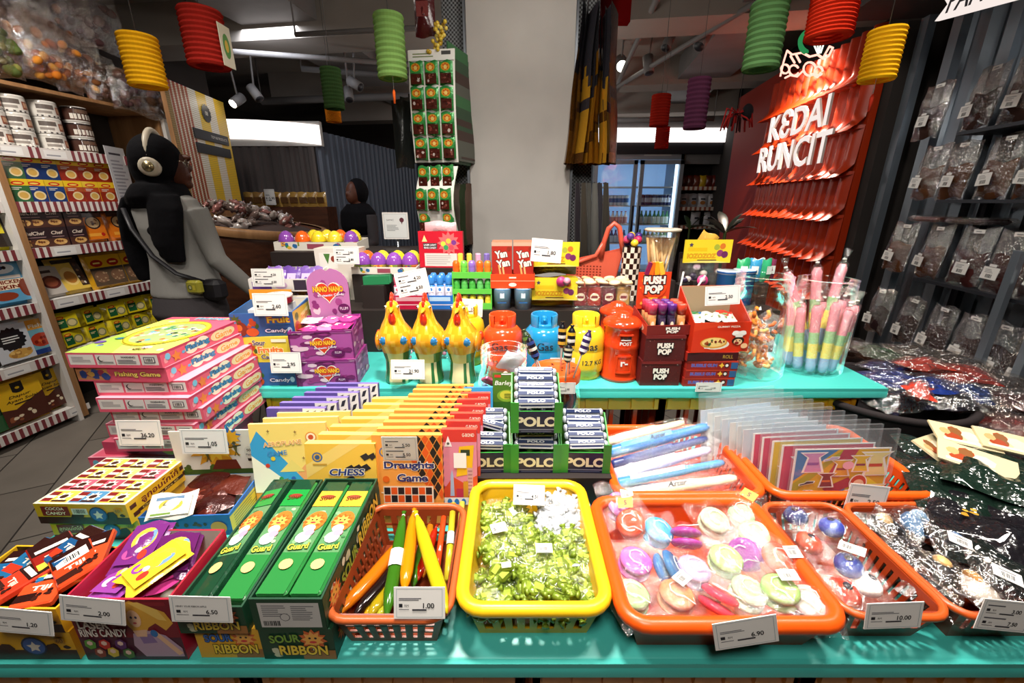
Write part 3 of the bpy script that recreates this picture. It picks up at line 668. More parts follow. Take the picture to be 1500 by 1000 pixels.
for i in range(3):
    packet(.09,.3,.05,['#2b2f2e','#3a3f3c','#232825'][i],'dark hanging packet behind the raisin sheet, %s from left' % ORD[i],'snack',(a.x + .035 * i,2.28 + .03 * i,a.z - .16 + .02 * i),.3,i + 5,None,'dark packets behind the sheets','hanging_packet',mat='foil')
# dark red packet above sheets and yellow garland
a,b = PY(604,-25,2.15),PY(639,55,2.15)
packet(b.x - a.x,a.z - b.z,.05,'#4a1618','dark maroon packet hanging at the very top left of the pillar','snack',((a.x + b.x) / 2,2.15,b.z),-.1,3,lambda p: p.rect(.05,.3,.8,.4,'#7a3a38'),None,'hanging_packet')
mb = MB('plastic'); a,b = PY(648,34,2.12),PY(634,80,2.12)
for i in range(40): q = i / 39; mb.ball((a.x + (b.x - a.x) * q + rnd.uniform(-.025,.025) ,2.12 + rnd.uniform(-.02,.02),a.z + (b.z - a.z) * q),.009,rnd.choice(['#d8b93a','#c4a02c','#e6cf62']),6,4)
mb.tube([(a.x,2.12,ZC),a],.0015,'#555',4); solo(mb,'flower_garland','little yellow flower garland hanging above the raisin sheets','garland')
# --- striped yellow banner 08
Yb = 3.3; pa,pb = PY(279,300,Yb),PY(355,300,4.1)
w = math.hypot(pb.x - pa.x,pb.y - pa.y); ang = math.atan2(pb.y - pa.y,pb.x - pa.x); z0 = PY(300,308,3.6).z; z1 = PY(238,112,Yb).z
bn = thing('striped_banner','yellow, white and red striped corrugated banner numbered 08 on a black disc','banner',(pa.x,pa.y,0),ang)
mb = MB('card'); mb.box(0,w,0,.03,z0 - .9,z1,'#d8b63c','wood'); p = mb.panel((0,-.001,z0),(1,0,0),(0,0,1),w,z1 - z0); p.bg('#d9d2c4')
for x,ww,c in ((0,.06,'#8a6a3c'),(.07,.035,'#9c2f2c'),(.13,.035,'#9c2f2c'),(.19,.035,'#9c2f2c'),(.25,.04,'#8c2a2a'),(.31,.035,'#9c2f2c'),(.48,.17,'#e0b41e'),(.8,.2,'#e0b41e')): p.rect(x,0,ww,1,c); p.k -= 1
p.k += 1
for i in range(60): p.rect(0,i / 60,1,.004,'#a8924e'); p.k -= 1
p.k += 2; mb.build('board',bn)
mb = MB('black'); q = mb.panel((0,-.006,z0),(1,0,0),(0,0,1),w,z1 - z0,'card'); q.star(.6,.84,.085,.075,14,'#141216'); q.text('08',.6,.84,.035,'#d8cfc0',bold=.015); mb.build('number_disc',bn)
for zz,tx in ((.645,'TOP HB PRODUCTS'),(.53,None)):
    mb = MB('black'); zc_ = z0 + zz * (z1 - z0); mb.box(.3 * w,w * .93,-.012,-.003,zc_ - .036,zc_ + .036,'#111')
    if tx: mb.panel((.3 * w,-.0125,zc_ - .036),(1,0,0),(0,0,1),w * .63,.072,'card').text(tx,.7,.5,.28,'#cfc8bc',w=.5)
    mb.build('black_plate',bn)
# --- second woman far back: built with the people
# ================================================================ TABLES, CRATES, TRAYS
X0T,X1T,YF,YBK = -.94,0.985,.445,1.12
t = thing('display_table','long front table with a turquoise top holding the trays of sweets','table',(0,0,0))
mb = MB('teal'); r_ = .012; prof = [(YBK,T1),(YF + r_,T1),(YF + .004,T1 - .004),(YF,T1 - r_),(YF,T1 - .028)]
mb.add([(x,y,z) for y,z in prof for x in (X0T,X1T)],[(2 * i,2 * i + 1,2 * i + 3,2 * i + 2) for i in range(4)],'#3bb',smooth=True)
mb.box(X0T,X1T,YF + .001,YBK,T1 - .03,T1 - .0015,'#3bb'); mb.build('table_top',t)
for x in (X0T + .05,X1T - .05):
    for y in (YF + .1,YBK - .06): mb = MB('darkmetal'); mb.box(x - .02,x + .02,y - .02,y + .02,0,T1 - .031,'#333'); mb.build('leg',t)
def crate(name,label,w,d,h,loc,c1,c2,rot=0,nx=9,group=None):
    t = thing(name,label,'crate',loc,rot,group); mb = MB('plastic'); b = .012
    for y in (-d / 2,d / 2 - b):
        mb.box(-w / 2,w / 2,y,y + b,h - .045,h,c2); mb.box(-w / 2,w / 2,y - .004,y + b,h - .008,h,c2)
    mb.box(-w / 2,-w / 2 + b,-d / 2,d / 2,h - .045,h,c2); mb.box(w / 2 - b,w / 2,-d / 2,d / 2,h - .045,h,c2)
    n = nx
    for i in range(n + 1): x = -w / 2 + .02 + i * (w - .04) / n; mb.box(x - .006,x + .006,-d / 2 - .008,-d / 2,h - .04,h - .004,c2)
    mb.build('rim',t)
    mb = MB('plastic')
    for y in (-d / 2,d / 2 - b):
        for i in range(n + 1): x = -w / 2 + .006 + i * (w - .012) / n; mb.box(x - .006,x + .006,y,y + b,0,h - .045,c1)
        for z in (0,h * .3,h * .55): mb.box(-w / 2,w / 2,y + .001,y + b - .001,z,z + .012,c1)
    for x in (-w / 2,w / 2 - b):
        for i in range(7): y = -d / 2 + .006 + i * (d - .012) / 6; mb.box(x,x + b,y - .006,y + .006,0,h - .045,c1)
        for z in (0,h * .3,h * .55): mb.box(x + .001,x + b - .001,-d / 2,d / 2,z,z + .012,c1)
    mb.box(-w / 2 + b,w / 2 - b,-d / 2 + b,d / 2 - b,.005,.015,'#1c0f0a'); mb.build('lattice',t); return t
for i in range(4): crate('plastic_crate','orange plastic crate standing under the front edge of the turquoise table, %s from left' % ORD[i],.43,.36,T1 - .05,(-.645 + i * .447,.66,0),'#d8742a','#e59a4a',0,8,'crates under the front table')
mb = MB('riserwood'); mb.box(-1.07,-.945,.95,1.2,0,T1,'#422'); solo(mb,'side_stand','narrow dark stand beside the table carrying the fishing game stack','stand')
# upper tier
TX0,TX1,TY0,TY1 = -.80,1.12,1.15,2.0
t = thing('display_shelf','raised turquoise display step behind the front table, carrying hens, gas cylinders and jars','table',(0,0,0))
mb = MB('teal'); prof = [(TY1,T2),(TY0 + .014,T2),(TY0 + .004,T2 - .004),(TY0,T2 - .014),(TY0,T2 - .03)]
mb.add([(x,y,z) for y,z in prof for x in (TX0,TX1)],[(2 * i,2 * i + 1,2 * i + 3,2 * i + 2) for i in range(4)],'#3bb',smooth=True)
mb.box(TX0,TX1,TY0 + .001,TY1,T2 - .032,T2 - .0015,'#3bb'); mb.build('table_top',t)
for x in (TX0 + .05,TX1 - .05): mb = MB('darkmetal'); mb.box(x - .02,x + .02,TY1 - .1,TY1 - .06,0,T2 - .033,'#333'); mb.build('leg',t)
for i,x in enumerate((-.46,.16,.76)): crate('plastic_crate',['red and yellow lattice crate under the raised step, behind the board games','red and yellow lattice crate under the raised step, behind the mint roll boxes','red and yellow lattice crate under the raised step, behind the foam wands'][i],.6,.4,T2 - .036,(x,1.372,0),'#a8300f','#dd9a1c',0,8,'crates under the raised step')

RISER = thing('display_riser','dark stepped wooden riser under the back rows of goods on the turquoise step','riser',(0,1.7,T2))
def riser(x0,x1,y0,y1,z0,z1,label=None,parent=None):
    mb = MB('riserwood'); w_,d_ = (x1 - x0) / 2,(y1 - y0) / 2; p_ = parent or RISER; mb.box(-w_,w_,-d_,d_,0,z1 - z0,'#422'); o = mb.build('riser_step' if parent is None else 'inner_support',p_); o.location = Vector(((x0 + x1) / 2,(y0 + y1) / 2,z0)) - p_.location
    if p_.rotation_euler.z: o.location = Matrix.Rotation(-p_.rotation_euler.z,3,'Z') @ o.location
    return o
RZ2,RZ3 = .99,1.165
riser(-.78,.96,1.47,2.0,T2,RZ2,'dark wooden riser hidden behind the hens and gas cylinders')
riser(-.98,-.30,1.74,2.0,RZ2,RZ3,'dark wooden riser under the trays of capsule eggs')
def patch(mb,Aa,Bb,Cc,Dd,u0,u1,v0,v1,t,col,mat=None):
    """thick piece of the wall A-B (bottom) D-C (top)"""
    def q(u,v): return (Aa * (1 - u) + Bb * u) * (1 - v) + (Dd * (1 - u) + Cc * u) * v
    n = (Bb - Aa).cross(Dd - Aa).normalized() * t
    c = [q(u0,v0),q(u1,v0),q(u1,v1),q(u0,v1)]; c2 = [p - n for p in c]
    mb.add(c + c2,[(0,1,2,3),(7,6,5,4),(0,4,5,1),(1,5,6,2),(2,6,7,3),(3,7,4,0)],col,mat)
def ringtube(mb,pts,r,col,n=10,mat=None):
    vs = []; fs = []; m = len(pts)
    for i in range(m):
        a,b = Vector(pts[i - 1]),Vector(pts[(i + 1) % m]); d = (b - a); o = Vector((d.y,-d.x,0)).normalized()
        for k in range(n): w = 2 * pi * k / n; vs.append(Vector(pts[i]) + o * (r * math.cos(w)) + Vector((0,0,r * math.sin(w))))
    for i in range(m):
        j = (i + 1) % m
        for k in range(n): q = (k + 1) % n; fs.append((i * n + k,j * n + k,j * n + q,i * n + q))
    mb.add(vs,fs,col,mat,True)
def tray(name,label,x0,x1,y0,y1,z0,h,col,bodycol=None,slots=None,rim=.009,flare=.018,cat='tray',group=None,sides=None):
    """open plastic tray; slots = (bars per metre, rows, v0, v1) or None for plain walls"""
    cx,cy = (x0 + x1) / 2,(y0 + y1) / 2; w,l = x1 - x0,y1 - y0; bodycol = bodycol or col
    t = thing(name,label,cat,(cx,cy,z0),0,group); mb = MB('plastic')
    W,L = w / 2,l / 2; V = Vector
    bot = [V((-W + flare,-L + flare,0)),V((W - flare,-L + flare,0)),V((W - flare,L - flare,0)),V((-W + flare,L - flare,0))]
    top = [V((-W,-L,h)),V((W,-L,h)),V((W,L,h)),V((-W,L,h))]
    for i in range(4):
        j = (i + 1) % 4; a,b,c,d = bot[i],bot[j],top[j],top[i]
        if not slots or (sides and i not in sides): patch(mb,a,b,c,d,0,1,0,1,.003,bodycol)
        else:
            den,rows,v0,v1 = slots; n = max(3,int((b - a).length * den)); m = .07
            patch(mb,a,b,c,d,0,1,0,v0,.003,bodycol); patch(mb,a,b,c,d,0,1,v1,1,.003,bodycol)
            patch(mb,a,b,c,d,0,m,v0,v1,.003,bodycol); patch(mb,a,b,c,d,1 - m,1,v0,v1,.003,bodycol)
            for r in range(1,rows): vv = v0 + (v1 - v0) * r / rows; patch(mb,a,b,c,d,m,1 - m,vv - .025,vv + .025,.003,bodycol)
            for k in range(1,n): u = m + (1 - 2 * m) * k / n; du = .3 * (1 - 2 * m) / n; patch(mb,a,b,c,d,u - du,u + du,v0,v1,.003,bodycol)
    mb.box(-W + flare,W - flare,-L + flare,L - flare,0,.004,bodycol); mb.build('body',t)
    R0 = .03; pts = []
    for sx,sy,a0 in ((1,-1,-90),(1,1,0),(-1,1,90),(-1,-1,180)):
        for k in range(6): a = R(a0 + 90 * k / 5); pts.append((sx * (W - R0 + .004) + (R0 + .003) * math.cos(a),sy * (L - R0 + .004) + (R0 + .003) * math.sin(a),h))
    pts.append(pts[0]); pts.append(pts[1])
    mb = MB('plastic'); ringtube(mb,pts[:-2],rim,col); mb.build('rim',t); return t
# front row of trays
ZR = T1 + .08
tray('slotted_tray','brown slotted plastic tray holding the coloured ice tubes',-.268,-.099,.462,.69,T1,.075,'#b4562a','#7a3216',(60,3,.14,.82),.006)
tray('slotted_tray','bright yellow slotted plastic tray full of bagged sour plum candies',-.069,.136,.475,.75,T1,.08,'#f2c21c','#d8a818',(52,1,.16,.72),.011,sides=(0,))
tray('plain_tray','deep orange plastic tray holding the bagged clear yo-yos',.171,.470,.452,.70,T1,.078,'#e05310','#c23c0c',None,.012,.022)
tray('slotted_tray','orange slotted tray with bagged blue and red balls, right of the yo-yo tray',.502,.646,.47,.70,T1,.07,'#c4541e','#8a3010',(70,1,.35,.85),.006)
tray('slotted_tray','orange slotted tray with black bagged toys, nearest the right table end',.666,.875,.47,.70,T1,.07,'#c4541e','#8a3010',(70,1,.35,.85),.006)
# middle row of baskets
tray('slotted_basket','orange basket holding the bagged foam wands',.225,.512,.728,.985,T1,.08,'#e2560f','#c2400c',(75,2,.3,.8),.010)
tray('slotted_basket','orange basket holding the sleeved sticker sheets',.545,.865,.728,.985,T1,.08,'#e2560f','#c2400c',(75,2,.3,.8),.010)
mb = MB('riserwood'); mb.box(-.163,.163,-.067,.067,0,.0895,'#422'); solo(mb,'mint_stand','dark low stand under the four mint roll cartons','stand',(.051,.833,T1))
# ================================================================ PRICE CARDS
def pricecard(px0,py0,px1,py1,Y,price,label,title='CANDY 1PC',price2=None,lean=-.12,rz=0,roll=0,barcode=None,hand=False,hold=None,name='price_card'):
    c = PY((px0 + px1) / 2,(py0 + py1) / 2,Y); m = MPP((px0 + px1) / 2,(py0 + py1) / 2,Y)
    w = (px1 - px0) * m; h = (py1 - py0) * m * 1.04
    r_ = random.Random(int(px0 * 7 + py0)); mb = MB('card'); mb.box(-w / 2,w / 2,-.0006,.0006,-h / 2,h / 2,'#e4e1dc')
    p = mb.panel((-w / 2,-.0007,-h / 2),(1,0,0),(0,0,1),w,h)
    for q in ((.05,.05,.9,.012),(.05,.938,.9,.012),(.05,.05,.008,.9),(.942,.05,.008,.9)): p.rect(*q,'#8fa0a8'); p.k -= 1
    p.k += 1
    def line(y,k,pr,tl):
        (p.text(tl,.1,y + .2 * k,.07 * k,'#33333a',w=.5,align='l',bold=.01) if tl.startswith('HENRY') else p.lines(.1,y + .15 * k,.5,.1 * k,2 if k == 1 else 1,'#55555c',r_,.5))
        p.rect(.1,y - .05 * k,.07,.11 * k,'#222228'); p.text('RM',.25,y,.07 * k,'#222228'); p.text(pr,.68,y,.17 * k,'#15151a',bold=.02)
        p.rect(.1,y - .13 * k,.2,.02 * k,'#55555c'); p.rect(.36,y - .16 * k,.28,.055 * k,'#3a3a40')
    if price2: line(.66,.75,price,title); line(.26,.75,price2,title)
    else: line(.42,1.0,price,title)
    if barcode: p.barcode(.4,.1,.4,.2,r_)
    o = solo(mb,name,label,'price card',c,(lean,0,rz),None)
    if roll: o.rotation_euler = (lean,roll,rz)
    return o
pricecard(172,615,237,653,.845,'36.20','white price card reading 36.20 in front of the fishing game stack','BOARD GAME')
pricecard(265,628,333,665,.80,'1.05','white price card reading 1.05 above the army candy box','CANDY PCK 12G')
pricecard(560,638,612,676,.7235,'5.50','white two-line price card stuck on the front draughts game','CHESS SET','5.50',0)
pricecard(577,860,652,905,.458,'1.00','white price card reading 1.00 leaning in the brown ice tube tray','TANGKI JELLY 1PC',lean=-.3)
pricecard(1046,903,1138,949,.425,'6.90','grey-white price card reading 6.90 tilted on the yo-yo tray','YOYO WITH LED LIGHT',roll=-.22,lean=-.1)
pricecard(1268,880,1350,922,.452,'10.00','price card reading 10.00 on the tray of blue and red balls','STRESS BALL',roll=-.05)
pricecard(1432,877,1512,926,.452,'3.00','two-line price card 3.00 and 7.50 on the right-hand tray of black toys','KEYCHAIN','7.50',roll=.12)
pricecard(1239,709,1299,753,.708,'2.50','price card reading 2.50 on the rim of the sticker sheet basket','PAPER DOLLS 1PC',roll=.12)
pricecard(250,871,339,913,.432,'6.50','price card reading 6.50 on the left sour ribbon box','HENRY SOUR RIBBON APPLE',roll=.03)
pricecard(90,873,182,914,.432,'2.00','price card reading 2.00 hanging on the princess ring candy box','LASER RING CANDY',roll=.13)
pricecard(-14,890,76,930,.435,'1.20','price card on the chocolate tray at the left corner of the table','COCOA CANDY',roll=.12)
pricecard(573,527,622,555,1.145,'21.90','price card reading 21.90 in front of the hen money banks','HEN COIN BANK',lean=-.2)
pricecard(1019,560,1057,574,1.146,'11.50','narrow price strip reading 11.50 on the edge of the raised step','BISCUIT',lean=0)
pricecard(371,430,421,462,1.165,'2.60','price card reading 2.60 on the top fruit candy box','SOUR CANDY')
pricecard(369,394,416,419,1.44,'4.20','two-line price card on the white box of purple packets','SNACK','4.50')
pricecard(489,362,526,386,1.565,'3.80','two-line price card on the white carton below the egg tray','SNACK','3.80',name='price_card')
pricecard(580,397,628,431,1.405,'4.20','tilted two-line price card on the pink bubble bottle tray','BUBBLE TUBE','4.50',roll=-.2)
pricecard(668,438,707,463,1.39,'3.90','price card reading 3.90 on the green capsule rack','CAPSULE',roll=.05)
pricecard(778,351,823,383,1.41,'1.80','price card reading 1.80 on the top yellow sweet bag','DODOL',roll=.08)
pricecard(1033,419,1084,446,1.155,'2.50','price card reading 2.50 on the red gummy pizza box','GUMMY PIZZA',roll=-.06)
pricecard(396,516,441,546,1.155,'2.95','price card reading 2.95 on the lowest fruit candy box','SOUR CANDY')
pricecard(806,524,842,537,1.155,'19.90','small price card lying between the blue and yellow gas cylinders','GAS COIN BANK')
# ================================================================ FRONT ROW
rnd = random.Random(11)
def openbox(w,d,hf,hb,col,inner='#d9d2c4',t=.0025,art={},mat='card',sidecol=None):
    """display carton without a lid: low front, sides sloping up to the back"""
    mb = MB(mat); sc_ = sidecol or col
    mb.box(-w / 2,w / 2,-d / 2,-d / 2 + t,0,hf,col); mb.box(-w / 2,w / 2,d / 2 - t,d / 2,0,hb,col)
    for x in (-w / 2,w / 2 - t):
        a = [(x,-d / 2 + t,0),(x,d / 2 - t,0),(x,d / 2 - t,hb),(x,-d / 2 + t,hf)]; b = [(x + t,*p[1:]) for p in a]
        mb.add(a + b,[(0,1,2,3)[::-1],(4,5,6,7),(0,4,7,3)[::-1],(3,7,6,2)[::-1],(0,1,5,4),(1,2,6,5)],sc_)
    mb.box(-w / 2 + t,w / 2 - t,-d / 2 + t,d / 2 - t,0,t,inner)
    mb.quad((-w / 2 + t,d / 2 - t - .0003,t),(-w / 2 + t,d / 2 - t - .0003,hb),(w / 2 - t,d / 2 - t - .0003,hb),(w / 2 - t,d / 2 - t - .0003,t),inner)
    fs = faces(mb,w,d,hf); fs['back_in'] = Panel(mb,(-w / 2,d / 2 - t,hf),(1,0,0),(0,0,1),w,hb - hf)
    for k,fn in art.items(): fn(fs[k])
    return mb
def sun(p,cx,cy,r,c1='#d0622a',c2='#f0a858'):
    p.star(cx,cy,r,r * .68,11,c1); p.star(cx,cy,r * .8,r * .5,9,c2,.3); p.ell(cx,cy,r * .5,None,'#f0b050'); p.ell(cx - r * .2,cy + r * .15 * p.w / p.h,r * .09,None,'#222'); p.ell(cx + r * .2,cy + r * .15 * p.w / p.h,r * .09,None,'#222'); p.ell(cx,cy - r * .2 * p.w / p.h,r * .25,r * .1 * p.w / p.h,'#d0303a')
# ---- sour ribbon boxes
GR,DG,YE = '#2a7a3a','#17402a','#e6c23a'
def sr_front(bg,sx=.5):
    def f(p):
        p.bg(bg)
        if bg != '#e0a92c': p.blobs(5,['#e4dfc4','#cfd0b0'],random.Random(5),(.05,.09),(0,0,1,.5))
        p.rect(.55,.0,.45,.3,'#a06a32'); sun(p,.72,.66,.2)
        p.text('SOUR',.34,.7,.26,'#2f66b8' if bg == '#e0a92c' else '#7aa83a',w=.42,bold=.03,out='#141c14',rot=.06); p.text('RIBBON',.57,.32,.32,'#f0cf3a',w=.66,bold=.03,out='#2a2410')
    return f
def sr_label(p):
    p.bg(DG); p.rect(.1,.08,.84,.8,'#c9c6c2'); p.lines(.15,.42,.35,.4,6,'#77777a',random.Random(2)); p.lines(.55,.3,.34,.5,8,'#77777a',random.Random(3)); p.ell(.45,.42,.07,None,'#55555a'); p.ell(.45,.42,.06,None,'#c9c6c2'); p.barcode(.14,.14,.24,.16,random.Random(1))
def sr_side(p):
    p.bg(DG); p.blobs(12,['#dcd9bc','#c6c8a6','#e4e0c8'],random.Random(8),(.02,.045)); sun(p,.13,.5,.085,'#d0552a'); p.text('SOUR',.36,.42,.42,'#8cae3a',w=.26,bold=.03,out='#10160e',rot=.1); p.text('RIBBON',.72,.55,.5,'#e8c638',w=.4,bold=.03,out='#20200c',rot=.06)
def ribbonpack(w,l,t,a,b,seed):
    mb = MB('pouch'); mb.box(-w / 2,w / 2,-l / 2,l / 2,0,t,a,bev=.004); p = mb.panel((-w / 2 + .003,-l / 2,t),(1,0,0),(0,1,0),w - .006,l,'gloss')
    p.rect(0,.0,1,.3,a); p.rect(0,.3,1,.42,'#5a8a5c'); p.blobs(16,['#7fa878','#3f7a48','#a8c09a','#2f6a3c'],random.Random(seed),(.1,.2),(0,.3,1,.72)); p.rect(0,.72,1,.17,b); p.rect(0,.89,1,.11,DG)
    p.ell(.55,.57,.46,.10,'#d8702c'); sun(p,.5,.57,.47,'#c85a22','#f0a050'); p.ell(.5,.5,.25,.035,'#efe6d4'); p.ell(.45,.42,.3,.05,'#cfe0d2'); p.ell(.6,.46,.2,.03,'#e89ab0'); p.text('Guard',.5,.34,.05,'#e9d44a',w=.8,rot=.12,bold=.02,out='#2a5a22'); p.ell(.45,.2,.25,.04,'#e8c07a'); p.ell(.5,.82,.3,.02,'#8a3a2a'); p.text('Sour',.5,.81,.05,'#5a2a18',w=.7,rot=.15)
    return mb
def ribbonbox(name,label,x0,x1,y0,y1,z,hf,hb,front,packs,sidefn,seed,lip=.02):
    w,d = x1 - x0,y1 - y0; t = thing(name,label,'sweets box',((x0 + x1) / 2,(y0 + y1) / 2,z),0,'sour ribbon cartons')
    openbox(w,d,hf,hb,DG,'#2a4a30',.003,dict(front=front)).build('carton',t)
    if sidefn: mb = MB('card'); q = mb.panel((w / 2 + .0006,-d / 2,0),(0,1,0),(0,0,1),d,hf); sidefn(q); mb.build('printed_side',t)
    return t
xa0,xa1 = -.372,-.268
o = solo(artbox(xa1 - xa0 + .004,.25,.06,DG,front=sr_front(DG),right=sr_side),'sweets_box','dark green sour ribbon carton lying under the open one beside the brown tray','sweets box',((xa0 + xa1) / 2 + .004,.578,T1),0,'sour ribbon cartons')
ribbonbox('sweets_box','open green sour ribbon carton with a grey barcode label, beside the brown tray',xa0,xa1,.452,.715,T1 + .0605,.058,.066,sr_label,2,sr_side,1)
for i in range(2):
    s_ = ribbonpack(.046,.25,.02,GR,'#e0a636',i); solo(s_,'sweets_pack',['left sour ribbon pack lying in the open carton beside the brown tray','right sour ribbon pack lying in the open carton beside the brown tray'][i],'sweets',(xa0 + .028 + .0485 * i,.583,T1 + .0605 + .041),0,'sour ribbon packs')
xb0,xb1 = -.478,-.380
o = solo(artbox(xb1 - xb0,.25,.058,'#e0a92c',front=sr_front('#e0a92c'),right=lambda p: p.bg('#29462e')),'sweets_box','yellow fronted sour ribbon carton at the bottom of the left stack','sweets box',((xb0 + xb1) / 2 + .012,.58,T1),0,'sour ribbon cartons')
ribbonbox('sweets_box','open sour ribbon carton behind the price card 6.50, left of the green one',xb0,xb1,.448,.72,T1 + .0585,.05,.062,sr_front(DG),2,None,2)
for i in range(2):
    s_ = ribbonpack(.044,.25,.02,DG if i == 0 else GR,'#1f8a3a',i + 3); o = solo(s_,'sweets_pack',['narrow sour ribbon pack slipping down at the left of the left carton','green sour ribbon pack with lion sun print in the left carton'][i],'sweets',(xb0 + .024 + .046 * i,.59,T1 + .0585 + .036),(R(4),R(-14 if i == 0 else 0),0),'sour ribbon packs')
# ---- princess ring candy box
def princess(p):
    p.bg('#7a1526'); p.rect(0,0,1,.38,'#4a1c30'); p.rect(0,.0,.5,.12,'#37121f'); p.rect(.1,.9,.85,.06,'#8f1d2c')
    # long-haired figure in a gown
    p.poly([(.5,.9),(.62,.98),(.78,.9),(.92,.8),(.97,.62),(.88,.5),(.8,.62),(.72,.55),(.66,.4),(.58,.45),(.52,.6)],'#e0a83c'); p.poly([(.6,.95),(.7,.96),(.86,.84),(.92,.66),(.84,.68),(.74,.8)],'#f0c864')
    p.poly([(.55,.45),(.7,.5),(.86,.42),(.98,.2),(.98,.06),(.6,.06),(.52,.25)],'#b79ab0'); p.poly([(.6,.42),(.72,.45),(.76,.3),(.62,.28)],'#8a6fa0'); p.poly([(.72,.5),(.78,.5),(.98,.12),(.93,.08)],'#e6b894'); p.poly([(.56,.5),(.7,.52),(.68,.4),(.58,.4)],'#e6b894')
    p.ell(.615,.7,.062,.14,'#ecc09c'); p.ell(.59,.72,.012,.02,'#335'); p.ell(.635,.72,.012,.02,'#335'); p.ell(.61,.63,.018,.015,'#c03a48'); p.ell(.76,.46,.035,.06,'#2d6fb0')
    p.text('LASER',.2,.6,.13,'#f0e6dc',w=.3,bold=.03,out='#3a0a14'); p.text('RING CANDY',.27,.47,.13,'#f0e6dc',w=.46,bold=.03,out='#3a0a14')
    for i,(x,y,c) in enumerate(((.1,.28,'#5a9a3a'),(.24,.28,'#c0281e'),(.4,.28,'#5a2a6a'),(.17,.14,'#8a3a2a'),(.3,.15,'#d0b83a'),(.45,.13,'#4a7a3a'))): p.ell(x,y,.06,.09,c,6,.3); p.ell(x,y + .02,.03,.04,'#e9c8b8',6,.3)
px0_,px1_ = -.634,-.484
t = thing('sweets_box','open princess laser ring candy carton with a maroon front and red and white inside walls','sweets box',((px0_ + px1_) / 2,.515,T1))
openbox(.15,.126,.118,.126,'#b01a34','#e4dccb',.003,dict(front=princess,left=lambda p: p.bg('#c01f3c'),right=lambda p: (p.bg('#b81d38'),p.blobs(6,['#e8b54a','#e0d0a0'],random.Random(3),(.04,.07))))).build('carton',t)
def ppouch(cols,seed):
    r_ = random.Random(seed); mb = MB('pouch'); mb.T = Matrix.Rotation(-pi / 2,4,'X'); pillow(mb,.06,.085,.016,r_,cols[0],nu=6,nv=8); mb.T = None
    p = mb.panel((-.025,.008,.0068),(1,0,0),(0,1,0),.05,.068,'gloss'); p.bg(cols[0]); p.ell(.5,.62,.34,.3,cols[1]); p.ell(.45,.6,.17,.18,'#ecc09c'); p.ell(.68,.66,.12,.2,'#6f94b8'); p.ell(.4,.63,.03,.03,'#223'); p.ell(.52,.63,.03,.03,'#223'); p.ell(.3,.25,.18,.13,cols[2]); p.ell(.7,.22,.12,.12,'#c0392b'); p.ell(.52,.34,.1,.07,'#e9e2d6')
    return mb
pp = [(['#e2c22f','#e9a83c','#8f3f98'],(-.005,.505,.129),(R(8),0,R(-32)),'yellow princess ring candy pouch lying on top of the pile'),(['#5a1c58','#d8b14a','#e0d8e8'],(.035,.53,.118),(R(12),R(10),R(20)),'dark purple pouch at the back right of the princess carton'),(['#8f3f98','#e0b040','#d8c8e0'],(-.04,.5,.112),(R(4),R(-8),R(-10)),'violet and yellow pouch at the left of the princess carton'),(['#c43a86','#e9c860','#f0e2ea'],(.03,.512,.112),(R(4),0,R(40)),'pink pouch at the front right of the princess carton'),(['#6f2a74','#d9b044','#c04a8a'],(-.035,.545,.118),(R(16),0,R(8)),'purple pouch leaning at the back left of the princess carton')]
for c,(dx,y,dz),ro,lb in pp: solo(ppouch(c,int(dx * 1000)),'sweets_pouch',lb,'sweets',((px0_ + px1_) / 2 + dx,y - .035,T1 + dz - .012),ro,'princess ring candy pouches')
# ---- cocoa candy cartons
TH_ = 'ลูกอมโกโก้'
def cocoa_front(thai):
    def f(p):
        p.bg('#d9a41c'); p.rect(0,0,1,.35,'#3a1a12'); p.blobs(8,['#3a1a12','#2c120c'],random.Random(4),(.03,.07),(0,.15,1,.6)); p.rect(.07,.42,.3,.46,'#7a1f1a')
        if thai: p.text(TH_,.22,.66,.28,'#f0d8a0',w=.26)
        else: p.text('COCOA',.22,.77,.15,'#f4e4c0',w=.2,bold=.02); p.text('CANDY',.22,.55,.15,'#f4e4c0',w=.22,bold=.02); p.rect(.4,.5,.17,.3,'#d8d2c4'); p.barcode(.42,.55,.13,.2,random.Random(2))
        p.ell(.68,.5,.1,None,'#1c2a4a'); p.ell(.68,.5,.085,None,'#3a5a9a'); p.star(.68,.48,.06,.03,5,'#d8d0c0'); p.rect(.86,.6,.08,.2,'#c08a18'); p.text('60',.9,.7,.14,'#5a3a08')
    return f
def cocoa_side(p):
    p.bg('#e0ad1e'); p.text(TH_,.52,.68,.42,'#6a1a14',w=.62,bold=.03); p.rect(.14,.26,.75,.16,'#3a1a12'); p.text('Chocolate Rice 60',.5,.34,.1,'#e9c85a',w=.6)
    for x,y in ((.08,.7),(.1,.3),(.9,.72),(.93,.4)): p.rect(x - .04,y - .1,.09,.2,'#4a1e12')
def cocoa_top(p):
    p.bg('#cfd0b8')
    cs = ['#e0c04a','#e8d06a','#d85a70','#4a86b0','#e6cc58','#d84a60','#e0c850','#e6d470']
    for r0 in range(4):
        for k in range(3):
            x,y = .03 + k * .32,.03 + r0 * .24; c = cs[(r0 * 2 + k * 3) % 8]; p.rect(x,y,.3,.22,c); p.k -= 1
    p.k += 1
    for r0 in range(4):
        for k in range(3):
            x,y = .03 + k * .32,.03 + r0 * .24
            p.rect(x,y + .02,.1,.18,'#7a1a18'); p.rect(x,y + .08,.1,.05,'#e8e0d0'); p.star(x + .19,y + .11,.08,.045,8,'#f0ead8'); p.ell(x + .19,y + .11,.04,.04,'#3a1a12'); p.rect(x + .12,y + .01,.16,.03,'#3a1a12'); p.k -= 3
cx0,cx1 = -.925,-.748
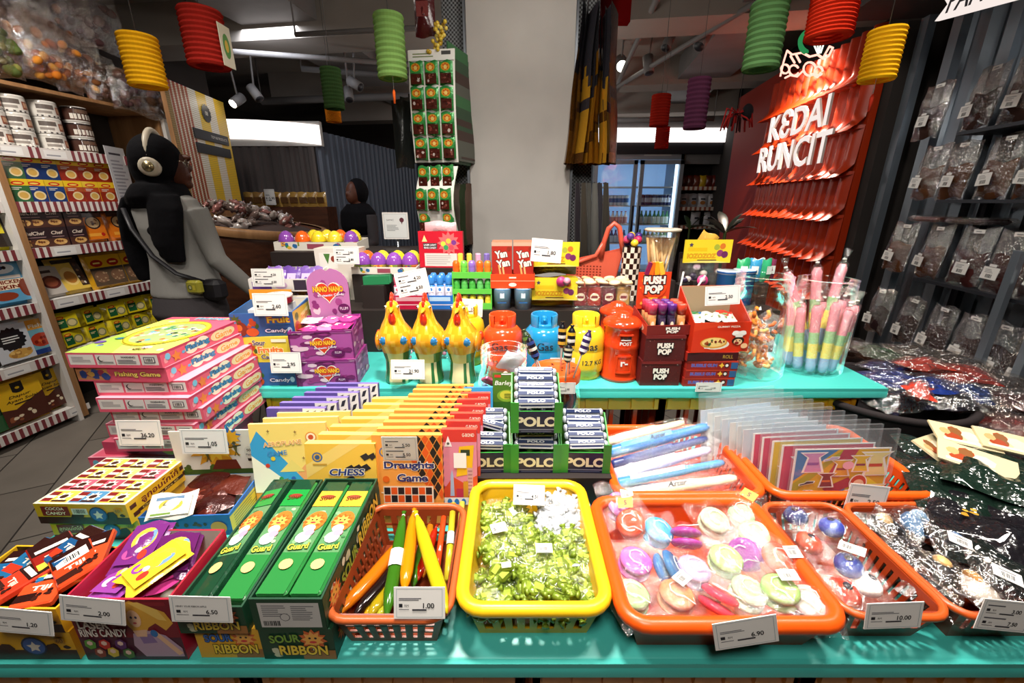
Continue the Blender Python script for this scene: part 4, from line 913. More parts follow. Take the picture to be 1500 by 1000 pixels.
solo(artbox(.17,.15,.046,'#d9a41c',front=cocoa_front(True),right=lambda p: (p.bg('#d9a41c'),p.rect(0,0,1,.3,'#3a1a12'))),'sweets_box','yellow and brown cocoa candy carton under the open one near the army candy','sweets box',(-.835,.762,T1),R(2),'cocoa candy cartons')
solo(artbox(.182,.155,.047,'#d9a41c',front=cocoa_front(False),right=cocoa_side,top=cocoa_top),'sweets_box','cocoa candy carton showing rows of little packs on its top, nearest the floor side','sweets box',(-.838,.757,T1 + .0465),R(-1),'cocoa candy cartons')
# front-left open chocolate carton
solo(artbox(.185,.105,.055,'#d9a41c',front=cocoa_front(True),right=lambda p: p.bg('#b58418')),'sweets_box','bottom cocoa candy carton at the front left corner of the table','sweets box',(-.738,.505,T1),R(0),'cocoa candy cartons')
t = thing('sweets_box','open cocoa candy carton heaped with red and blue chocolate packs at the front left corner','sweets box',(-.738,.508,T1 + .0555),R(-1),'cocoa candy cartons')
openbox(.18,.11,.045,.05,'#d9a41c','#3a2018',.003,dict(front=cocoa_front(True),right=lambda p: p.bg('#c8981c'))).build('carton',t)
def chocbar(c1,c2,sticker=False):
    mb = MB('gloss'); mb.box(-.026,.026,-.035,.035,0,.011,c1,bev=.002); p = mb.panel((-.024,-.033,.011),(1,0,0),(0,1,0),.048,.066); p.bg(c1); p.rect(0,.6,1,.4,'#2a1210'); p.rect(.1,.66,.8,.1,'#e6ded2'); p.rect(0,.1,.5,.2,c2); p.text('Tiji',.5,.4,.16,'#f0e6d0',w=.5,bold=.03); p.blobs(5,['#2a1210','#3a1a14'],random.Random(3),(.06,.12),(.3,.0,1,.4))
    if sticker: p.rect(.1,.55,.8,.3,'#e8e4de'); p.barcode(.3,.62,.4,.16,random.Random(4))
    return mb
ch = [('#1c5a8a','#c03a2c',-.79,.525,.098,(0,.05,.2)),('#c8381f','#3a1a14',-.745,.495,.104,(.1,-.1,-.5)),('#1f6a9a','#d8c040',-.71,.53,.103,(.1,.2,.5)),('#d0421f','#3a1a14',-.678,.518,.115,(.15,-.2,.9)),('#c33a22','#20486a',-.80,.485,.1,(0,.1,1.2)),('#20608c','#b8331f',-.765,.535,.104,(.2,.1,-.2)),('#d04a24','#2a1210',-.70,.488,.102,(.1,.0,.3)),('#8a1f18','#e0c040',-.735,.54,.113,(.2,.0,1.0)),('#cf4a26','#1c5a8a',-.672,.535,.118,(.2,-.15,.4)),('#1a5080','#c8381f',-.71,.55,.118,(.15,-.1,-.4))]
for i,(a,b,x,y,dz,ro) in enumerate(ch): solo(chocbar(a,b,i == 3),'chocolate_pack',('%s chocolate pack on the front left heap, ' % ('red' if a[1] in 'cd8' else 'blue')) + ['flat at the left','tilted near the front','turned beside the barcoded one','carrying a white barcode sticker','at the far left front','at the back left','right of the front middle','dark one at the back','leaning on the princess carton wall','highest at the back right'][i],'sweets',(x,y,T1 + dz - .006),ro,'chocolate packs at the front left')
# ---- army candy carton
ax,ay = -.664,.762
t = thing('sweets_box','army candy carton in blue and yellow with a tall printed soldier header','sweets box',(ax,ay,T1),R(3))
def armyf(p): p.bg('#2a5fa0'); p.rect(.0,.0,1,.25,'#1f4a86'); p.blobs(14,['#3a2a18','#4a3420'],random.Random(3),(.02,.035),(.2,.3,.75,.75)); p.ell(.86,.4,.09,.3,'#d08a2c')
openbox(.178,.13,.05,.058,'#2a62a8','#e2ddd0',.003,dict(front=armyf,right=lambda p: (p.bg('#dcb83a'),p.lines(.1,.2,.8,.6,5,'#8a7a40',random.Random(2)),p.rect(0,.88,1,.12,'#2a62a8')))).build('carton',t)
mb = MB('card'); mb.box(-.089,.089,.063,.066,.058,.17,'#e6e2d6'); p = mb.panel((-.089,.0629,.058),(1,0,0),(0,0,1),.178,.112)
p.star(.5,.62,.33,.2,13,'#e0a024'); p.star(.5,.62,.22,.13,11,'#f0c83a'); p.rect(0,0,1,.12,'#3a5a24'); p.blobs(5,['#6a8a34','#4a6a24'],random.Random(5),(.04,.07),(0,.05,.6,.22)); p.poly([(.42,.12),(.78,.12),(.74,.34),(.5,.34)],'#6a2a1c'); p.star(.72,.86,.15,.09,9,'#2f6fb8'); p.star(.74,.84,.12,.07,9,'#e8b02c')
for x,y in ((.4,.3),(.76,.42)): p.ell(x,y + .3,.022,.035,'#4a4a2a'); p.poly([(x - .03,y),(x - .005,y + .1),(x - .03,y + .25),(x + .03,y + .25),(x + .012,y + .1),(x + .04,y),(x + .02,y),(x,y + .09),(x - .015,y)],'#5a5a30'); p.poly([(x - .08,y + .2),(x + .08,y + .26),(x + .08,y + .235),(x - .08,y + .18)],'#2a2a1c')
p.ell(.14,.2,.03,.05,'#4a5a2a'); p.ell(.92,.5,.06,.14,'#d8d4c8'); p.text('50',.92,.55,.06,'#222',bold=.02); p.text('Packs',.92,.45,.045,'#222',w=.08); p.rect(.89,.3,.06,.06,'#222'); mb.build('header',t)
def sachet(w,h,c,seed,art=None):
    r_ = random.Random(seed); mb = MB('foil'); mb.T = Matrix.Rotation(-pi / 2,4,'X'); pillow(mb,w,h,.012,r_,c,nu=6,nv=6); mb.T = None
    if art: art(mb.panel((-w * .42,h * .1,.0055),(1,0,0),(0,1,0),w * .84,h * .8,'card'))
    return mb
for i in range(7):
    solo(sachet(.075,.05,['#4a1a14','#5a2018','#3a1210','#6a2a1c','#48180f','#5c2418','#401410'][i],i),'sweets_sachet','dark brown sachet in the army candy carton, %s from the front' % ORD[i],'sweets',(ax - .035 + .03 * (i % 3) + .01,ay - .055 + .013 * i,T1 + .022 + .0045 * i),(R(14),0,R(rnd.uniform(-25,25))),'brown sachets in the army carton')
solo(sachet(.085,.052,'#e6e0d4',22,lambda p: (p.bg('#e8e4d8'),p.ell(.5,.5,.3,.3,'#e0a83a'),p.ell(.45,.5,.15,.2,'#4a5a2a'),p.rect(.1,.75,.7,.15,'#5a7a9a'),p.rect(.05,.05,.5,.1,'#6a8a3a'))),'sweets_sachet','white sachet with a soldier print standing at the front of the army candy carton','sweets',(ax - .018,ay - .075,T1 + .052),(R(35),0,R(12)))
# ---- ice tubes in the brown tray
def icetube(a,b,col,label,r=.0095,knot=True,sticker=False,op=.6):
    nm = 'ice' + col[1:]
    if nm not in MATS: tinted(nm,col,op)
    a,b = Vector(a),Vector(b); d = (b - a); L = d.length; t = thing('ice_tube',label,'sweets',a,d.to_track_quat('Z','Y').to_euler(),'ice tubes in the brown tray')
    mb = MB(nm); k = [(.0,.12),(.03,.35),(.10,.75),(.2,1),(.45,1.04),(.7,.95),(.85,.7),(.93,.35),(.96,.2),(1.0,.45)] if knot else [(0,1),(.5,1),(1,1)]
    mb.tube([(0,.002 * math.sin(q * 9),q * L) for q,_ in k],[r * s_ for _,s_ in k],col,10,flat=.75); mb.build('tube',t)
    if knot: mb = MB('clear'); mb.tube([(0,0,L * .95),(0,0,L * .965)],r * .32,'#fff',7,mat='white'); mb.build('knot',t)
    if sticker: mb = MB('card'); mb.tube([(0,0,L * .42),(0,0,L * .58)],r * 1.12,'#e8e6e0',10,caps=False,flat=.8); mb.build('label',t)
def IT(p1,z1,p2,z2,*a,**k): icetube(PZ(*p1,z1),PZ(*p2,z2),*a,**k)
IT((497,900),.757,(597,783),.772,'#d87a12','orange ice tube leaning left towards the sour ribbon carton',.0115)
IT((517,905),.752,(598,805),.765,'#1c1010','black ice tube second from the left in the brown tray',.009,op=.8)
IT((540,905),.750,(592,830),.756,'#b8a018','olive yellow ice tube lying between the black and the green one',.010)
IT((566,905),.760,(592,750),.792,'#3f7a1c','dark green ice tube with a white label, left of the price card',.011,sticker=True)
IT((592,868),.765,(607,746),.796,'#e89a10','golden orange ice tube standing tallest in the middle of the tray',.011)
IT((605,860),.738,(625,775),.748,'#4a8a24','green ice tube deep behind the golden one',.010)
IT((612,850),.742,(640,770),.752,'#b8280f','red ice tube lying low behind the price card',.009)
IT((655,898),.790,(609,750),.805,'#d8cc20','bright yellow ice tube lying over the price card corner',.0115,sticker=False)
IT((620,845),.742,(632,760),.752,'#c87a10','amber ice tube at the back of the brown tray',.009)
IT((533,907),.744,(572,850),.748,'#d8a818','short yellow ice tube end at the front left of the tray',.008)
IT((553,908),.746,(580,860),.750,'#c0c030','pale yellow ice tube end at the tray front beside the green one',.008)
IT((640,835),.758,(652,742),.772,'#d8481a','straight orange red stick with no knot at the right side',.0055,knot=False,op=.8)
IT((655,850),.763,(664,738),.781,'#d8c832','straight yellow stick with a white label at the right side',.0062,knot=False,sticker=True)
IT((668,845),.766,(677,736),.784,'#e0d45a','straight pale yellow stick along the tray right edge',.0058,knot=False)
# ---- sour plum candies
def candy(c1,c2,c3):
    mb = MB('foil'); L = .025
    k = [(-.62,.75),(-.5,.55),(-.4,.22),(-.33,.7),(-.2,1),(0,1.05),(.2,1),(.33,.7),(.4,.22),(.5,.55),(.62,.75)]
    mb.tube([(q * L * 1.25,0,0) for q,_ in k],[.0092 * s_ for _,s_ in k],c1,7,flat=.75)
    p = mb.panel((-.008,-.0045,.0072),(1,0,0),(0,1,0),.016,.009,'gloss'); p.bg(c2)
    return mb
m1 = candy('#748a26','#98aa40','#556e22'); o = m1.build('c'); cm_g = o.data; bpy.data.objects.remove(o)
m1 = candy('#c2c4c8','#d8d8dc','#6a6f7a'); o = m1.build('c'); cm_w = o.data; bpy.data.objects.remove(o)
def candybag(px,py,z,w,h,n,me,label,rz=0,rx=0,ry=0,seed=0,sticker=None,group='bags of sour plum candy'):
    r_ = random.Random(seed); c = PZ(px,py,z); t = thing('candy_bag',label,'sweets bag',c,(rx,ry,rz),group)
    n = int(n * 1.55)
    for i in range(n):
        u,v = r_.uniform(-.45,.45),r_.uniform(-.45,.43); q = max(.0,math.cos(pi * u * .98)) ** .5 * max(0,math.cos(pi * v * .98)) ** .5
        o = bpy.data.objects.new('candy',me); COL.objects.link(o); o.parent = t
        o.location = (u * w,v * h,r_.uniform(-.006,.015) * q); o.rotation_euler = (r_.uniform(-.7,.7),r_.uniform(-.5,.5),r_.uniform(0,6.28))
    mb = MB('film'); mb.T = Matrix.Rotation(-pi / 2,4,'X') @ Matrix.Translation((0,0,-h / 2)); a,b = sheetbag(w * 1.1,h * 1.12,.05,r_,12,12,.004)
    mb.grid(a,12,12,'#fff'); mb.grid(lambda u,v: b(1 - u,v),12,12,'#fff'); mb.build('clear_bag',t)
    if sticker:
        mb = MB('card'); x,y,ro = sticker; mb.T = Matrix.Translation((x,y,.0285)) @ Matrix.Rotation(ro,4,'Z'); mb.box(-.014,.014,-.010,.010,0,.0006,'#eceae6'); p = mb.panel((-.014,-.010,.0006),(1,0,0),(0,1,0),.028,.02); p.barcode(.15,.2,.55,.4,r_); p.rect(.15,.7,.7,.06,'#777'); mb.build('barcode_sticker',t)
candybag(742,765,.762,.10,.095,44,cm_g,'bag of green sour plum candies at the back left of the yellow tray',.1,.15,0,1)
candybag(822,752,.770,.085,.085,48,cm_w,'bag of white and silver wrapped candies at the back right of the yellow tray',-.15,.15,0,2,group=None)
candybag(722,868,.755,.075,.10,30,cm_g,'bag of green candies at the front left corner of the yellow tray',.3,-.05,.1,3)
candybag(845,858,.755,.075,.09,34,cm_g,'bag of green candies at the front right corner of the yellow tray',-.2,-.05,-.1,4,sticker=(-.01,.02,.2))
candybag(752,812,.778,.095,.09,46,cm_g,'topmost bag of green candies in the middle left of the yellow tray',.25,.1,.05,5,sticker=(-.02,.036,.1))
candybag(800,845,.774,.09,.085,44,cm_g,'bag of green candies in the front middle with a barcode sticker',-.1,0,0,6,sticker=(-.005,.032,.1))
candybag(838,808,.768,.08,.09,38,cm_g,'bag of green candies at the right wall of the yellow tray',-.35,.05,-.12,7)
candybag(762,840,.742,.10,.10,40,cm_g,'bag of green candies lying underneath in the middle of the yellow tray',.6,0,0,8)
candybag(790,785,.748,.12,.08,44,cm_g,'bag of green candies underneath, between the front and back bags',-.4,0,0,9)
candybag(800,878,.744,.10,.07,36,cm_g,'bag of green candies along the front wall of the yellow tray',.1,0,0,10)
pricecard(752,711,798,738,.70,'4.51','white price card reading 4.51 lying at the back of the yellow candy tray','PLUM CANDY',lean=-.75,roll=.05)
# ---- yo-yos
def yoyo(px,py,z,col,label,rx=0,ry=0,rz=0,s=1.0,seed=0,sticker=False,orange=False,op=.8,bw=.085,bh=.10):
    nm = 'yo' + col[1:]
    if nm not in MATS: tinted(nm,col,op)
    r_ = random.Random(seed + 50); c = PZ(px,py,z); t = thing('bagged_yoyo',label,'yo-yo',c,(rx,ry,rz),'bagged yo-yos in the orange tray')
    mb = MB(nm); r = .027 * s
    for sg in (-1,1):
        mb.lathe([(.004,.0015 * sg),(r * .75,.003 * sg),(r,.006 * sg),(r * .98,.011 * sg),(r * .8,.0155 * sg),(r * .62,.0145 * sg),(r * .3,.017 * sg),(.0005,.0175 * sg)],col,24,caps=(False,False))
    mb.lathe([(.004,-.004),(.004,.004)],'#ddd',8,'white'); mb.build('yoyo',t)
    mb = MB('white'); mb.tube([(r * .5 * math.cos(q * .8),r * .5 * math.sin(q * .8) - .02 * (q > 6),.0185 + .0002 * q) for q in range(9)],.0009,'#fff',5); mb.build('string',t)
    mb = MB('film'); mb.T = Matrix.Rotation(-pi / 2,4,'X') @ Matrix.Translation((0,0,-bh / 2)); a,b = sheetbag(bw,bh,.047,r_,12,12,.006); mb.grid(a,12,12,'#fff'); mb.grid(lambda u,v: b(1 - u,v),12,12,'#fff'); mb.build('clear_bag',t)
    if sticker or orange:
        mb = MB('card'); mb.T = Matrix.Translation((.012,.012 if sticker else .034,.0262 if sticker else .016)) @ Matrix.Rotation(r_.uniform(-.6,.6),4,'Z'); mb.box(-.014,.014,-.010,.010,0,.0006,'#f0eeea' if sticker else '#eba12c'); p = mb.panel((-.014,-.01,.0006),(1,0,0),(0,1,0),.028,.02)
        if sticker: p.barcode(.2,.25,.5,.4,r_); p.rect(.2,.75,.6,.07,'#777')
        else: p.text('S',.5,.5,.5,'#222',bold=.03)
        mb.build('barcode_sticker' if sticker else 'orange_tag',t)
yy = [(925,768,.782,'#d9481c','clear orange yo-yo in a bag at the back left of the deep orange tray',.3,-.5,.2,0,1),(963,780,.776,'#3c9fd0','clear sky blue yo-yo right of the orange one',.2,.2,0,0,0),(1005,788,.782,'#b03a9c','clear magenta yo-yo seen half edge-on in the back middle',-.9,.2,0,0,0),(930,826,.778,'#d060b8','clear pink yo-yo flat at the left of the tray',.1,.1,0,0,0),(978,832,.776,'#2f78b0','clear deep blue yo-yo standing on edge left of the middle',.3,.9,.2,0,0),(1062,822,.776,'#a8c87a','clear pale green yo-yo in the middle of the tray',.15,0,0,0,0),(1092,812,.780,'#a850a8','clear violet yo-yo on edge right of the middle',.2,-1.0,.3,0,0),(1138,822,.782,'#f05a3a','large bright coral yo-yo with a white sticker by the right wall',.25,.3,-.4,1,0),(1052,880,.784,'#f0405a','clear pinkish red yo-yo tilted at the front middle',-.5,.5,0,0,0),(1142,868,.780,'#9fc870','clear green yo-yo with a white barcode sticker at the front right',.05,-.1,-.3,1,0),(990,876,.774,'#d88a5a','dull peach yo-yo at the front left of the middle',.0,.1,.2,1,0),(925,876,.770,'#a8c890','clear grey green yo-yo at the front left corner',0,.1,.3,0,0),(905,742,.776,'#b86ab0','clear lilac yo-yo at the far back left corner with a white tag',.5,.2,.3,1,0),(1088,752,.774,'#a8c8a0','clear mint yo-yo at the back right with an orange tag',.4,-.2,-.5,0,1),(1045,765,.776,'#c8d0a8','clear cream yo-yo behind the middle',.3,0,.2,0,0),(1105,785,.772,'#b8d098','clear lime yo-yo along the right back wall',.2,-.2,-.4,0,0),(1195 - 10,885,.772,'#c8c0b8','clear colourless yo-yo at the front right corner',.1,-.2,-.5,0,0),(1095,870,.766,'#b8d0a0','clear light green yo-yo below the coral one',.1,.1,.4,0,0),(1015,838,.766,'#c0a8c8','clear pale lilac yo-yo deep in the middle',.1,.1,.7,0,0)]
for i,(px,py,z,c,lb,rx,ry,rz,st,og) in enumerate(yy): yoyo(px,py,z,c,lb,rx,ry,rz,1.08 if c == '#f05a3a' else 1,i,st,og)
# ---- bagged balls
def bagball(px,py,z,col,label,r=.022,seed=0,sticker=False,rz=0,col2=None,group='bagged balls in the orange tray',w=.075,h=.09):
    r_ = random.Random(seed + 90); c = PZ(px,py,z); t = thing('bagged_ball',label,'toy',c,(r_.uniform(-.2,.3),r_.uniform(-.3,.3),rz),group)
    mb = MB('gloss'); mb.ball((0,0,0),(r,r * 1.1,r * .8),col,20,12); mb.lathe([(r * .3,r * .8),(r * .12,r * .86),(.001,r * .84)],col2 or '#2a2a30',10); mb.build('ball',t)
    mb = MB('film'); mb.T = Matrix.Rotation(-pi / 2,4,'X') @ Matrix.Translation((0,0,-h / 2)); a,b = sheetbag(w,h,.05,r_,10,10,.006); mb.grid(a,10,10,'#fff'); mb.grid(lambda u,v: b(1 - u,v),10,10,'#fff'); mb.build('clear_bag',t)
    if sticker: mb = MB('card'); mb.T = Matrix.Translation((.008,.01,.027)) @ Matrix.Rotation(-.5,4,'Z'); mb.box(-.018,.018,-.010,.010,0,.0006,'#eceae8'); p = mb.panel((-.018,-.01,.0006),(1,0,0),(0,1,0),.036,.02); p.barcode(.15,.3,.4,.45,r_); mb.build('barcode_sticker',t)
for i,(px,py,z,c,st,lb,rz) in enumerate([(1165,755,.770,'#1a2560',0,'bagged navy ball at the back left of the ball tray',.3),(1218,772,.775,'#1f3a9a',0,'bagged royal blue ball at the back right of the ball tray',-.2),(1185,795,.768,'#c04a2a',0,'bagged brick red ball in the middle of the ball tray',.1),(1165,830,.772,'#22408a',0,'bagged blue ball at the left wall next to the yo-yos',.5),(1243,828,.778,'#1e3488',1,'bagged blue ball carrying a white barcode sticker',-.3),(1235,868,.768,'#b03216',0,'big bagged red ball at the front of the ball tray',.1),(1270,855,.762,'#d8d0cc',0,'bagged whitish ball at the right front of the ball tray',-.4),(1200,862,.760,'#3a1a18',0,'bagged dark ball at the front left of the ball tray',.3)]): bagball(px,py,z,c,lb,.0235 if c == '#b03216' else .021,i,st,rz)
# ---- black toys in the last tray
def blackbag(px,py,z,c1,c2,label,seed,rz=0,w=.07,h=.085):
    r_ = random.Random(seed + 140); c = PZ(px,py,z); t = thing('bagged_keychain',label,'toy',c,(r_.uniform(0,.35),r_.uniform(-.25,.25),rz),'bagged toys in the right tray')
    mb = MB('plastic'); mb.ball((0,0,0),(.026,.03,.012),c1,14,8); mb.ball((.008,.014,.008),(.012,.014,.008),c2,10,6); mb.tube([(-.02,-.02,.005),(-.026,-.032,.008),(-.016,-.04,.006),(-.008,-.03,.004)],.002,'#c8c8cc',6,'metal'); mb.build('toy',t)
    mb = MB('smoke'); mb.T = Matrix.Rotation(-pi / 2,4,'X') @ Matrix.Translation((0,0,-h / 2)); a,b = sheetbag(w,h,.036,r_,10,10,.006); mb.grid(a,10,10,'#fff'); mb.grid(lambda u,v: b(1 - u,v),10,10,'#fff'); mb.build('clear_bag',t)
    if seed in (3,5): mb = MB('card'); mb.T = Matrix.Translation((.0,.0,.0205)) @ Matrix.Rotation(-.2,4,'Z'); mb.box(-.018,.018,-.011,.011,0,.0006,'#eceae8'); p = mb.panel((-.018,-.011,.0006),(1,0,0),(0,1,0),.036,.022); p.barcode(.3,.2,.45,.4,r_); p.rect(.2,.7,.6,.08,'#666'); mb.build('barcode_sticker',t)
for i,(px,py,z,a,b,lb,rz) in enumerate([(1300,775,.768,'#161318','#c8a060','bagged black toy with a tan patch at the back left of the right tray',.3),(1345,768,.775,'#4a82b8','#7aa8d0','bagged light blue toy at the back of the right tray',-.2),(1330,810,.770,'#141217','#1e1a20','bagged all black toy in the middle left of the right tray',.6),(1395,800,.775,'#1a181e','#4a78b0','bagged black toy with a blue part and white sticker',-.3),(1385,840,.772,'#18151a','#d8b070','bagged black toy with gold tassels in the right tray',.2),(1462,850,.776,'#141216','#26222a','bagged black toy with a white barcode card by the right edge',-.4),(1430,862,.770,'#e0dcd4','#d89a40','bagged cow patterned toy with an orange nose',.1),(1362,868,.762,'#121014','#2a2630','bagged black toy at the front left of the right tray',.8),(1430,800,.768,'#3a6aa8','#1a1a22','bagged blue and black toy at the right back of the tray',-.5)]): blackbag(px,py,z,a,b,lb,i,rz)
# ================================================================ MIDDLE ROW
rnd = random.Random(21)
# ---- fishing game stack
PK = '#e4607a'
def fg_side(p):
    p.bg(PK); p.rect(0,.84,1,.16,'#c23a5c'); p.blobs(7,['#f0a0a8','#6ab0d8','#f0d0c0'],random.Random(4),(.012,.025)); p.ell(.3,.5,.07,.4,'#f4ead0'); p.ell(.42,.55,.08,.42,'#f4ead0'); p.ell(.62,.52,.1,.36,'#f0dca8'); p.ell(.74,.5,.09,.34,'#f0dca8')
    p.text('Fishing',.37,.52,.46,'#3a8ec0',w=.26,bold=.03,out='#27304a',outw=.04); p.text('Game',.68,.52,.42,'#f2a83a',w=.22,bold=.03,out='#fff6e0',outw=.05); p.star(.14,.4,.05,.025,5,'#e8843a'); p.ell(.06,.6,.025,.22,'#7ac4e0'); p.rect(.89,.3,.06,.45,'#5a8a4a'); p.text('4',.92,.52,.3,'#e9e6d8')
def fg_front(p):
    p.bg('#d8566f')
    for x,w in ((.02,.27),(.31,.2),(.52,.25),(.79,.18)): p.rect(x,.2,w,.68,'#d9d2ce'); p.k -= 1
    p.k += 1; p.lines(.05,.35,.2,.4,4,'#8a8488',random.Random(2)); p.ell(.36,.6,.03,None,'#333'); p.ell(.37,.62,.025,None,'#d9d2ce'); p.lines(.33,.28,.16,.16,2,'#666'); p.text('WARNING:',.66,.72,.13,'#2a2528',w=.16,bold=.03); p.lines(.54,.28,.21,.3,3,'#55505a',random.Random(6)); p.rect(.82,.35,.12,.4,'#55505a'); p.rect(.83,.4,.1,.3,'#d9d2ce'); p.barcode(.84,.44,.08,.22,random.Random(3),8)
def fg_pict(p):
    p.bg('#d8566f'); p.rect(0,.1,.35,.8,'#c88a5a'); p.blobs(10,['#3a4a8a','#d0a050','#a03a50'],random.Random(6),(.03,.06),(0,.1,.4,.9)); p.text('Fishing Game',.68,.5,.4,'#f2d06a',w=.5,bold=.03,out='#5a2030',outw=.04)
def fg_top(p):
    p.bg(PK); p.poly([(0,0),(1,0),(1,.3),(.75,.5),(.3,.95),(0,.9)],'#cfd46a'); p.poly([(0,.0),(.5,0),(.3,.3),(0,.5)],'#a8c850'); p.blobs(14,['#f0c0d0','#f4e090','#e88aa0','#9ad0d8'],random.Random(9),(.03,.07)); p.blobs(5,['#6a4a9a','#2f7ab0','#4a8a3a'],random.Random(4),(.03,.06),(0,.1,.35,.5))
    p.text('Fishing',.62,.92,.08,'#3a9ac8',w=.4,bold=.03,out='#f4ead0',outw=.05); p.ell(.56,.48,.40,.33,'#e8d84a',28); p.ell(.56,.48,.37,.30,'#8a7a2a',28); p.ell(.56,.47,.355,.285,'#a8b87a',28)
    r_ = random.Random(3)
    for i in range(46):
        a = r_.uniform(0,6.28); q = r_.uniform(0,.94) ** .6; x,y = .56 + .33 * q * math.cos(a),.47 + .26 * q * math.sin(a); p.ell(x,y,.03,.022,r_.choice(['#e4e8e0','#5aa8c8','#e07a3a','#d8e0a8','#4a9a6a','#c8d8e8','#e8e4c0']),9); p.k -= 1
    p.k += 1; p.text('GO!',.7,.08,.05,'#5a5a1c',w=.14,bold=.03)
fgw,fgd,fgh = .215,.31,.036
base_x = -.862
z = T1
solo(artbox(.29,.215,.036,PK,front=fg_side,top=lambda p: (p.bg('#eaa0b0'),p.rect(.02,.02,.96,.96,PK))),'board_game_box','lowest fishing game box, lying crosswise under the stack on the table','board game',(-.93,1.035,z),R(2),'fishing game boxes')
z += .0365
solo(artbox(.25,.215,.036,PK,front=lambda p: (p.bg('#d04868'),p.ell(.7,.5,.1,.4,'#e8a04a'),p.ell(.85,.6,.04,.2,'#6ab0d8'),p.ell(.3,.4,.08,.3,'#6a2a40')),right=fg_side),'board_game_box','fishing game box second from the bottom, sticking out behind the price card 36.20','board game',(-.91,1.04,z),R(-2),'fishing game boxes')
z += .0365
proto = None
fpos = ['third from the bottom of the stack','fourth from the bottom of the stack','fifth from the bottom, showing its warning text','sixth from the bottom, pushed back in the stack','third from the top of the stack','second from the top, showing the game picture on its end','topmost of the stack with the round fish pond window']
for i in range(7):
    last = i == 6
    mb = artbox(fgw,fgd,fgh,PK,front=fg_pict if i == 5 else fg_front,right=fg_side,top=fg_top if last else (lambda p: p.bg('#eaa0b0')),left=lambda p: p.bg('#d8566f'))
    if last: # raised rim of the pond
        mb.lathe([(.080,0),(.084,.004),(.074,.004),(.072,0)],'#ecd83a',28,c=(.013,-.005,fgh),caps=(False,False),sy=1.22)
    x = [.008,.0,.010,.004,-.004,-.03,-.035][i]; y = [1.05,1.052,1.06,1.045,1.06,1.055,1.05][i]
    solo(mb,'board_game_box','fishing game box, ' + fpos[i],'board game',(base_x + x,y,z + i * .0363),R([1,-1,2,0,1,-2,-1][i]),'fishing game boxes')
# ---- upright game boxes
def leanbox(mb,name,label,cat,x,y,z,lean,rz=0,group=None): return solo(mb,name,label,cat,(x,y,z),(-lean,0,rz),group)
def chess(p):
    p.bg('#eec24a'); p.poly([(.0,.6),(.5,1),(.8,1),(0,.35)],'#f2d274'); p.ell(.17,.75,.075,None,'#4a6a9a'); p.ell(.17,.75,.055,None,'#d8a83a'); p.ell(.17,.75,.035,None,'#3a5a8a')
    for i in range(5):
        for k in range(3):
            if (i + k) % 2 == 0:
                x0,y0 = .62 + .12 * i * .9,.26 + .1 * k + .11 * i; q = [(x0,y0),(x0 + .09,y0 + .06),(x0 + .03,y0 + .15),(x0 - .06,y0 + .09)]
                p.poly([(min(1,a),min(1,b)) for a,b in q],'#24222c'); p.k -= 1
    p.k += 2; p.rect(.1,.6,.2,.03,'#c89a3a')
    for x in (.12,.22,.32,.44,.56): p.poly([(x - .035,0),(x - .02,.12),(x - .03,.18),(x,.26),(x + .03,.18),(x + .02,.12),(x + .035,0)],'#2a241c')
    p.text('CHESS',.58,.47,.13,'#2a3a78',w=.5,bold=.03,shear=.15,out='#f4eed8'); p.text('SET',.68,.28,.12,'#2a3a78',w=.28,bold=.03,shear=.15,out='#f4eed8')
def draughts(p):
    p.bg('#e89a44'); p.ell(.18,.75,.08,None,'#4a6a9a'); p.ell(.18,.75,.06,None,'#d8a83a'); p.ell(.18,.75,.035,None,'#b8402a')
    for i in range(9):
        for k in range(4):
            cx,cy = .98 - .11 * k - .055 * (i % 2),.95 - .105 * i
            if cx > .48 + .0 * i and cx + cy * .3 > .78: p.poly([(min(1,cx - .05),cy),(cx,max(0,cy - .09)),(min(1,cx + .05),cy),(cx,min(1,cy + .09))],'#24201f' if (i + k) % 2 else '#dc5a22'); p.k -= 1
    p.k += 1; p.rect(.1,.12,.5,.02,'#f0d8b0'); p.text('Draughts',.52,.54,.14,'#2c3470',w=.72,bold=.03,out='#f6ecd8'); p.text('Game',.56,.36,.12,'#2c3470',w=.44,bold=.03,out='#f6ecd8'); p.ell(.18,.34,.05,None,'#e0661e')
gz = T1 + .0005
gx0 = -.62
lower = lambda fn,k: (lambda p: (p.bg('#d8923a'),fn(Panel(p.mb,p.P(0,k),p.ux,p.uy,p.w,p.h * (1 - k)))))
pm_ = artbox(.142,.018,.19,'#e8b83c',front=lower(chess,.40),top=lambda p: p.bg('#f0cf6a'))
fst = None
for i in range(7):
    x,y = -.345 + .012 * i,.722 + .034 * i
    lb = 'yellow chess set box, ' + (['front one with the whole title showing'] + ['%s behind the front one' % q for q in ('first','second','third','fourth','fifth')] + ['rearmost of the row'])[i]
    if fst is None: fst = leanbox(pm_,'chess_set_box',lb,'board game',x,y,gz,.14,0,'chess set boxes')
    else: dup(fst,(x,y,gz),(-.14,0,R(rnd.uniform(-2,2))),lb)
def dr2(p):
    p.bg('#e89a44'); draughts(Panel(p.mb,p.P(0,.3),p.ux,p.uy,p.w,p.h * .7)); p.k = 40; p.rect(.14,.2,.72,.27,'#e8d8c0')
    for i in range(7):
        for k in range(3): p.rect(.15 + i * .1,.21 + k * .085,.088,.075,'#dc561e' if (i + k) % 2 else '#231e20'); p.k -= 1
pm_ = artbox(.142,.016,.205,'#e0903a',front=dr2,top=lambda p: p.bg('#e8a550'),right=lambda p: [p.rect(0,i / 12,1,1 / 24,'#2a2320') for i in range(12)])
fst = None
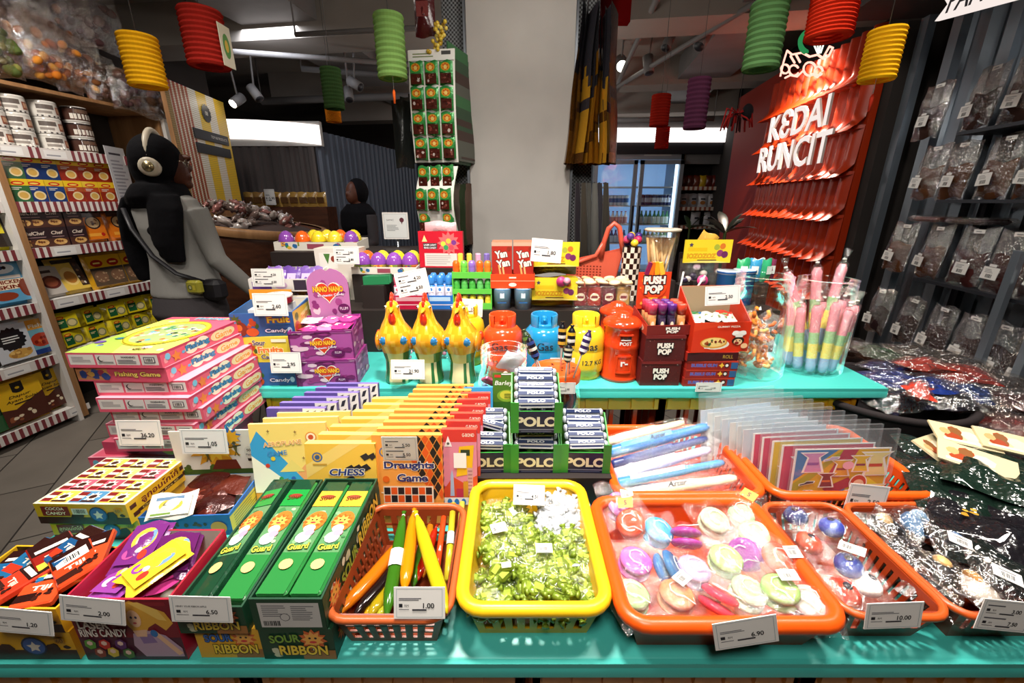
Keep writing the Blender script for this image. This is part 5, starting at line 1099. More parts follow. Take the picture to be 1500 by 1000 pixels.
for i in range(10):
    x,y = -.212 + .005 * i,.727 + .0245 * i
    lb = 'orange draughts game box, ' + ('front one under the price card 5.50' if i == 0 else 'rearmost of the row' if i == 9 else ORD[i - 1] + ' behind the front one')
    if fst is None: fst = leanbox(pm_,'draughts_box',lb,'board game',x,y,gz,.14,0,'draughts game boxes')
    else: dup(fst,(x,y,gz + .001 * i),(-.14,0,R(rnd.uniform(-1.5,1.5))),lb)
def redgame(p):
    p.bg('#c03a3a'); p.rect(0,.25,1,.75,'#d8849a'); p.rect(0,.84,1,.16,'#d23a34'); p.text('G-BOND',.76,.93,.045,'#f0e2d0',w=.34,bold=.02); p.poly([(.08,.78),(.3,.78),(.19,.92)],'#e8e0e0'); p.ell(.19,.82,.04,None,'#555'); p.poly([(.4,.38),(.85,.42),(.92,.8),(.5,.78)],'#e6b422'); p.rect(.54,.66,.26,.08,'#2a3a2a'); p.poly([(0,.18),(.3,.38),(.6,.3),(1,.4),(1,.1),(0,.1)],'#cc4a2c'); p.poly([(.22,.12),(.24,.4),(.28,.48),(.32,.4),(.34,.12)],'#9fb0cc'); p.rect(.72,.12,.16,.38,'#c89a9a'); p.lines(.74,.14,.12,.34,7,'#a0707a'); p.rect(.4,.1,.2,.12,'#b8324a'); p.rect(.6,.1,.14,.22,'#c8902a'); p.rect(0,0,1,.1,'#e9e4de')
    for k in range(4): p.ell(.2 + k * .2,.04,.07,.045,'#2f78b8')
    p.rect(.34,.5,.36,.2,'#ecebe8')
pm_ = artbox(.072,.013,.212,'#b8302c',front=lower(redgame,.22),top=lambda p: p.bg('#d84a3c'))
fst = None
for i in range(7):
    x,y = -.108 + .004 * i,.735 + .034 * i
    lb = 'red pocket game box with city print, ' + ('front one with the white sticker' if i == 0 else 'rearmost of the row, blue topped' if i == 6 else ORD[i - 1] + ' behind the front one')
    if i == 6: leanbox(artbox(.072,.013,.212,'#3a8ac0',front=lambda p: (p.bg('#3f9ad0'))),'pocket_game_box',lb,'board game',x,y,gz,.14,0,'red pocket games'); continue
    if fst is None: fst = leanbox(pm_,'pocket_game_box',lb,'board game',x,y,gz,.14,0,'red pocket games')
    else: dup(fst,(x,y,gz),(-.14,0,R(rnd.uniform(-2,2))),lb)
def purple(p):
    p.bg('#5a4a90'); p.rect(.62,0,.38,1,'#d8d4d0')
    for i in range(8):
        for k in range(3): p.poly([(.63 + .12 * k,i / 8),(.69 + .12 * k,i / 8 + .01),(.73 + .12 * k,i / 8 + .1),(.66 + .12 * k,i / 8 + .08)],'#2a2a34'); p.k -= 1
    p.k += 1; p.ell(.3,.78,.09,None,'#7a6ab0'); p.rect(.08,.86,.5,.03,'#8a7ac0')
pm_ = artbox(.135,.014,.185,'#5a4a90',front=purple,top=lambda p: p.bg('#7a6ab4'))
fst = None
for i in range(6):
    x,y = -.50 + .016 * i,.86 + .028 * i
    lb = 'purple travel game box with patterned right side, ' + ('front one of the row' if i == 0 else 'rearmost of the row' if i == 5 else ORD[i - 1] + ' behind the front one')
    if fst is None: fst = leanbox(pm_,'travel_game_box',lb,'board game',x,y,gz + .012,.14,0,'purple game boxes')
    else: dup(fst,(x,y,gz + .012),(-.14,0,0),lb)
def aero(p):
    p.bg('#f0d270'); p.poly([(.35,0),(1,0),(1,.75),(.6,.3)],'#eaa060'); p.poly([(.5,0),(1,0),(1,.4)],'#d8604a'); p.poly([(0,0),(0,.72),(.1,.9),(.7,.12),(.68,0)],'#3a9ac8'); p.poly([(0,0),(.0,.55),(.56,.04),(.55,0)],'#f0ead0'); p.poly([(.35,.3),(.52,.48),(.68,.3)],'#e8d070')
    for x,y,c in ((.36,.2,'#2f8a4a'),(.44,.12,'#c83a2a'),(.52,.2,'#2f5aa8'),(.6,.1,'#c83a8a'),(.2,.4,'#c83a2a'),(.28,.5,'#e0c02a')): p.ell(x,y,.03,None,c)
    p.text('AEROPLANE',.42,.72,.07,'#e8a04a',w=.5,bold=.01,rot=.08,out='#fff2d0',outw=.03); p.text('GAME',.34,.58,.07,'#4a8ac0',w=.26,bold=.01,rot=.08); p.ell(.8,.8,.075,None,'#e0903a'); p.ell(.8,.8,.06,None,'#f6e4c0'); p.ell(.8,.8,.035,None,'#c8502a')
    for x,y in ((.25,.9),(.6,.88),(.68,.5),(.86,.45)): p.star(x,y,.025,.01,4,'#8a6a3a')
for i in range(3):
    leanbox(artbox(.165,.008,.19,'#f0d888',front=lower(aero,.15)),'aeroplane_game',['yellow aeroplane game packet standing beside the chess set row','second aeroplane game packet just behind the first','third aeroplane game packet, hindmost of the three'][i],'board game',-.492 + .018 * i,.80 + .026 * i,gz,.14,R(3),'aeroplane games')
# ---- mint roll cartons
NV = '#141c40'
def polo_front(p): p.bg(NV); p.text('POLO',.5,.52,.46,'#e8e6c8',w=.82,bold=.045); p.rect(.12,.14,.76,.04,'#8a90a8'); p.rect(.2,.06,.6,.03,'#6a7090')
def mintbox(x,y,z,label,rz=0):
    w,d = .106,.095
    t = thing('mint_carton',label,'sweets box',(x,y,z),rz,'mint roll cartons'); mb = openbox(w,d,.05,.098,'#2f8a34','#5a9a3a',.003,dict(front=polo_front))
    mb.box(-w / 2 - .001,-w / 2 + .016,-d / 2 - .001,-d / 2 + .001,0,.07,'#3a9a3a'); mb.box(w / 2 - .016,w / 2 + .001,-d / 2 - .001,-d / 2 + .001,0,.07,'#2f8a34'); mb.build('carton',t); return t
def roll():
    mb = MB('foil'); r,L = .0085,.092
    mb.T = Matrix.Rotation(pi / 2,4,'Y'); mb.lathe([(r * .7,-L / 2),(r,-L / 2 + .003),(r,-L * .42),(r,L * .42),(r,L / 2 - .003),(r * .7,L / 2)],'#222',12,cols=['#b8c0c8','#c8ccd4','#20305c','#c8ccd4','#b8c0c8']); mb.T = None
    p = mb.panel((-L * .4,-.0068,.0056),(1,0,0),(0,.72,.7),L * .8,.0085,'card'); p.bg('#20305c'); p.rect(0,.82,1,.18,'#c8ccd4'); p.text('POLO',.5,.42,.62,'#e4e8ea',w=.5,bold=.04)
    p = mb.panel((-L * .4,-.0088,-.006),(1,0,0),(0,.1,1),L * .8,.011,'card'); p.bg('#c9cdd3'); p.rect(.05,.3,.9,.3,'#2a3a6a')
    return mb
o = roll().build('r'); rollm = o.data; bpy.data.objects.remove(o)
def fillmints(x,y,z,where,tiers=5,skew=None):
    for i in range(tiers):
        o = bpy.data.objects.new('mint_roll',rollm); COL.objects.link(o); yy_ = y - .034 + .0172 * i; zz = z + .062 + .0105 * i
        o.location = (x + rnd.uniform(-.001,.001),yy_,zz); o.rotation_euler = (R(rnd.uniform(-20,20)),0,R(rnd.uniform(-2,2)))
        if skew == i: o.rotation_euler = (0,R(14),R(-6)); o.location.z += .012
        tag(o,'navy and silver mint roll in the %s, %s from its front' % (where,ORD[i]),'sweets','mint rolls')
mz = .80; my = .832
for x,z,w_,sk in ((-.057,mz,'left mint carton',2),(.0515,mz,'lower middle mint carton',None),(.160,mz,'right mint carton',None),(.051,mz + .0985,'top mint carton',None)):
    lb = {'left mint carton': 'green and navy mint roll carton on the left, with a slanting roll','lower middle mint carton': 'green and navy mint roll carton carrying another one on top','right mint carton': 'green and navy mint roll carton on the right, beside the foam wands','top mint carton': 'green and navy mint roll carton on top of the middle one'}[w_]
    mintbox(x,my,z,lb,R({'left mint carton': 2,'right mint carton': -2}.get(w_,0))); fillmints(x,my,z,w_,5,sk)
# ---- glass jars between the mints and the step
pbr('glassjar','#ffffff',.02,trans=1,spec=.4)
m,nt,out = newmat('glass'); tr = N(nt,'ShaderNodeBsdfTransparent'); tr.inputs[0].default_value = (.965,.98,.975,1); g = N(nt,'ShaderNodeBsdfGlossy'); g.inputs['Roughness'].default_value = .04; fr_ = N(nt,'ShaderNodeFresnel'); fr_.inputs[0].default_value = 1.45; mx = N(nt,'ShaderNodeAddShader')
nt.links.new(fr_.outputs[0],g.inputs[0]); nt.links.new(tr.outputs[0],mx.inputs[0]); nt.links.new(g.outputs[0],mx.inputs[1]); nt.links.new(mx.outputs[0],out.inputs[0])
def jar(name,label,loc,r,h,neck=.8,lid=None,threads=True):
    t = thing(name,label,'jar',loc); mb = MB('glass'); hs = h * .72
    prof = [(r * .93,0),(r,.01),(r,hs * .9),(r * .97,hs),(r * neck,hs + h * .07),(r * neck,h - .004)]
    mb.lathe(prof,'#fff',36,caps=(True,False)); 
    if threads:
        for k in range(3): zz = hs + h * .11 + k * h * .05; mb.lathe([(r * neck,zz),(r * neck * 1.025,zz + .003),(r * neck,zz + .006)],'#fff',36,caps=(False,False))
    mb.lathe([(r * neck,h - .004),(r * neck * 1.02,h),(r * neck * .96,h),(r * neck * .95,h - .004)],'#fff',36,caps=(False,False)); mb.build('glass_body',t)
    if lid:
        mb = MB('plastic'); R_ = r * neck * 1.06; mb.lathe([(R_,h - h * .13),(R_ * 1.01,h - .002),(R_ * .97,h + .004),(R_ * .82,h + .005),(R_ * .8,h + .002),(R_ * .3,h + .002),(.0005,h + .002)],lid,36,caps=(False,False))
        for k in range(18): a = k * .9; q = R_ * (.25 + .55 * ((k * 7) % 10) / 10); mb.lathe([(.003,.0),(.003,.0012)],'#5a1a08',6,c=(q * math.cos(a),q * math.sin(a),h + .002))
        mb.build('lid',t)
    return t
jx,jy = -.022,1.06
jar('glass_jar','open clear jar of small gum packs behind the mint cartons',(jx,jy,T1),.070,.283,.86)
cols_ = ['#d89aa8','#e4d8d4','#c0566a','#e8c0b8','#9a4a6a','#c86a4a','#d8d0e0','#7a9ac0','#b84a5a']
for i in range(34):
    lay = i // 6; a = i * 1.05 + lay * .5; q = .043 if i % 6 else .01; mb = MB('foil'); c = cols_[i % 9]; mb.box(-.021,.021,-.013,.013,-.006,.006,c,bev=.003); p = mb.panel((-.016,-.0135,-.004),(1,0,0),(0,0,1),.032,.008,'card'); p.rect(0,0,.6,1,'#efe6e2'); p.rect(.1,.3,.4,.4,'#8a2a3a')
    solo(mb,'gum_pack','pale %s gum pack in the open jar, %s layer from the bottom' % ({'#d89aa8': 'pink','#e4d8d4': 'white','#c0566a': 'rose','#e8c0b8': 'peach','#9a4a6a': 'plum','#c86a4a': 'orange','#d8d0e0': 'lilac','#7a9ac0': 'blue','#b84a5a': 'red'}[c],ORD[lay]),'sweets',(jx + q * math.cos(a),jy + q * math.sin(a),T1 + .035 + lay * .032),(rnd.uniform(-.8,.8),rnd.uniform(-.8,.8),a),'gum packs in the jar')
mb = MB('pouch'); pillow(mb,.06,.06,.02,rnd,'#d8e2ec',nu=6,nv=6); solo(mb,'gum_packet','white folded packet poking out at the top of the open jar','sweets',(jx + .005,jy - .01,T1 + .222),(.3,.5,.3))
mb = MB('card'); mb.box(-.037,.037,-.0015,.0015,0,.115,'#4a6a20'); p = mb.panel((-.037,-.0016,0),(1,0,0),(0,0,1),.074,.115); p.bg('#4a6e22'); p.rect(0,0,1,.34,'#2f5a1e'); p.ell(.5,.48,.36,.14,'#7a9a2e'); p.ell(.46,.5,.22,.1,'#c0b83a'); p.text('Barley Li',.5,.76,.13,'#eceadc',w=.86,shear=.2,bold=.01); p.rect(.06,.9,.22,.06,'#c0392b'); p.rect(.3,.96,.4,.03,'#ddd'); p.lines(.4,.42,.3,.12,3,'#4a5a1c')
solo(mb,'sweets_card','green Barley sweets card standing in front of the open jar','card',(-.012,.975,T1 + .125),(-.14,0,0))
lx,ly = .118,1.06
jar('lollipop_jar','clear lollipop jar with an orange holed lid behind the mint cartons',(lx,ly,T1),.068,.222,.92,'#e0571a',False)
def lolly(loc,rot,c1,c2,label,L=.115):
    t = thing('lollipop',label,'sweets',loc,rot,'lollipops in the orange lid'); mb = MB('white'); mb.tube([(0,0,0),(0,0,L)],.0022,'#eee',6); mb.build('stick',t)
    mb = MB('foil'); k = [(0,.5),(.1,.9),(.25,1),(.4,.95),(.55,1.02),(.75,.95),(.88,.6),(.94,.35),(1,.6)]; mb.tube([(0,0,L * .62 + q * L * .62) for q,_ in k],[.0105 * s_ for _,s_ in k],c1,10)
    for j,q in enumerate((.2,.45,.7)): mb.tube([(0,0,L * .62 + (q - .07) * L * .62),(0,0,L * .62 + (q + .05) * L * .62)],.0108,[c2,'#e6e2d8',c2][j],10,caps=False)
    mb.build('wrapped_sweet',t)
lz = T1 + .219
for (px,py,qx,qy,c1,c2,lb,L) in ((795,558,768,485,'#3a4a34','#6a9a4a','black and green wrapped lollipop leaning left out of the orange lid',.115),(800,560,778,505,'#1c1a26','#3a4a8a','dark wrapped lollipop just behind the left leaning one',.105),(821,545,824,478,'#15151c','#d8a83a','black and yellow lollipop standing upright in the orange lid',.11),(828,558,834,500,'#1a1a20','#c8c4a0','shorter black and white lollipop in the middle of the lid',.08),(833,552,838,480,'#18181e','#e0b82c','black and gold lollipop right of the upright one',.11),(840,553,862,490,'#3a2a5a','#e8e6ea','purple and white striped lollipop leaning right',.105)):
    a = PZ(px,py,lz); b = PY(qx,qy,a.y + .01); lolly(a,tuple((b - a).to_track_quat('Z','Y').to_euler()),c1,c2,lb,L)
for i in range(16):
    a = i * 2.4; q = .012 + .03 * ((i * 5) % 7) / 7; mb = MB('foil'); mb.tube([(0,0,0),(0,0,.09)],.002,'#e8e4dc',5,mat='white'); mb.tube([(0,0,.085),(0,0,.1),(0,0,.125),(0,0,.14)],[.005,.0095,.0095,.004],['#2a2430','#6a4a5a','#b8a8a0','#3a4a3a'][i % 4],8)
    solo(mb,'lollipop','lollipop inside the orange lidded jar, %s of the bundle' % ORD[i],'sweets',(lx + q * math.cos(a),ly + q * math.sin(a),T1 + .012),(.18 * math.sin(a),.18 * math.cos(a),0),'lollipops inside the jar')
pricecard(806,560,843,577,ly - .074,'1.00','white price card reading 1.00 on the rim of the orange lid','LOLLIPOP',lean=0)
# ---- foam wands in the orange basket
def wand(x0,y0,z0,x1,y1,z1,c,c2,label,r=.013,txt=None):
    a,b = Vector((x0,y0,z0)),Vector((x1,y1,z1)); d = b - a; L = d.length
    t = thing('foam_wand',label,'toy',a,(0,math.atan2(-d.z,math.hypot(d.x,d.y)),math.atan2(d.y,d.x)),'bagged foam wands'); mb = MB('plastic'); k = [(0,.7),(.03,1),(.25,1),(.5,1),(.62,.95),(.7,.82),(.95,.78),(1,.5)]
    mb.tube([(q * L,0,0) for q,_ in k],[r * s_ for _,s_ in k],c,12)
    p = mb.panel((L * .12,-r * .72,r * .74),(1,0,0),(0,.7,.7),L * .5,r * 1.05,'card'); p.rect(0,.1,1,.8,c2)
    if txt: p.text(txt,.72,.5,.8,'#14141a',w=.35,bold=.03,shear=.3)
    mb.build('wand',t)
    r_ = random.Random(int(y0 * 999)); mb = MB('film'); mb.T = Matrix.Translation((L * .52,0,0)) @ Matrix.Rotation(pi / 2,4,'Z') @ Matrix.Rotation(-pi / 2,4,'X') @ Matrix.Translation((0,0,-L * .56)); A_,B_ = sheetbag(.05,L * 1.12,r * 3.0,r_,8,16,.004); mb.grid(A_,8,16,'#fff'); mb.grid(lambda u,v: B_(1 - u,v),8,16,'#fff'); mb.build('clear_bag',t)
wand(.232,.765,.755,.498,.80,.775,'#e6d8b0','#e9e4d8','cream foam wand lying frontmost in the orange basket',txt='Aster')
wand(.232,.795,.765,.490,.845,.785,'#3a86c0','#d8d2de','light blue edged foam wand second from the front',.011)
wand(.232,.82,.770,.47,.875,.800,'#c8b8d4','#e4dce8','pale lilac foam wand in the middle of the basket')
wand(.232,.85,.775,.475,.905,.812,'#1c2c6a','#28407a','navy foam wand behind the pale lilac one',.011)
wand(.232,.885,.785,.488,.935,.828,'#2a78c0','#5aa0d8','bright blue foam wand with black lettering on top of the basket',.0145,'Aster')
wand(.235,.925,.79,.44,.965,.822,'#e2cfa0','#e9dcb8','cream foam wand furthest back in the orange basket',.011)
wand(.235,.80,.74,.46,.82,.745,'#1a3a80','#27509a','dark blue foam wand lying on the bottom of the basket',.011)
# ---- sticker sheets in clear sleeves
pal = ['#d8a81c','#2f78b0','#8a1f4a','#d85a9a','#4a9a5a','#e8c83a','#b8341f','#c8a0c8']
def dollsheet(p,seed):
    r_ = random.Random(seed); p.bg('#e9e6df'); b0 = r_.choice(['#d8b02c','#c83a5a','#a84a7a','#d89a3a']); p.rect(.02,.02,.96,.96,b0 if seed else '#d8a81c')
    if seed == 0: p.poly([(.02,.98),(.02,.45),(.45,.98)],'#2f78b0'); p.poly([(.02,.4),(.02,.2),(.55,.98),(.5,.98)],'#a8a01c'); p.poly([(.5,.98),(.66,.98),(.5,.5),(.36,.5)],'#b02a4a'); p.poly([(.4,.02),(.8,.5),(.98,.3),(.98,.02)],'#e8cc2c'); p.poly([(.3,.02),(.44,.3),(.62,.42),(.5,.02)],'#2f78b0'); p.poly([(.34,.3),(.6,.5),(.66,.36),(.42,.18)],'#a81f3a')
    def fig(x,y,s_,c,c2):
        s_ *= 1.2; y -= .03; k = 1.5
        p.poly([(x - .055 * s_ * k,y),(x - .035 * s_ * k,y + .2 * s_),(x - .075 * s_ * k,y + .27 * s_),(x + .075 * s_ * k,y + .27 * s_),(x + .035 * s_ * k,y + .2 * s_),(x + .065 * s_ * k,y)],'#f0eae2'); p.poly([(x - .042 * s_ * k,y + .015),(x - .025 * s_ * k,y + .2 * s_),(x - .06 * s_ * k,y + .255 * s_),(x + .06 * s_ * k,y + .255 * s_),(x + .025 * s_ * k,y + .2 * s_),(x + .05 * s_ * k,y + .015)],c); p.rect(x - .03 * s_ * k,y + .1 * s_,.06 * s_ * k,.035 * s_,c2)
    def head(x,y,s_,hc): p.ell(x,y,.08 * s_,.13 * s_,'#f2ece4'); p.ell(x,y,.07 * s_,.118 * s_,hc); p.ell(x + .004,y - .025 * s_,.05 * s_,.08 * s_,'#f2c8a4'); p.ell(x - .015 * s_,y - .02 * s_,.008,.016,'#222'); p.ell(x + .025 * s_,y - .02 * s_,.008,.016,'#222'); p.ell(x + .006,y - .07 * s_,.012,.01,'#c03a3a')
    def shoe(x,y,c): p.poly([(x,y),(x + .16,y + .05),(x + .17,y + .09),(x + .08,y + .09),(x + .06,y + .06),(x,y + .04)],'#f0ece4'); p.poly([(x + .01,y + .01),(x + .15,y + .055),(x + .155,y + .08),(x + .08,y + .08),(x + .06,y + .05),(x + .01,y + .03)],c)
    if seed == 0:
        fig(.2,.62,1.1,'#c88ab8','#8a4a9a'); fig(.86,.55,1.3,'#e8d890','#c8401f'); fig(.7,.62,.9,'#e0b82c','#8a2a4a'); fig(.5,.55,.9,'#d8a02c','#7a1f3a'); shoe(.08,.36,'#2a2a34'); shoe(.06,.2,'#3a3a54'); shoe(.3,.78,'#b8a8c8'); fig(.36,.36,.8,'#7a1f2a','#d86a2a'); head(.2,.14,1.2,'#2f1f5a'); head(.7,.4,1.2,'#c03a1f'); shoe(.74,.2,'#6a3a8a'); shoe(.5,.2,'#e8d0c0'); fig(.9,.15,.8,'#e8c02c','#3a8a4a'); p.ell(.56,.72,.06,.07,'#e8a8b8')
    else:
        for i in range(4): fig(r_.uniform(.15,.85),r_.uniform(.05,.65),1,r_.choice(pal),r_.choice(pal))
        for i in range(2): head(r_.uniform(.2,.8),r_.uniform(.2,.8),1.2,r_.choice(['#e8b83a','#6a2a1c','#3a2a5a']))
SW,SH = .208,.21
fx = [0,-.032,-.052,-.074,-.094,-.118]
for i in range(12):
    near = i < 6
    x = .700 + (-.004 * i if not near else fx[i] * .55) - (0.0 if near else .045 + .006 * (i - 6)); y = .762 + (.0165 * i); zz = T1 + .012
    lb = 'clear sleeved paper doll sheet, ' + ('front one with the whole picture showing' if i == 0 else 'rearmost of the pack' if i == 11 else ORD[i - 1] + ' behind the front one')
    t = thing('sticker_sheet',lb,'paper sheet',(x,y,zz),(-.10 - .012 * i,0,R(2 + i)),'sleeved paper doll sheets')
    mb = MB('card'); mb.box(-.104,.104,-.0005,.0005,.012,.145,'#e9e6df'); p = mb.panel((-.104,-.0006,.012),(1,0,0),(0,0,1),.208,.133); dollsheet(p,i) if i < 5 else p.bg(['#c6c5c1','#cfcdc6','#bfc2c6'][i % 3]); mb.build('printed_sheet',t)
    mb = MB('sleeve'); mb.box(-.108,.112,-.0045,.0018,.006,.188,'#fff'); mb.build('clear_sleeve',t)
# ================================================================ RAISED STEP
rnd = random.Random(31)
def at(px0,px1,Y): a,b = PY(px0,520,Y),PY(px1,520,Y); return (a.x + b.x) / 2,b.x - a.x
# ---- fruit candy cartons, left end
def fruit_front(c):
    def f(p):
        p.bg('#d8c23a' if c == 'y' else '#2f5a9a'); p.blobs(10,['#8a3a1c','#c8701c','#d8a02c','#3a5a1c','#b8401c'],random.Random(3),(.03,.07),(0,0,.45,.9)); p.ell(.14,.35,.11,.3,'#7a2a14'); p.ell(.12,.4,.05,.14,'#d86a2a'); p.star(.08,.75,.1,.04,7,'#4a5a1c'); p.ell(.32,.2,.1,.18,'#c8501c')
        if c == 'y': p.text('Sour',.48,.78,.2,'#3a2a70',w=.22,bold=.03,out='#e8e0a0'); p.text('Fruits',.66,.5,.26,'#e8742a',w=.44,bold=.04,out='#fff0c0'); p.text('Candy',.64,.2,.22,'#3a2a70',w=.32,bold=.03,out='#e8e0a0'); p.rect(.7,.8,.26,.12,'#e9e4c8')
        else: p.text('Candy',.7,.22,.2,'#e8d8f0',w=.36,bold=.03,out='#2a1a60'); p.ell(.92,.25,.04,.12,'#b8d0e8'); p.rect(.55,.5,.4,.4,'#2a6ab0'); p.text('Fruit',.76,.7,.26,'#f0c83a',w=.36,bold=.03,out='#b8402a')
    return f
def fruit_side(p): p.bg('#d0b83a'); p.ell(.2,.7,.1,.18,'#5a6a1c'); p.ell(.16,.28,.13,.25,'#b8401c'); p.ell(.3,.2,.1,.2,'#c86a1c'); p.poly([(.4,.15),(.9,.3),(.92,.85),(.42,.7)],'#e8d890'); p.text('Fruits',.66,.55,.26,'#e07a2a',w=.45,bold=.03,rot=.15); p.rect(.45,.15,.4,.1,'#4a3a70')
x0,w0 = at(362,448,1.2)
fx_,fw_ = -.735,.165
solo(artbox(fw_,.15,.075,'#4a2a1c',front=fruit_front('b'),right=fruit_side),'sweets_box','lowest fruit candy carton at the left end of the raised step','sweets box',(fx_,1.245,T2),R(4),'fruit candy cartons')
solo(artbox(fw_,.15,.078,'#d8c23a',front=fruit_front('y'),right=fruit_side),'sweets_box','yellow sour fruits candy carton in the middle of the left stack','sweets box',(fx_ - .002,1.245,T2 + .0755),R(2),'fruit candy cartons')
t = thing('sweets_box','open blue and yellow fruit candy carton on top of the left stack','sweets box',(fx_ + .005,1.25,T2 + .154),R(8),'fruit candy cartons')
openbox(.17,.15,.07,.08,'#2a66a8','#cfc9b8',.003,dict(front=fruit_front('b'),right=fruit_side)).build('carton',t)
mb = MB('card'); mb.box(-.068,.068,-.0015,.0015,0,.058,'#e8952a'); p = mb.panel((-.068,-.0016,0),(1,0,0),(0,0,1),.136,.058); p.bg('#e8952a'); p.text('Yapi',.24,.5,.44,'#c0401c',w=.34,bold=.04,out='#f4e4b0'); p.ell(.62,.5,.12,.3,'#f0e8d8'); p.ell(.62,.5,.05,.15,'#9ab0b8')
solo(mb,'sweets_card','orange Yapi header card standing behind the top fruit candy carton','card',(fx_ - .045,1.345,T2 + .2),(-.05,0,0)); riser(-.82,-.70,1.338,1.38,T2,T2 + .199)
mb = MB('gloss'); mb.lathe([(.038,0),(.040,.003),(.040,.018),(.041,.019),(.041,.026),(.036,.028),(.0005,.028)],'#b82a34',28,cols=['#b82a34','#b82a34','#b82a34','#e4ddd0','#e4ddd0','#e8e2d6']); solo(mb,'round_tin','round tin with a white lid lying on the top fruit candy carton','tin',(fx_ + .025,1.262,T2 + .2345))
mb = MB('white'); mb.box(-.045,.05,-.055,.055,0,.148,'#ddd','card'); o = mb.build('inner_support',t,(.003,0,.003)); o.scale = (1,1,.49)
# ---- heart-crested candy cartons (purple camouflage)
def camo(p,cols=('#6a1f5a','#c07ab0','#d8b8c8','#8a2f74'),n=22,seed=3):
    p.bg('#a04a90'); r_ = random.Random(seed)
    for _ in range(n): cx,cy,a = r_.random(),r_.random(),r_.uniform(.06,.16); b = a * r_.uniform(.25,.6) * p.w / p.h; q = r_.uniform(-.5,.5); p.poly([(min(1,max(0,cx + a * math.cos(q + k * pi / 4) * r_.uniform(.7,1.1))),min(1,max(0,cy + b * math.sin(q + k * pi / 4) * r_.uniform(.7,1.1)))) for k in range(8)],r_.choice(cols)); p.k = 2 + _ % 18
    p.k = 22
def heart(p,cx,cy,r,c):
    k = p.w / p.h; pts = []
    for i in range(28): a = 2 * pi * i / 28; pts.append((cx + r * (16 * math.sin(a) ** 3) / 17,cy + r * k * (13 * math.cos(a) - 5 * math.cos(2 * a) - 2 * math.cos(3 * a) - math.cos(4 * a)) / 17))
    p.poly(pts,c)
def nano(p,cx,cy,s,big=False):
    heart(p,cx,cy,s * 1.12,'#e8e0d0'); heart(p,cx,cy,s,'#c8381f'); k = p.w / p.h
    p.text('NANO NANO',cx,cy + s * .2 * k,s * .5 * k,'#f0b42c',w=s * 2.5,bold=.05,out='#8a2414',outw=.06); p.text('Fruitastic Candy',cx + s * .2,cy - s * .35 * k,s * .26 * k,'#eae0f0',w=s * 2.2,bold=.02,rot=.06,out='#6a1f5a',outw=.04)
def nano_front(p): camo(p); nano(p,.52,.52,.16); p.ell(.74,.2,.11,.14,'#5a1450'); p.text('PLUM',.74,.23,.08,'#e8d8e8',w=.1); p.rect(0,.0,.015,1,'#5a1450'); p.rect(.985,0,.015,1,'#5a1450'); p.rect(0,.95,1,.05,'#7a1f6a')
nx,nw = -.560,.178
solo(artbox(nw,.14,.083,'#8a2f74',front=nano_front,right=lambda p: camo(p,seed=7)),'sweets_box','closed purple camouflage candy carton under the open heart-crested one','sweets box',(nx,1.24,T2),R(5),'heart candy cartons')
t = thing('sweets_box','open purple camouflage candy carton with a heart-topped header card','sweets box',(nx - .006,1.243,T2 + .0835),R(8),'heart candy cartons')
openbox(nw,.14,.088,.10,'#8a1f78','#a0308c',.003,dict(front=nano_front,right=lambda p: camo(p,seed=7))).build('carton',t)
mb = MB('card'); hw,hh = .125,.185
pts = [(-.06,0),(.06,0),(.062,.1)] + [(.062 * math.cos(a * pi / 12),.105 + .055 * math.sin(a * pi / 12)) for a in range(1,5)] + [(.012,.158),(0,.15),(-.012,.158)] + [(.062 * math.cos(a * pi / 12),.105 + .055 * math.sin(a * pi / 12)) for a in range(8,12)] + [(-.062,.1)]
vs_ = [(x,y,z) for y in (.064,.067) for x,z in [(a,b + .09) for a,b in pts]]; n_ = len(pts)
mb.add(vs_,[tuple(range(n_)),tuple(range(2 * n_ - 1,n_ - 1,-1))] + [(i + n_,(i + 1) % n_ + n_,(i + 1) % n_,i) for i in range(n_)],'#b070a4'); p = mb.panel((-.06,.0639,.09),(1,0,0),(0,0,1),.12,.155); p.blobs(9,['#7a2a6a','#d8b8c8','#94407f'],random.Random(2),(.05,.1),(.02,.02,.98,.85)); nano(p,.5,.56,.3); p.ell(.84,.2,.15,.1,'#5a1450'); p.text('PLUM',.84,.2,.06,'#e8d8e8',w=.2)
mb.build('header',t)
for i in range(6): solo(sachet(.06,.045,['#e0489a','#e88ab8','#d8388a','#f0d0dc','#e66aa8','#d8408e'][i],i + 40,lambda p: p.rect(.2,.3,.6,.4,'#f4e6ee')),'sweets_sachet','pink sachet in the open purple carton, ' + ['front left','front middle','front right','back left whitish one','back middle','back right'][i],'sweets',(nx - .055 + .05 * (i % 3),1.195 + .045 * (i // 3),T2 + .163 + .004 * i),(R(8),0,R(rnd.uniform(-30,30))),'pink sachets in the heart carton')
riser(nx - .075,nx + .062,1.185,1.30,T2 + .0865,T2 + .155,None,t)
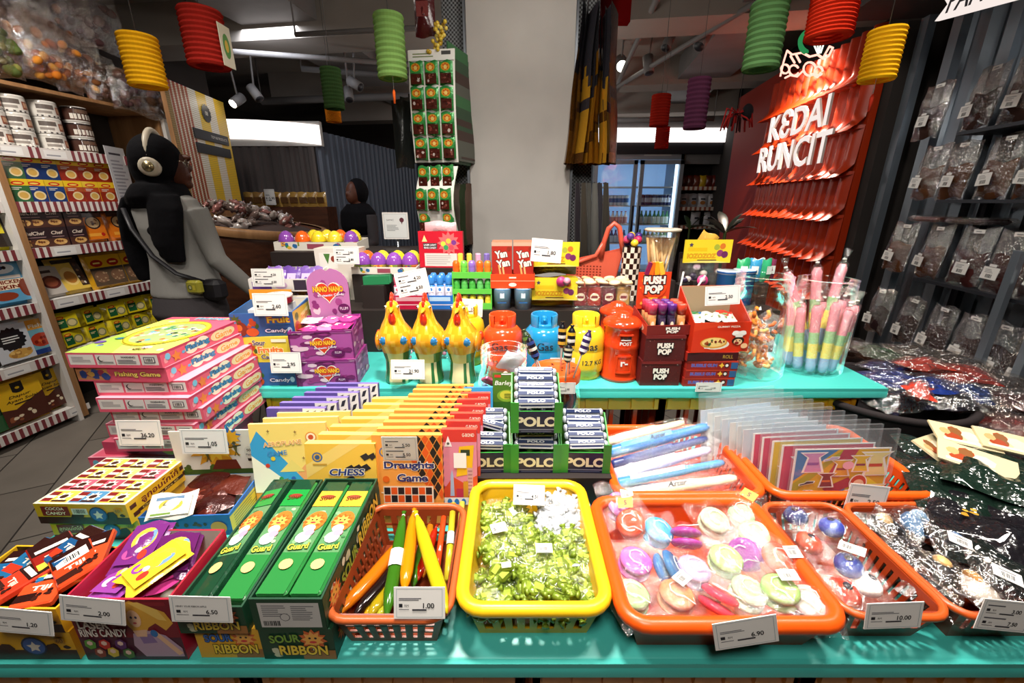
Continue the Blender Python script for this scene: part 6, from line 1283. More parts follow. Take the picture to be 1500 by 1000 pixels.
# ---- hen money banks
def hen(x,y,label,rz=0):
    t = thing('hen_money_bank',label,'ornament',(x,y,T2),rz,'hen money banks'); mb = MB('gloss'); n = 26
    rings = [(0,.040,0),(.012,.042,0),(.04,.037,.002),(.07,.036,.004),(.10,.042,.002),(.125,.050,0),(.145,.052,-.002),(.165,.046,-.004),(.185,.034,-.006),(.205,.024,-.008),(.222,.021,-.010),(.238,.0195,-.012),(.250,.014,-.013),(.256,.004,-.013)]
    vs,fs,cc = [],[],[]
    for j,(z,r,oy) in enumerate(rings):
        for i in range(n): a = 2 * pi * i / n; bump = .0022 * math.sin(i * 5 + j * 2.3) if 3 < j < 10 else 0; vs.append(((r + bump) * math.cos(a),(r * 1.05 + bump) * math.sin(a) + oy,z))
    for j in range(len(rings) - 1):
        for i in range(n):
            k = (i + 1) % n; fs.append((j * n + i,j * n + k,(j + 1) * n + k,(j + 1) * n + i)); a = (i + .5) / n * 360; z = rings[j][0]
            if z < .06: c = '#e4d6a4' if (255 < a < 285 or a % 60 < 24) else '#2f6a3a'
            elif z < .095: c = '#e0c878' if (240 < a < 300) else '#5a7a38'
            else: c = '#e8a01f' if (i + j) % 3 else '#f0b838'
            cc.append(c)
    fs.append(tuple((len(rings) - 1) * n + i for i in range(n))); cc.append('#e8a01f'); fs.append(tuple(range(n - 1,-1,-1))); cc.append('#ccc')
    mb.add(vs,fs,cc,None,True); mb.build('body',t)
    mb = MB('gloss')
    for q,(zz,yy) in enumerate(((.246,-.024),(.258,-.018),(.266,-.008),(.262,.002),(.250,.010))): mb.ball((0,yy,zz),(.0055,.010,.013),'#d8341a',10,7)
    mb.build('comb',t); mb = MB('gloss'); mb.lathe([(.008,0),(.0005,.022)],'#e8b02c',10,c=(0,0,0)); o = mb.build('beak',t); o.location = (0,-.031,.232); o.rotation_euler = (R(100),0,0)
    mb = MB('gloss'); mb.ball((0,-.036,.205),(.011,.009,.019),'#cc2f18',12,8); mb.build('wattle',t)
    for s_ in (-1,1): mb = MB('gloss'); mb.ball((.017 * s_,-.022,.238),.0045,'#f4ecd0',8,6); mb.ball((.0195 * s_,-.0255,.2385),.0025,'#14100c',8,6); mb.build('eye',t)
    for s_ in (-1,1):
        mb = MB('gloss'); mb.ball((.050 * s_,.004,.13),(.011,.034,.030),'#e0881c',12,8); mb.ball((.055 * s_,.03,.14),(.008,.014,.016),'#cc3a18',10,6); mb.build('wing',t)
        mb = MB('gloss'); mb.ball((.026 * s_,-.043,.142),(.0125,.008,.0125),'#2a72a8',12,8)
        for q in range(9): a = q * .7; mb.ball((.026 * s_ + .011 * math.cos(a),-.044,.142 + .011 * math.sin(a)),.0035,'#3a86bc',6,4)
        mb.build('rosette',t)
    mb = MB('gloss'); mb.ball((0,.055,.15),(.016,.026,.04),'#c85a1c',12,8); mb.build('tail',t); return t
hen(*(lambda q: (q[0],1.215))(at(553,607,1.2)),'left hen money bank in yellow, red and green beside the purple cartons',R(6)); hen(*(lambda q: (q[0],1.21))(at(603,652,1.2)),'middle hen money bank between the two others',R(-4)); hen(*(lambda q: (q[0],1.205))(at(650,702,1.2)),'right hen money bank next to the red gas cylinder',R(-8))
# ---- toy gas cylinders
def gas(x,y,col,label,txt='Gas',z=T2,s=1.0,rz=0):
    t = thing('gas_cylinder_bank',label,'money bank',(x,y,z),rz,'toy gas cylinders'); r = .062 * s; mb = MB('gloss')
    mb.lathe([(r * .86,0),(r * .88,.006),(r * .86,.018),(r * .97,.024),(r,.04),(r,.088),(r * .985,.091),(r * .985,.094),(r,.097),(r,.128),(r * .93,.148),(r * .72,.162),(r * .45,.168),(.0005,.168)],col,36); mb.build('tank',t)
    mb = MB('gloss'); cr = r * .66
    for (a0,a1,h0,h1) in ((-60,240,.158,.198),(-62,-118,.158,.172)):
        aa = (R(a0),R(a1)); mb.lathe([(cr,h0),(cr * 1.02,h1),(cr * .96,h1 + .003),(cr * .9,h1),(cr * .9,h0)],col,24,arc=aa)
    mb.build('collar',t)
    mb = MB('gloss'); mb.lathe([(.011,.165),(.011,.18),(.008,.186),(.008,.192),(.0005,.193)],col,12); mb.ball((0,-.012,.182),(.005,.008,.005),col,8,6); mb.build('valve',t)
    mb = MB('card')
    for tx,zc_,hh_,off in ((txt,.112,.024,0),('12.7 KG',.060,.015,.012)):
        vs,fs,gx0_,gx1_,gy0,gy1 = glyphs(tx,.012); sc_ = hh_ / max(.5,gy1 - gy0); pts = []
        for X,Yv in vs: a = ((X - (gx0_ + gx1_) / 2) * sc_ + off) / (r * 1.005); pts.append((r * 1.006 * math.sin(a),-r * 1.006 * math.cos(a),zc_ + (Yv - (gy0 + gy1) / 2) * sc_))
        mb.add(pts,fs,'#1c2430','card')
    mb.build('lettering',t)
gas(at(705,768,1.25)[0],1.262,'#d8461c','red orange toy gas cylinder right of the hens',rz=R(-8)); gas(at(767,824,1.25)[0] + .002,1.262,'#1f82b4','blue toy gas cylinder in the middle',rz=R(0)); gas(at(826,882,1.25)[0] + .005,1.262,'#eec02a','yellow toy gas cylinder left of the red post boxes',rz=R(6))
gas(at(655,712,1.36)[0],1.375,'#e8b81f','yellow toy gas cylinder half hidden behind the right hen',rz=R(20))
# ---- post box banks
def post(x,y,label,rz=0):
    t = thing('post_box_bank',label,'money bank',(x,y,T2),rz,'toy post boxes'); r = .056; c = '#cf3c17'; mb = MB('gloss')
    mb.lathe([(r * 1.04,0),(r * 1.04,.012),(r * .97,.016),(r * .97,.1),(r * 1.0,.104),(r * .99,.118),(r * .95,.122),(r * .95,.165),(r * 1.06,.17),(r * 1.08,.178),(r * 1.0,.186),(r * .7,.196),(r * .45,.2),(r * .44,.206),(r * .2,.211),(.0005,.212)],c,36); mb.build('body',t)
    mb = MB('gloss'); q = r * .97
    def arcbox(a0,a1,z0,z1,d,col,mat=None):
        n = 8; vs = []; fs = []
        for i in range(n + 1):
            a = a0 + (a1 - a0) * i / n
            for rr in (q,q + d):
                for zz in (z0,z1): vs.append((rr * math.sin(a),-rr * math.cos(a),zz))
        for i in range(n): b = 4 * i; fs += [(b + 2,b + 6,b + 7,b + 3),(b + 3,b + 7,b + 5,b + 1),(b,b + 4,b + 6,b + 2)]
        fs += [(0,2,3,1),(4 * n + 1,4 * n + 3,4 * n + 2,4 * n)]; mb.add(vs,fs,col,mat)
    arcbox(-.45,.45,.03,.036,.004,c); arcbox(-.45,.45,.082,.088,.004,c); arcbox(-.45,-.36,.03,.088,.004,c); arcbox(.36,.45,.03,.088,.004,c); arcbox(-.36,.36,.036,.082,.002,c); mb.build('door',t)
    mb = MB('gloss'); arcbox(-.36,.36,.15,.155,.005,c); arcbox(-.3,.3,.138,.147,.0015,'#3a0c06'); arcbox(-.26,.26,.1355,.138,.003,'#e8e0d8'); mb.build('slot',t)
    mb = MB('card')
    for tx,zc_,hh_ in (('POST',.126,.011),('r-',.062,.016)):
        vs,fs,gx0_,gx1_,gy0,gy1 = glyphs(tx,.03); sc_ = hh_ / max(.4,gy1 - gy0); mb.add([((q + .0035) * math.sin(((X - (gx0_ + gx1_) / 2) * sc_) / q),-(q + .0035) * math.cos(((X - (gx0_ + gx1_) / 2) * sc_) / q),zc_ + (Yv - (gy0 + gy1) / 2) * sc_) for X,Yv in vs],fs,'#e8e2da')
    mb.build('lettering',t)
post(at(880,940,1.23)[0],1.245,'front red toy post box lettered POST beside the push sweets'); post(at(874,928,1.37)[0],1.385,'second red toy post box standing just behind the front one',R(-6))
# ---- push sweets
def push_art(p,big=True):
    p.text('PUSH',.5,.66,.28,'#ece6da',w=.66,bold=.06,out='#1a1216',outw=.10); p.text('POP',.5,.34,.3,'#ece6da',w=.55,bold=.06,out='#1a1216',outw=.10)
def push_front(p): p.bg('#4a1616'); p.blobs(22,['#b8a8a0','#7a2420','#8a3a34'],random.Random(3),(.008,.018)); p.rect(0,.9,1,.1,'#6a1c1a'); q = Panel(p.mb,p.P(.2,.12),p.ux,p.uy,p.w * .6,p.h * .76); push_art(q)
ux_ = at(938,995,1.2)[0]
solo(artbox(.118,.13,.078,'#5a1a1a',front=push_front),'sweets_box','bottom dark red push pop carton on the raised step','sweets box',(ux_ - .003,1.235,T2),0,'push pop cartons')
solo(artbox(.118,.13,.078,'#5a1a1a',front=push_front),'sweets_box','middle dark red push pop carton of the stack','sweets box',(ux_ + .001,1.237,T2 + .0785),R(1),'push pop cartons')
t = thing('sweets_box','open push pop carton with a tall red header card, on top of its stack','sweets box',(ux_ + .004,1.24,T2 + .157),R(4),'push pop cartons')
openbox(.128,.125,.03,.06,'#8a2018','#5a1814',.003,dict(front=lambda p: (p.bg('#6a1c18'),push_art(Panel(p.mb,p.P(.35,.0),p.ux,p.uy,p.w * .5,p.h * 1.0))),left=lambda p: (p.bg('#b8402a'),p.ell(.5,.5,.3,.4,'#e0b8a0')))).build('carton',t)
mb = MB('card'); mb.box(-.058,.045,.058,.061,.05,.165,'#c83c1c'); p = mb.panel((-.058,.0579,.05),(1,0,0),(0,0,1),.103,.115); p.bg('#cf3f1c'); p.blobs(14,['#e8742a','#f0a03a','#a82414'],random.Random(3),(.04,.08)); p.ell(.5,.6,.4,.32,'#d8481c'); q_ = Panel(mb,p.P(0,.27),p.ux,p.uy,p.w,p.h * .78); push_art(q_); p.rect(.36,.24,.28,.07,'#e8c02a'); mb.build('header',t)
mb = MB('plastic')
for dx,a,c in ((-.02,.15,'#e8681c'),(0,-.12,'#f0a01f'),(-.035,.3,'#7a1f4a'),(.018,-.3,'#f0b83a')): mb.T = Matrix.Translation((dx,.06,.155)) @ Matrix.Rotation(a,4,'Y'); mb.box(-.008,.008,-.004,.0,0,.042,c,bev=.002)
mb.T = None; mb.build('header_crest',t)
for i in range(12):
    r0,k = i // 4,i % 4; c = ['#c83a5a','#7a2a6a','#5a2a7a','#d8482f'][k]; q = thing('push_pop','%s capped push pop stick in the open red carton, row %s from the front' % (['pink','plum','violet','red'][k],ORD[r0]),'sweets',(ux_ - .042 + .028 * k + .004,1.195 + .03 * r0,T2 + .161),0,'push pops in the carton')
    mb = MB('gloss'); mb.lathe([(.0125,0),(.0125,.062),(.011,.065)],'#d8905a',14,cols=['#3a3048' if k in (1,2) else '#e0a06a','#222']); p = mb.panel((-.008,-.0128,.01),(1,0,0),(0,0,1),.016,.035,'card'); p.bg('#e8a05a' if k in (0,3) else '#4a3a5a'); p.ell(.5,.5,.3,.25,'#f0e0c0'); mb.build('holder',q)
    mb = MB('gloss'); mb.lathe([(.0132,.055),(.0132,.082),(.012,.086),(.0005,.087)],c,14); mb.build('cap',q)
# ---- gummy pizza cartons
zx = at(1000,1072,1.2)[0]
def gumside(p): p.bg('#8a1f1a'); p.text('BUBBLE GUM',.34,.5,.4,'#4a5aa8',w=.5,bold=.05,out='#c86a5a',outw=.03); p.star(.68,.5,.06,.03,4,'#e8b83a'); p.ell(.78,.5,.05,None,'#1a1a22'); p.ell(.78,.5,.03,None,'#e8e0d8'); p.rect(.86,.1,.13,.8,'#2a5a8a'); p.rect(0,.86,1,.14,'#b83a24')
for i in range(4): solo(artbox(.152,.12,.0265,'#a8281c',front=gumside if i < 3 else (lambda p: (p.bg('#3a1216'),p.text('ROLL',.8,.5,.4,'#b89a3a',w=.2)))),'sweets_box','flat red bubble gum carton under the gummy pizza box, ' + ['bottom one','second from the bottom','third from the bottom','topmost dark one'][i],'sweets box',(zx + [.0,.001,.003,-.002][i],1.225,T2 + .027 * i),R([0,1,0,2][i]),'bubble gum cartons')
def pizza(p):
    p.bg('#cf3316'); p.poly([(0,1),(.5,1),(.5,.9),(0,.72)],'#d8401f'); p.ell(.42,.26,.24,.17,'#e8e0d0'); p.ell(.38,.32,.24,.19,'#d89a3a'); p.ell(.38,.335,.21,.155,'#f0cf80'); p.blobs(16,['#7a2014','#5a1a10','#a84a24','#3a5a2a'],random.Random(3),(.015,.028),(.2,.2,.58,.46)); p.rect(.22,.14,.1,.02,'#eee')
    p.ell(.8,.38,.11,.13,'#2a1a12'); p.ell(.8,.34,.075,.1,'#eec090'); p.ell(.78,.30,.04,.05,'#8a1f1a'); p.ell(.77,.38,.014,.02,'#111'); p.ell(.83,.38,.014,.02,'#111'); p.ell(.8,.62,.13,.08,'#ece8e2'); p.ell(.74,.66,.06,.06,'#f4f0ea'); p.ell(.86,.66,.06,.06,'#f4f0ea'); p.rect(.74,.5,.13,.1,'#e4e0d8'); p.ell(.92,.2,.06,.09,'#eec090'); p.text('GUMMY PIZZA',.6,.86,.06,'#f0e8d8',w=.4,bold=.02)
t = thing('sweets_box','red gummy pizza carton with a chef printed on the front and a price card','sweets box',(zx + .012,1.225,T2 + .1085),R(5))
mb = openbox(.172,.115,.09,.175,'#cf3316','#a89474',.003,dict(front=pizza),sidecol='#c02c12'); mb.build('carton',t)
for i in range(7): solo(sachet(.045,.04,['#e8e2d8','#3a7a4a','#dcd4c8','#2f6a9a','#e0dcd2','#b8382a','#d8d4ca'][i],i + 60,lambda p: p.rect(.2,.3,.6,.3,'#6a7a4a')),'sweets_sachet','small gummy sachet heaped in the red pizza carton, ' + ['far left','green one','left front','blue one','middle','red one','right'][i],'sweets',(zx - .045 + .017 * i,1.205 + .02 * (i % 2),T2 + .188 + .003 * (i % 3)),(R(25),0,R(rnd.uniform(-40,40))),'gummy sachets')
riser(zx - .055,zx + .075,1.185,1.26,T2 + .1125,T2 + .182,None,t)
# ---- big jars at the right end
rj = PY(1105,520,1.26)
jar('glass_jar','large clear jar of bagged orange cheese puffs right of the gummy pizza',(rj.x + .002,1.285,T2),.098,.315,.80)
def puffbag(i):
    r_ = random.Random(i); lay = i // 4; a = i * 1.7; q = .038; t = thing('snack_bag','small clear bag of orange puffs in the large jar, ' + ['bottom left','bottom right','bottom back','bottom front','second layer left','second layer right','second layer back','second layer front','third layer left','third layer right','third layer back','top middle','top left corner','top right corner','top back'][i],'snack',(rj.x + q * math.cos(a),1.285 + q * math.sin(a),T2 + .04 + .045 * lay),(r_.uniform(-1,1),r_.uniform(-1,1),a),'puff bags in the jar')
    for k in range(8): mb = MB('matte'); mb.tube([(-.011,0,0),(0,.004,.003),(.011,0,0)],.0055,r_.choice(['#e0882c','#d8742a','#e8b060','#c8642a']),6); mb.build('puff',t,(r_.uniform(-.026,.026),r_.uniform(-.012,.012),r_.uniform(-.026,.026)),(r_.uniform(0,3),r_.uniform(0,3),r_.uniform(0,3)))
    mb = MB('film'); mb.T = Matrix.Translation((0,0,-.04)); A_,B_ = sheetbag(.07,.08,.04,r_,8,8,.005); mb.grid(A_,8,8,'#fff'); mb.grid(lambda u,v: B_(1 - u,v),8,8,'#fff'); mb.build('clear_bag',t)
for i in range(15): puffbag(i)
mj = PY(1195,520,1.28); MX,MY = mj.x + .005,1.31
jar('glass_jar','clear jar of striped marshmallow twists at the right end of the raised step',(MX,MY,T2),.092,.30,.86)
def mallow(loc,rot,label,L=.235):
    t = thing('marshmallow_twist',label,'sweets',loc,rot,'marshmallow twists in the jar'); mb = MB('matte'); n = 24; cs = ['#e8909a','#e8909a','#9fc08a','#ecd46a','#9aa8cc']
    k = [(0,.6),(.04,1)] + [(.04 + .9 * i / 16,1 + .03 * math.sin(i * 2.1)) for i in range(1,17)] + [(1,.6)]; vs = []; fs = []; cc = []; m_ = 10
    for j,(q,s_) in enumerate(k):
        for i in range(m_): a = 2 * pi * i / m_ + j * .5; rr = .0135 * s_ * (1 + .12 * math.cos(2 * a)); vs.append((rr * math.cos(a),rr * math.sin(a),q * L))
    for j in range(len(k) - 1):
        for i in range(m_): ii = (i + 1) % m_; fs.append((j * m_ + i,j * m_ + ii,(j + 1) * m_ + ii,(j + 1) * m_ + i)); q = k[j][0]; cc.append('#9aa8cc' if q < .2 else '#ecd46a' if q < .42 else '#9fc08a' if q < .58 else '#e8909a')
    mb.add(vs,fs,cc,None,True); mb.build('twist',t); mb = MB('film'); mb.tube([(0,0,-.01),(0,0,.0),(0,0,L * .5),(0,0,L),(0,0,L + .012),(0,0,L + .016),(.004,0,L + .045)],[.008,.016,.0165,.016,.005,.004,.012],'#fff',10,caps=False); mb.build('wrapper',t)
    mb = MB('white'); mb.tube([(0,0,L + .012),(0,0,L + .017)],.0055,'#eee',8); mb.build('tie',t)
for i in range(14):
    a = i * 2 * pi / 11 + .2; q = .062 if i < 11 else .03; mallow((MX + q * math.cos(a),MY + q * math.sin(a),T2 + .012),(.10 * math.sin(a + 1),.10 * math.cos(a),0),'pink, green, yellow and lilac marshmallow twist in the right jar, %s around' % ORD[i],.20 + .012 * (i % 3))
for (px,py,L,ro,lb) in ((1165,455,.25,(-.12,-.38,0),'marshmallow twist sticking out of the jar to the left'),(1190,440,.25,(-.05,-.12,0),'marshmallow twist sticking out in the middle of the jar'),(1222,440,.26,(-.05,.10,0),'tallest marshmallow twist sticking out at the right of the jar')):
    mallow((MX + (px - 1195) * .0012 * .6,MY,T2 + .085),ro,lb,L)
# ================================================================ SECOND ROW ON THE RISERS
rnd = random.Random(41)
def X(px,Y,py=420): return PY(px,py,Y).x
def W(px0,px1,Y,py=420): return X(px1,Y,py) - X(px0,Y,py)
# purple packets in white cartons
def wfront(p): p.bg('#e2dcd6'); p.rect(.05,.2,.3,.6,'#6a4a90'); p.rect(.7,.1,.2,.8,'#3a3040'); p.ell(.5,.5,.1,.3,'#c8a8c8'); p.rect(.9,.0,.1,1,'#cfc8c0')
def wside(p): p.bg('#ddd6cc'); p.poly([(0,.3),(.9,.95),(1,.95),(0,.95)],'#5a4a7a'); [p.rect(.08 + .15 * i,.1,.05,.25,'#b8aea8') for i in range(6)]; p.rect(.3,.6,.15,.25,'#3a3048')
cx_,cw_ = X(412,1.5),W(366,456,1.5)
for k,(zz,lb) in enumerate(((RZ2,'lower white carton of purple packets at the far left of the riser'),(RZ2 + .066,'upper white carton of purple packets with a two-line price card'))):
    t = thing('sweets_box',lb,'sweets box',(cx_ + .004 * k,1.565,zz),R(3),'white cartons of purple packets'); openbox(cw_,.16,.045,.065,'#e2dcd6','#cfc6c0',.003,dict(front=wfront,right=wside)).build('carton',t)
    for i in range(8):
        mb = MB('pouch'); pillow(mb,.05,.065,.02,random.Random(i),['#7a5aa8','#8a6ab4','#6a4a9a'][i % 3],nu=5,nv=5); p = mb.panel((-.015,-.011,.02),(1,0,0),(0,0,1),.03,.025,'card'); p.rect(0,0,1,1,'#c8b0d8')
        solo(mb,'sweets_packet','purple packet in the %s white carton, %s from left in the %s row' % ('lower' if k == 0 else 'upper',ORD[i % 4],'front' if i < 4 else 'back'),'sweets',(cx_ - .078 + .052 * (i % 4),1.525 + .07 * (i // 4),zz + (.005 if k == 0 else .012)),(-.5,0,rnd.uniform(-.1,.1)),'purple packets')
# tan packets carton
yx,yw = X(463,1.55),W(430,496,1.55)
t = thing('sweets_box','green and white carton of tan topped packets beside the heart header','sweets box',(yx + .01,1.56,RZ2),R(2)); openbox(yw,.13,.05,.075,'#dcd6c4','#b8a880',.003,dict(front=lambda p: (p.bg('#d8d0be'),p.blobs(9,['#2f6a3a','#3a3028','#a86a3a','#e9e4d8'],random.Random(3),(.04,.08)),p.ell(.5,.5,.2,.35,'#e8e4da'),p.ell(.5,.5,.14,.25,'#8a4a30')),right=lambda p: (p.bg('#3f8a3a'),p.lines(.2,.1,.6,.6,5,'#dcd8c8')))).build('carton',t)
for i in range(8):
    mb = MB('pouch'); pillow(mb,.04,.075,.022,random.Random(i),['#d8a85a','#e0b468','#c8984a'][i % 3],nu=5,nv=5); solo(mb,'sweets_packet','tan topped packet in the green and white carton, %s from left, %s row' % (ORD[i % 4],'front' if i < 4 else 'back'),'sweets',(yx - .048 + .039 * (i % 4),1.535 + .05 * (i // 4),RZ2 + .028),(-.25,0,0),'tan packets')
# white carton with two-line card
wx = X(495,1.62)
solo(artbox(W(462,526,1.62),.09,.2,'#e0dad0',front=lambda p: (p.bg('#dfd8cd'),p.rect(.1,.62,.4,.3,'#e8e4dc'),p.poly([(.2,.9),(.28,.7),(.35,.9)],'#4a7a3a'),p.ell(.42,.8,.06,.06,'#8a3a2a'))),'sweets_box','tall white carton with a leaf print under the egg trays','sweets box',(wx,1.69,RZ2))
# capsule eggs
def egg(x,y,z,c,label,clear='#d8d4c8',r=.031):
    t = thing('capsule_egg',label,'toy egg',(x,y,z),rnd.uniform(-.5,.5),'capsule eggs'); mb = MB('gloss'); mb.lathe([(r,r),(r * .97,r * 1.35),(r * .8,r * 1.85),(r * .5,r * 2.2),(r * .2,r * 2.36),(.0005,r * 2.38)],c,20,caps=(False,False)); mb.lathe([(r * 1.02,r * .96),(r * 1.02,r * 1.06)],c,20,caps=(False,False)); mb.build('cap',t)
    mb = MB('gloss'); cs = ['#7a8a3a','#c8b45a','#d87a3a','#8a6a4a',clear]; mb.lathe([(r * .4,.001),(r * .75,r * .2),(r * .97,r * .6),(r,r * .98)],clear,20,caps=(True,False),cols=[rnd.choice(cs) for _ in range(4)]); p = mb.panel((-r * .5,-r * 1.01,r * .45),(1,0,0),(0,0,1),r,r * .5,'card'); p.bg(rnd.choice(['#d89a3a','#e0d8c8','#7a8a3a'])); p.blobs(5,['#b84a2a','#5a3a6a','#3a6a8a','#e8c84a'],rnd,(.1,.2)); mb.build('base_cup',t)
def eggtray(x0,x1,y,d,z,h,label):
    t = thing('sweets_box',label,'sweets box',((x0 + x1) / 2,y,z),R(-2),'egg trays'); openbox(x1 - x0,d,h,h * 1.3,'#e4ded2','#cfc8ba',.003,dict(front=lambda p: (p.bg('#e4ddd0'),p.blobs(9,['#d8702a','#2f6aa0','#e0b43a','#3a8a5a','#a84a8a'],random.Random(5),(.02,.05)),p.rect(.4,.2,.2,.6,'#9a4a5a')))).build('carton',t)
a0,a1 = X(399,1.80,350),X(524,1.80,350); eggtray(a0,a1,1.865,.13,RZ3,.034,'white printed tray of seven capsule eggs at the top of the display')
ec = [('#8a4aa8','purple'),('#e8641e','orange'),('#e8cf2c','yellow'),('#ecd23a','yellow'),('#8a4aa8','purple')]
for i in range(5): egg(a0 + .04 + i * (a1 - a0 - .08) / 4,1.835,RZ3 + .005,ec[i][0],'%s capsule egg in the front of the upper egg tray, %s from left' % (ec[i][1],ORD[i]))
ec = [('#e8cf2c','yellow'),('#ecd23a','yellow'),('#e8641e','orange'),('#e8cf2c','yellow')]
for i in range(4): egg(a0 + .13 + i * (a1 - a0 - .18) / 3,1.898,RZ3 + .006,ec[i][0],'%s capsule egg at the back of the upper egg tray, %s from left' % (ec[i][1],ORD[i]))
b0,b1 = X(516,1.62,385),X(612,1.62,385); riser(b0,b1,1.60,1.738,RZ2,1.098); eggtray(b0,b1,1.668,.128,1.0985,.026,'white printed tray of eight capsule eggs behind the hens')
for i in range(4): egg(b0 + .034 + i * (b1 - b0 - .068) / 3,1.64,1.103,'#8a4aa8','purple capsule egg in the front of the lower egg tray, %s from left' % ORD[i])
for i in range(4): egg(b0 + .034 + i * (b1 - b0 - .068) / 3,1.70,1.104,['#e8641e','#ecd23a','#e8cf2c','#ecd23a'][i],'%s capsule egg at the back of the lower egg tray, %s from left' % (['orange','yellow','yellow','yellow'][i],ORD[i]))
for i in range(3): egg(b0 + .06 + i * .09,1.80,RZ3 - .0 + 0.0 if b0 + .06 + i * .09 < -.35 else 1.104,'#e8641e','orange capsule egg behind the lower egg tray, %s from left' % ORD[i]) if False else None
# bubble tubes, pink and blue
def btray(px0,px1,c,lab,cname,cap):
    x0,x1 = X(px0,1.48),X(px1,1.48); w = x1 - x0; t = thing('sweets_box',lab,'sweets box',((x0 + x1) / 2,1.545,RZ2),0,'trays of bubble tubes'); openbox(w,.11,.05,.06,c,c,.003,dict(front=lambda p: (p.bg(c),p.rect(0,.3,1,.06,'#e6d4d4'),p.rect(.1,.6,.8,.3,'#d8a0a8' if cname == 'pink' else '#a8c8e4')))).build('carton',t)
    for r0 in range(2):
        for k in range(3):
            q = thing('bubble_tube','%s bubble tube in the %s tray, %s from left in the %s row' % (cname,cname,ORD[k],'front' if r0 == 0 else 'back'),'toy',(x0 + w * (k + .5) / 3,1.515 + .05 * r0,RZ2 + .005),0,'bubble tubes'); mb = MB('gloss'); r = w / 6.6; mb.lathe([(r * .8,0),(r,.01),(r,.075),(r * .85,.08)],cap,14,cols=[cap,'#dcd8e4',cap]); p = mb.panel((-r * .6,-r * 1.01,.055),(1,0,0),(0,0,1),r * 1.2,.02,'card'); p.bg('#e8e4ec'); p.ell(.5,.5,.3,.3,cap); mb.build('bottle',q)
            mb = MB('gloss'); mb.lathe([(r * .85,.0805),(r * .9,.085),(r * .9,.105),(r * .6,.115),(.0005,.116)],cap,14); mb.build('cap',q)
btray(572,621,'#b8143c','crimson tray of pink bubble tubes behind the left hen','pink','#e05a7a'); btray(623,662,'#1f6ac0','blue tray of blue bubble tubes behind the middle hen','blue','#3a84d0')
mb = MB('card')
t_ = 0
for i in range(3):
    mb = MB('card'); mb.T = Matrix.Rotation(.2 + .1 * i,4,'Z'); mb.box(-.045,.045,-.004,.004,0,.03,['#1f7a4a','#2a8a5a','#175a38'][i]); solo(mb,'toy_comb','dark green toothed toy strip behind the purple header card, %s' % ['nearest','middle','rearmost'][i],'toy',(X(560,1.6,400),1.52 + .02 * i,RZ2 + .085),0,'green strips')
riser(X(560,1.6,400) - .05,X(560,1.6,400) + .03,1.50,1.58,RZ2,RZ2 + .084)
# loose clear bags of pastel sweets between the hens
for i,(px,c,lb) in enumerate(((585,'#d8a8b8','clear bag of pink sweets behind the left hen'),(632,'#b8c4d8','clear bag of pale blue sweets behind the middle hen'),(622,'#c88aa0','clear bag of rose sweets low between two hens'))):
    q = thing('candy_bag',lb,'sweets bag',(X(px,1.36,480),1.36 + .03 * i,T2 + .05),rnd.uniform(-.3,.3),'pastel sweet bags')
    for k in range(22): mb = MB('gloss'); mb.ball((0,0,0),.008,rnd.choice([c,'#e4d8dc','#b86a8a',c]),8,6); mb.build('sweet',q,(rnd.uniform(-.035,.035),rnd.uniform(-.012,.012),rnd.uniform(-.04,.04)))
    mb = MB('film'); mb.T = Matrix.Translation((0,0,-.055)); A_,B_ = sheetbag(.09,.11,.045,rnd,8,8,.005); mb.grid(A_,8,8,'#fff'); mb.grid(lambda u,v: B_(1 - u,v),8,8,'#fff'); mb.build('clear_bag',q)
# red ring candy bag with header
rx_,rw_ = X(645,1.62,365),W(612,678,1.62,365)
riser(rx_ - .08,rx_ + .08,1.62,1.70,RZ2,1.118)
t = thing('ring_candy_card','red laser light ring candy card with a crumpled clear bag on top','sweets',(rx_,1.65,1.1185),R(-4)); mb = MB('card'); mb.box(-rw_ / 2,rw_ / 2,-.012,.012,0,.135,'#c8162c'); p = mb.panel((-rw_ / 2,-.0122,0),(1,0,0),(0,0,1),rw_,.135); p.bg('#c8162c'); p.rect(.12,.04,.74,.36,'#d8d4cc'); p.lines(.16,.08,.66,.28,5,'#b8b0aa',random.Random(3)); p.poly([(.08,.72),(.2,.72),(.14,.9)],'#f0d890'); p.rect(.1,.52,.32,.16,'#4a3a3a'); p.text('LASER LIGHT',.26,.63,.05,'#eee',w=.28,bold=.02); p.text('RING CANDY',.26,.55,.05,'#eee',w=.28,bold=.02); p.star(.68,.68,.26,.18,12,'#e86a6a')
for x,y,c in ((.56,.66,'#c8d84a'),(.68,.74,'#f0c04a'),(.8,.7,'#7a3a8a'),(.62,.56,'#3a9a5a'),(.74,.56,'#e84a5a')): p.ell(x,y,.06,None,c,7)
mb.build('card_bag',t); mb = MB('pouch'); mb.T = Matrix.Translation((0,0,.125)); pillow(mb,.12,.045,.03,rnd,'#d8a8ac',nu=6,nv=5); mb.build('bag_top',t)
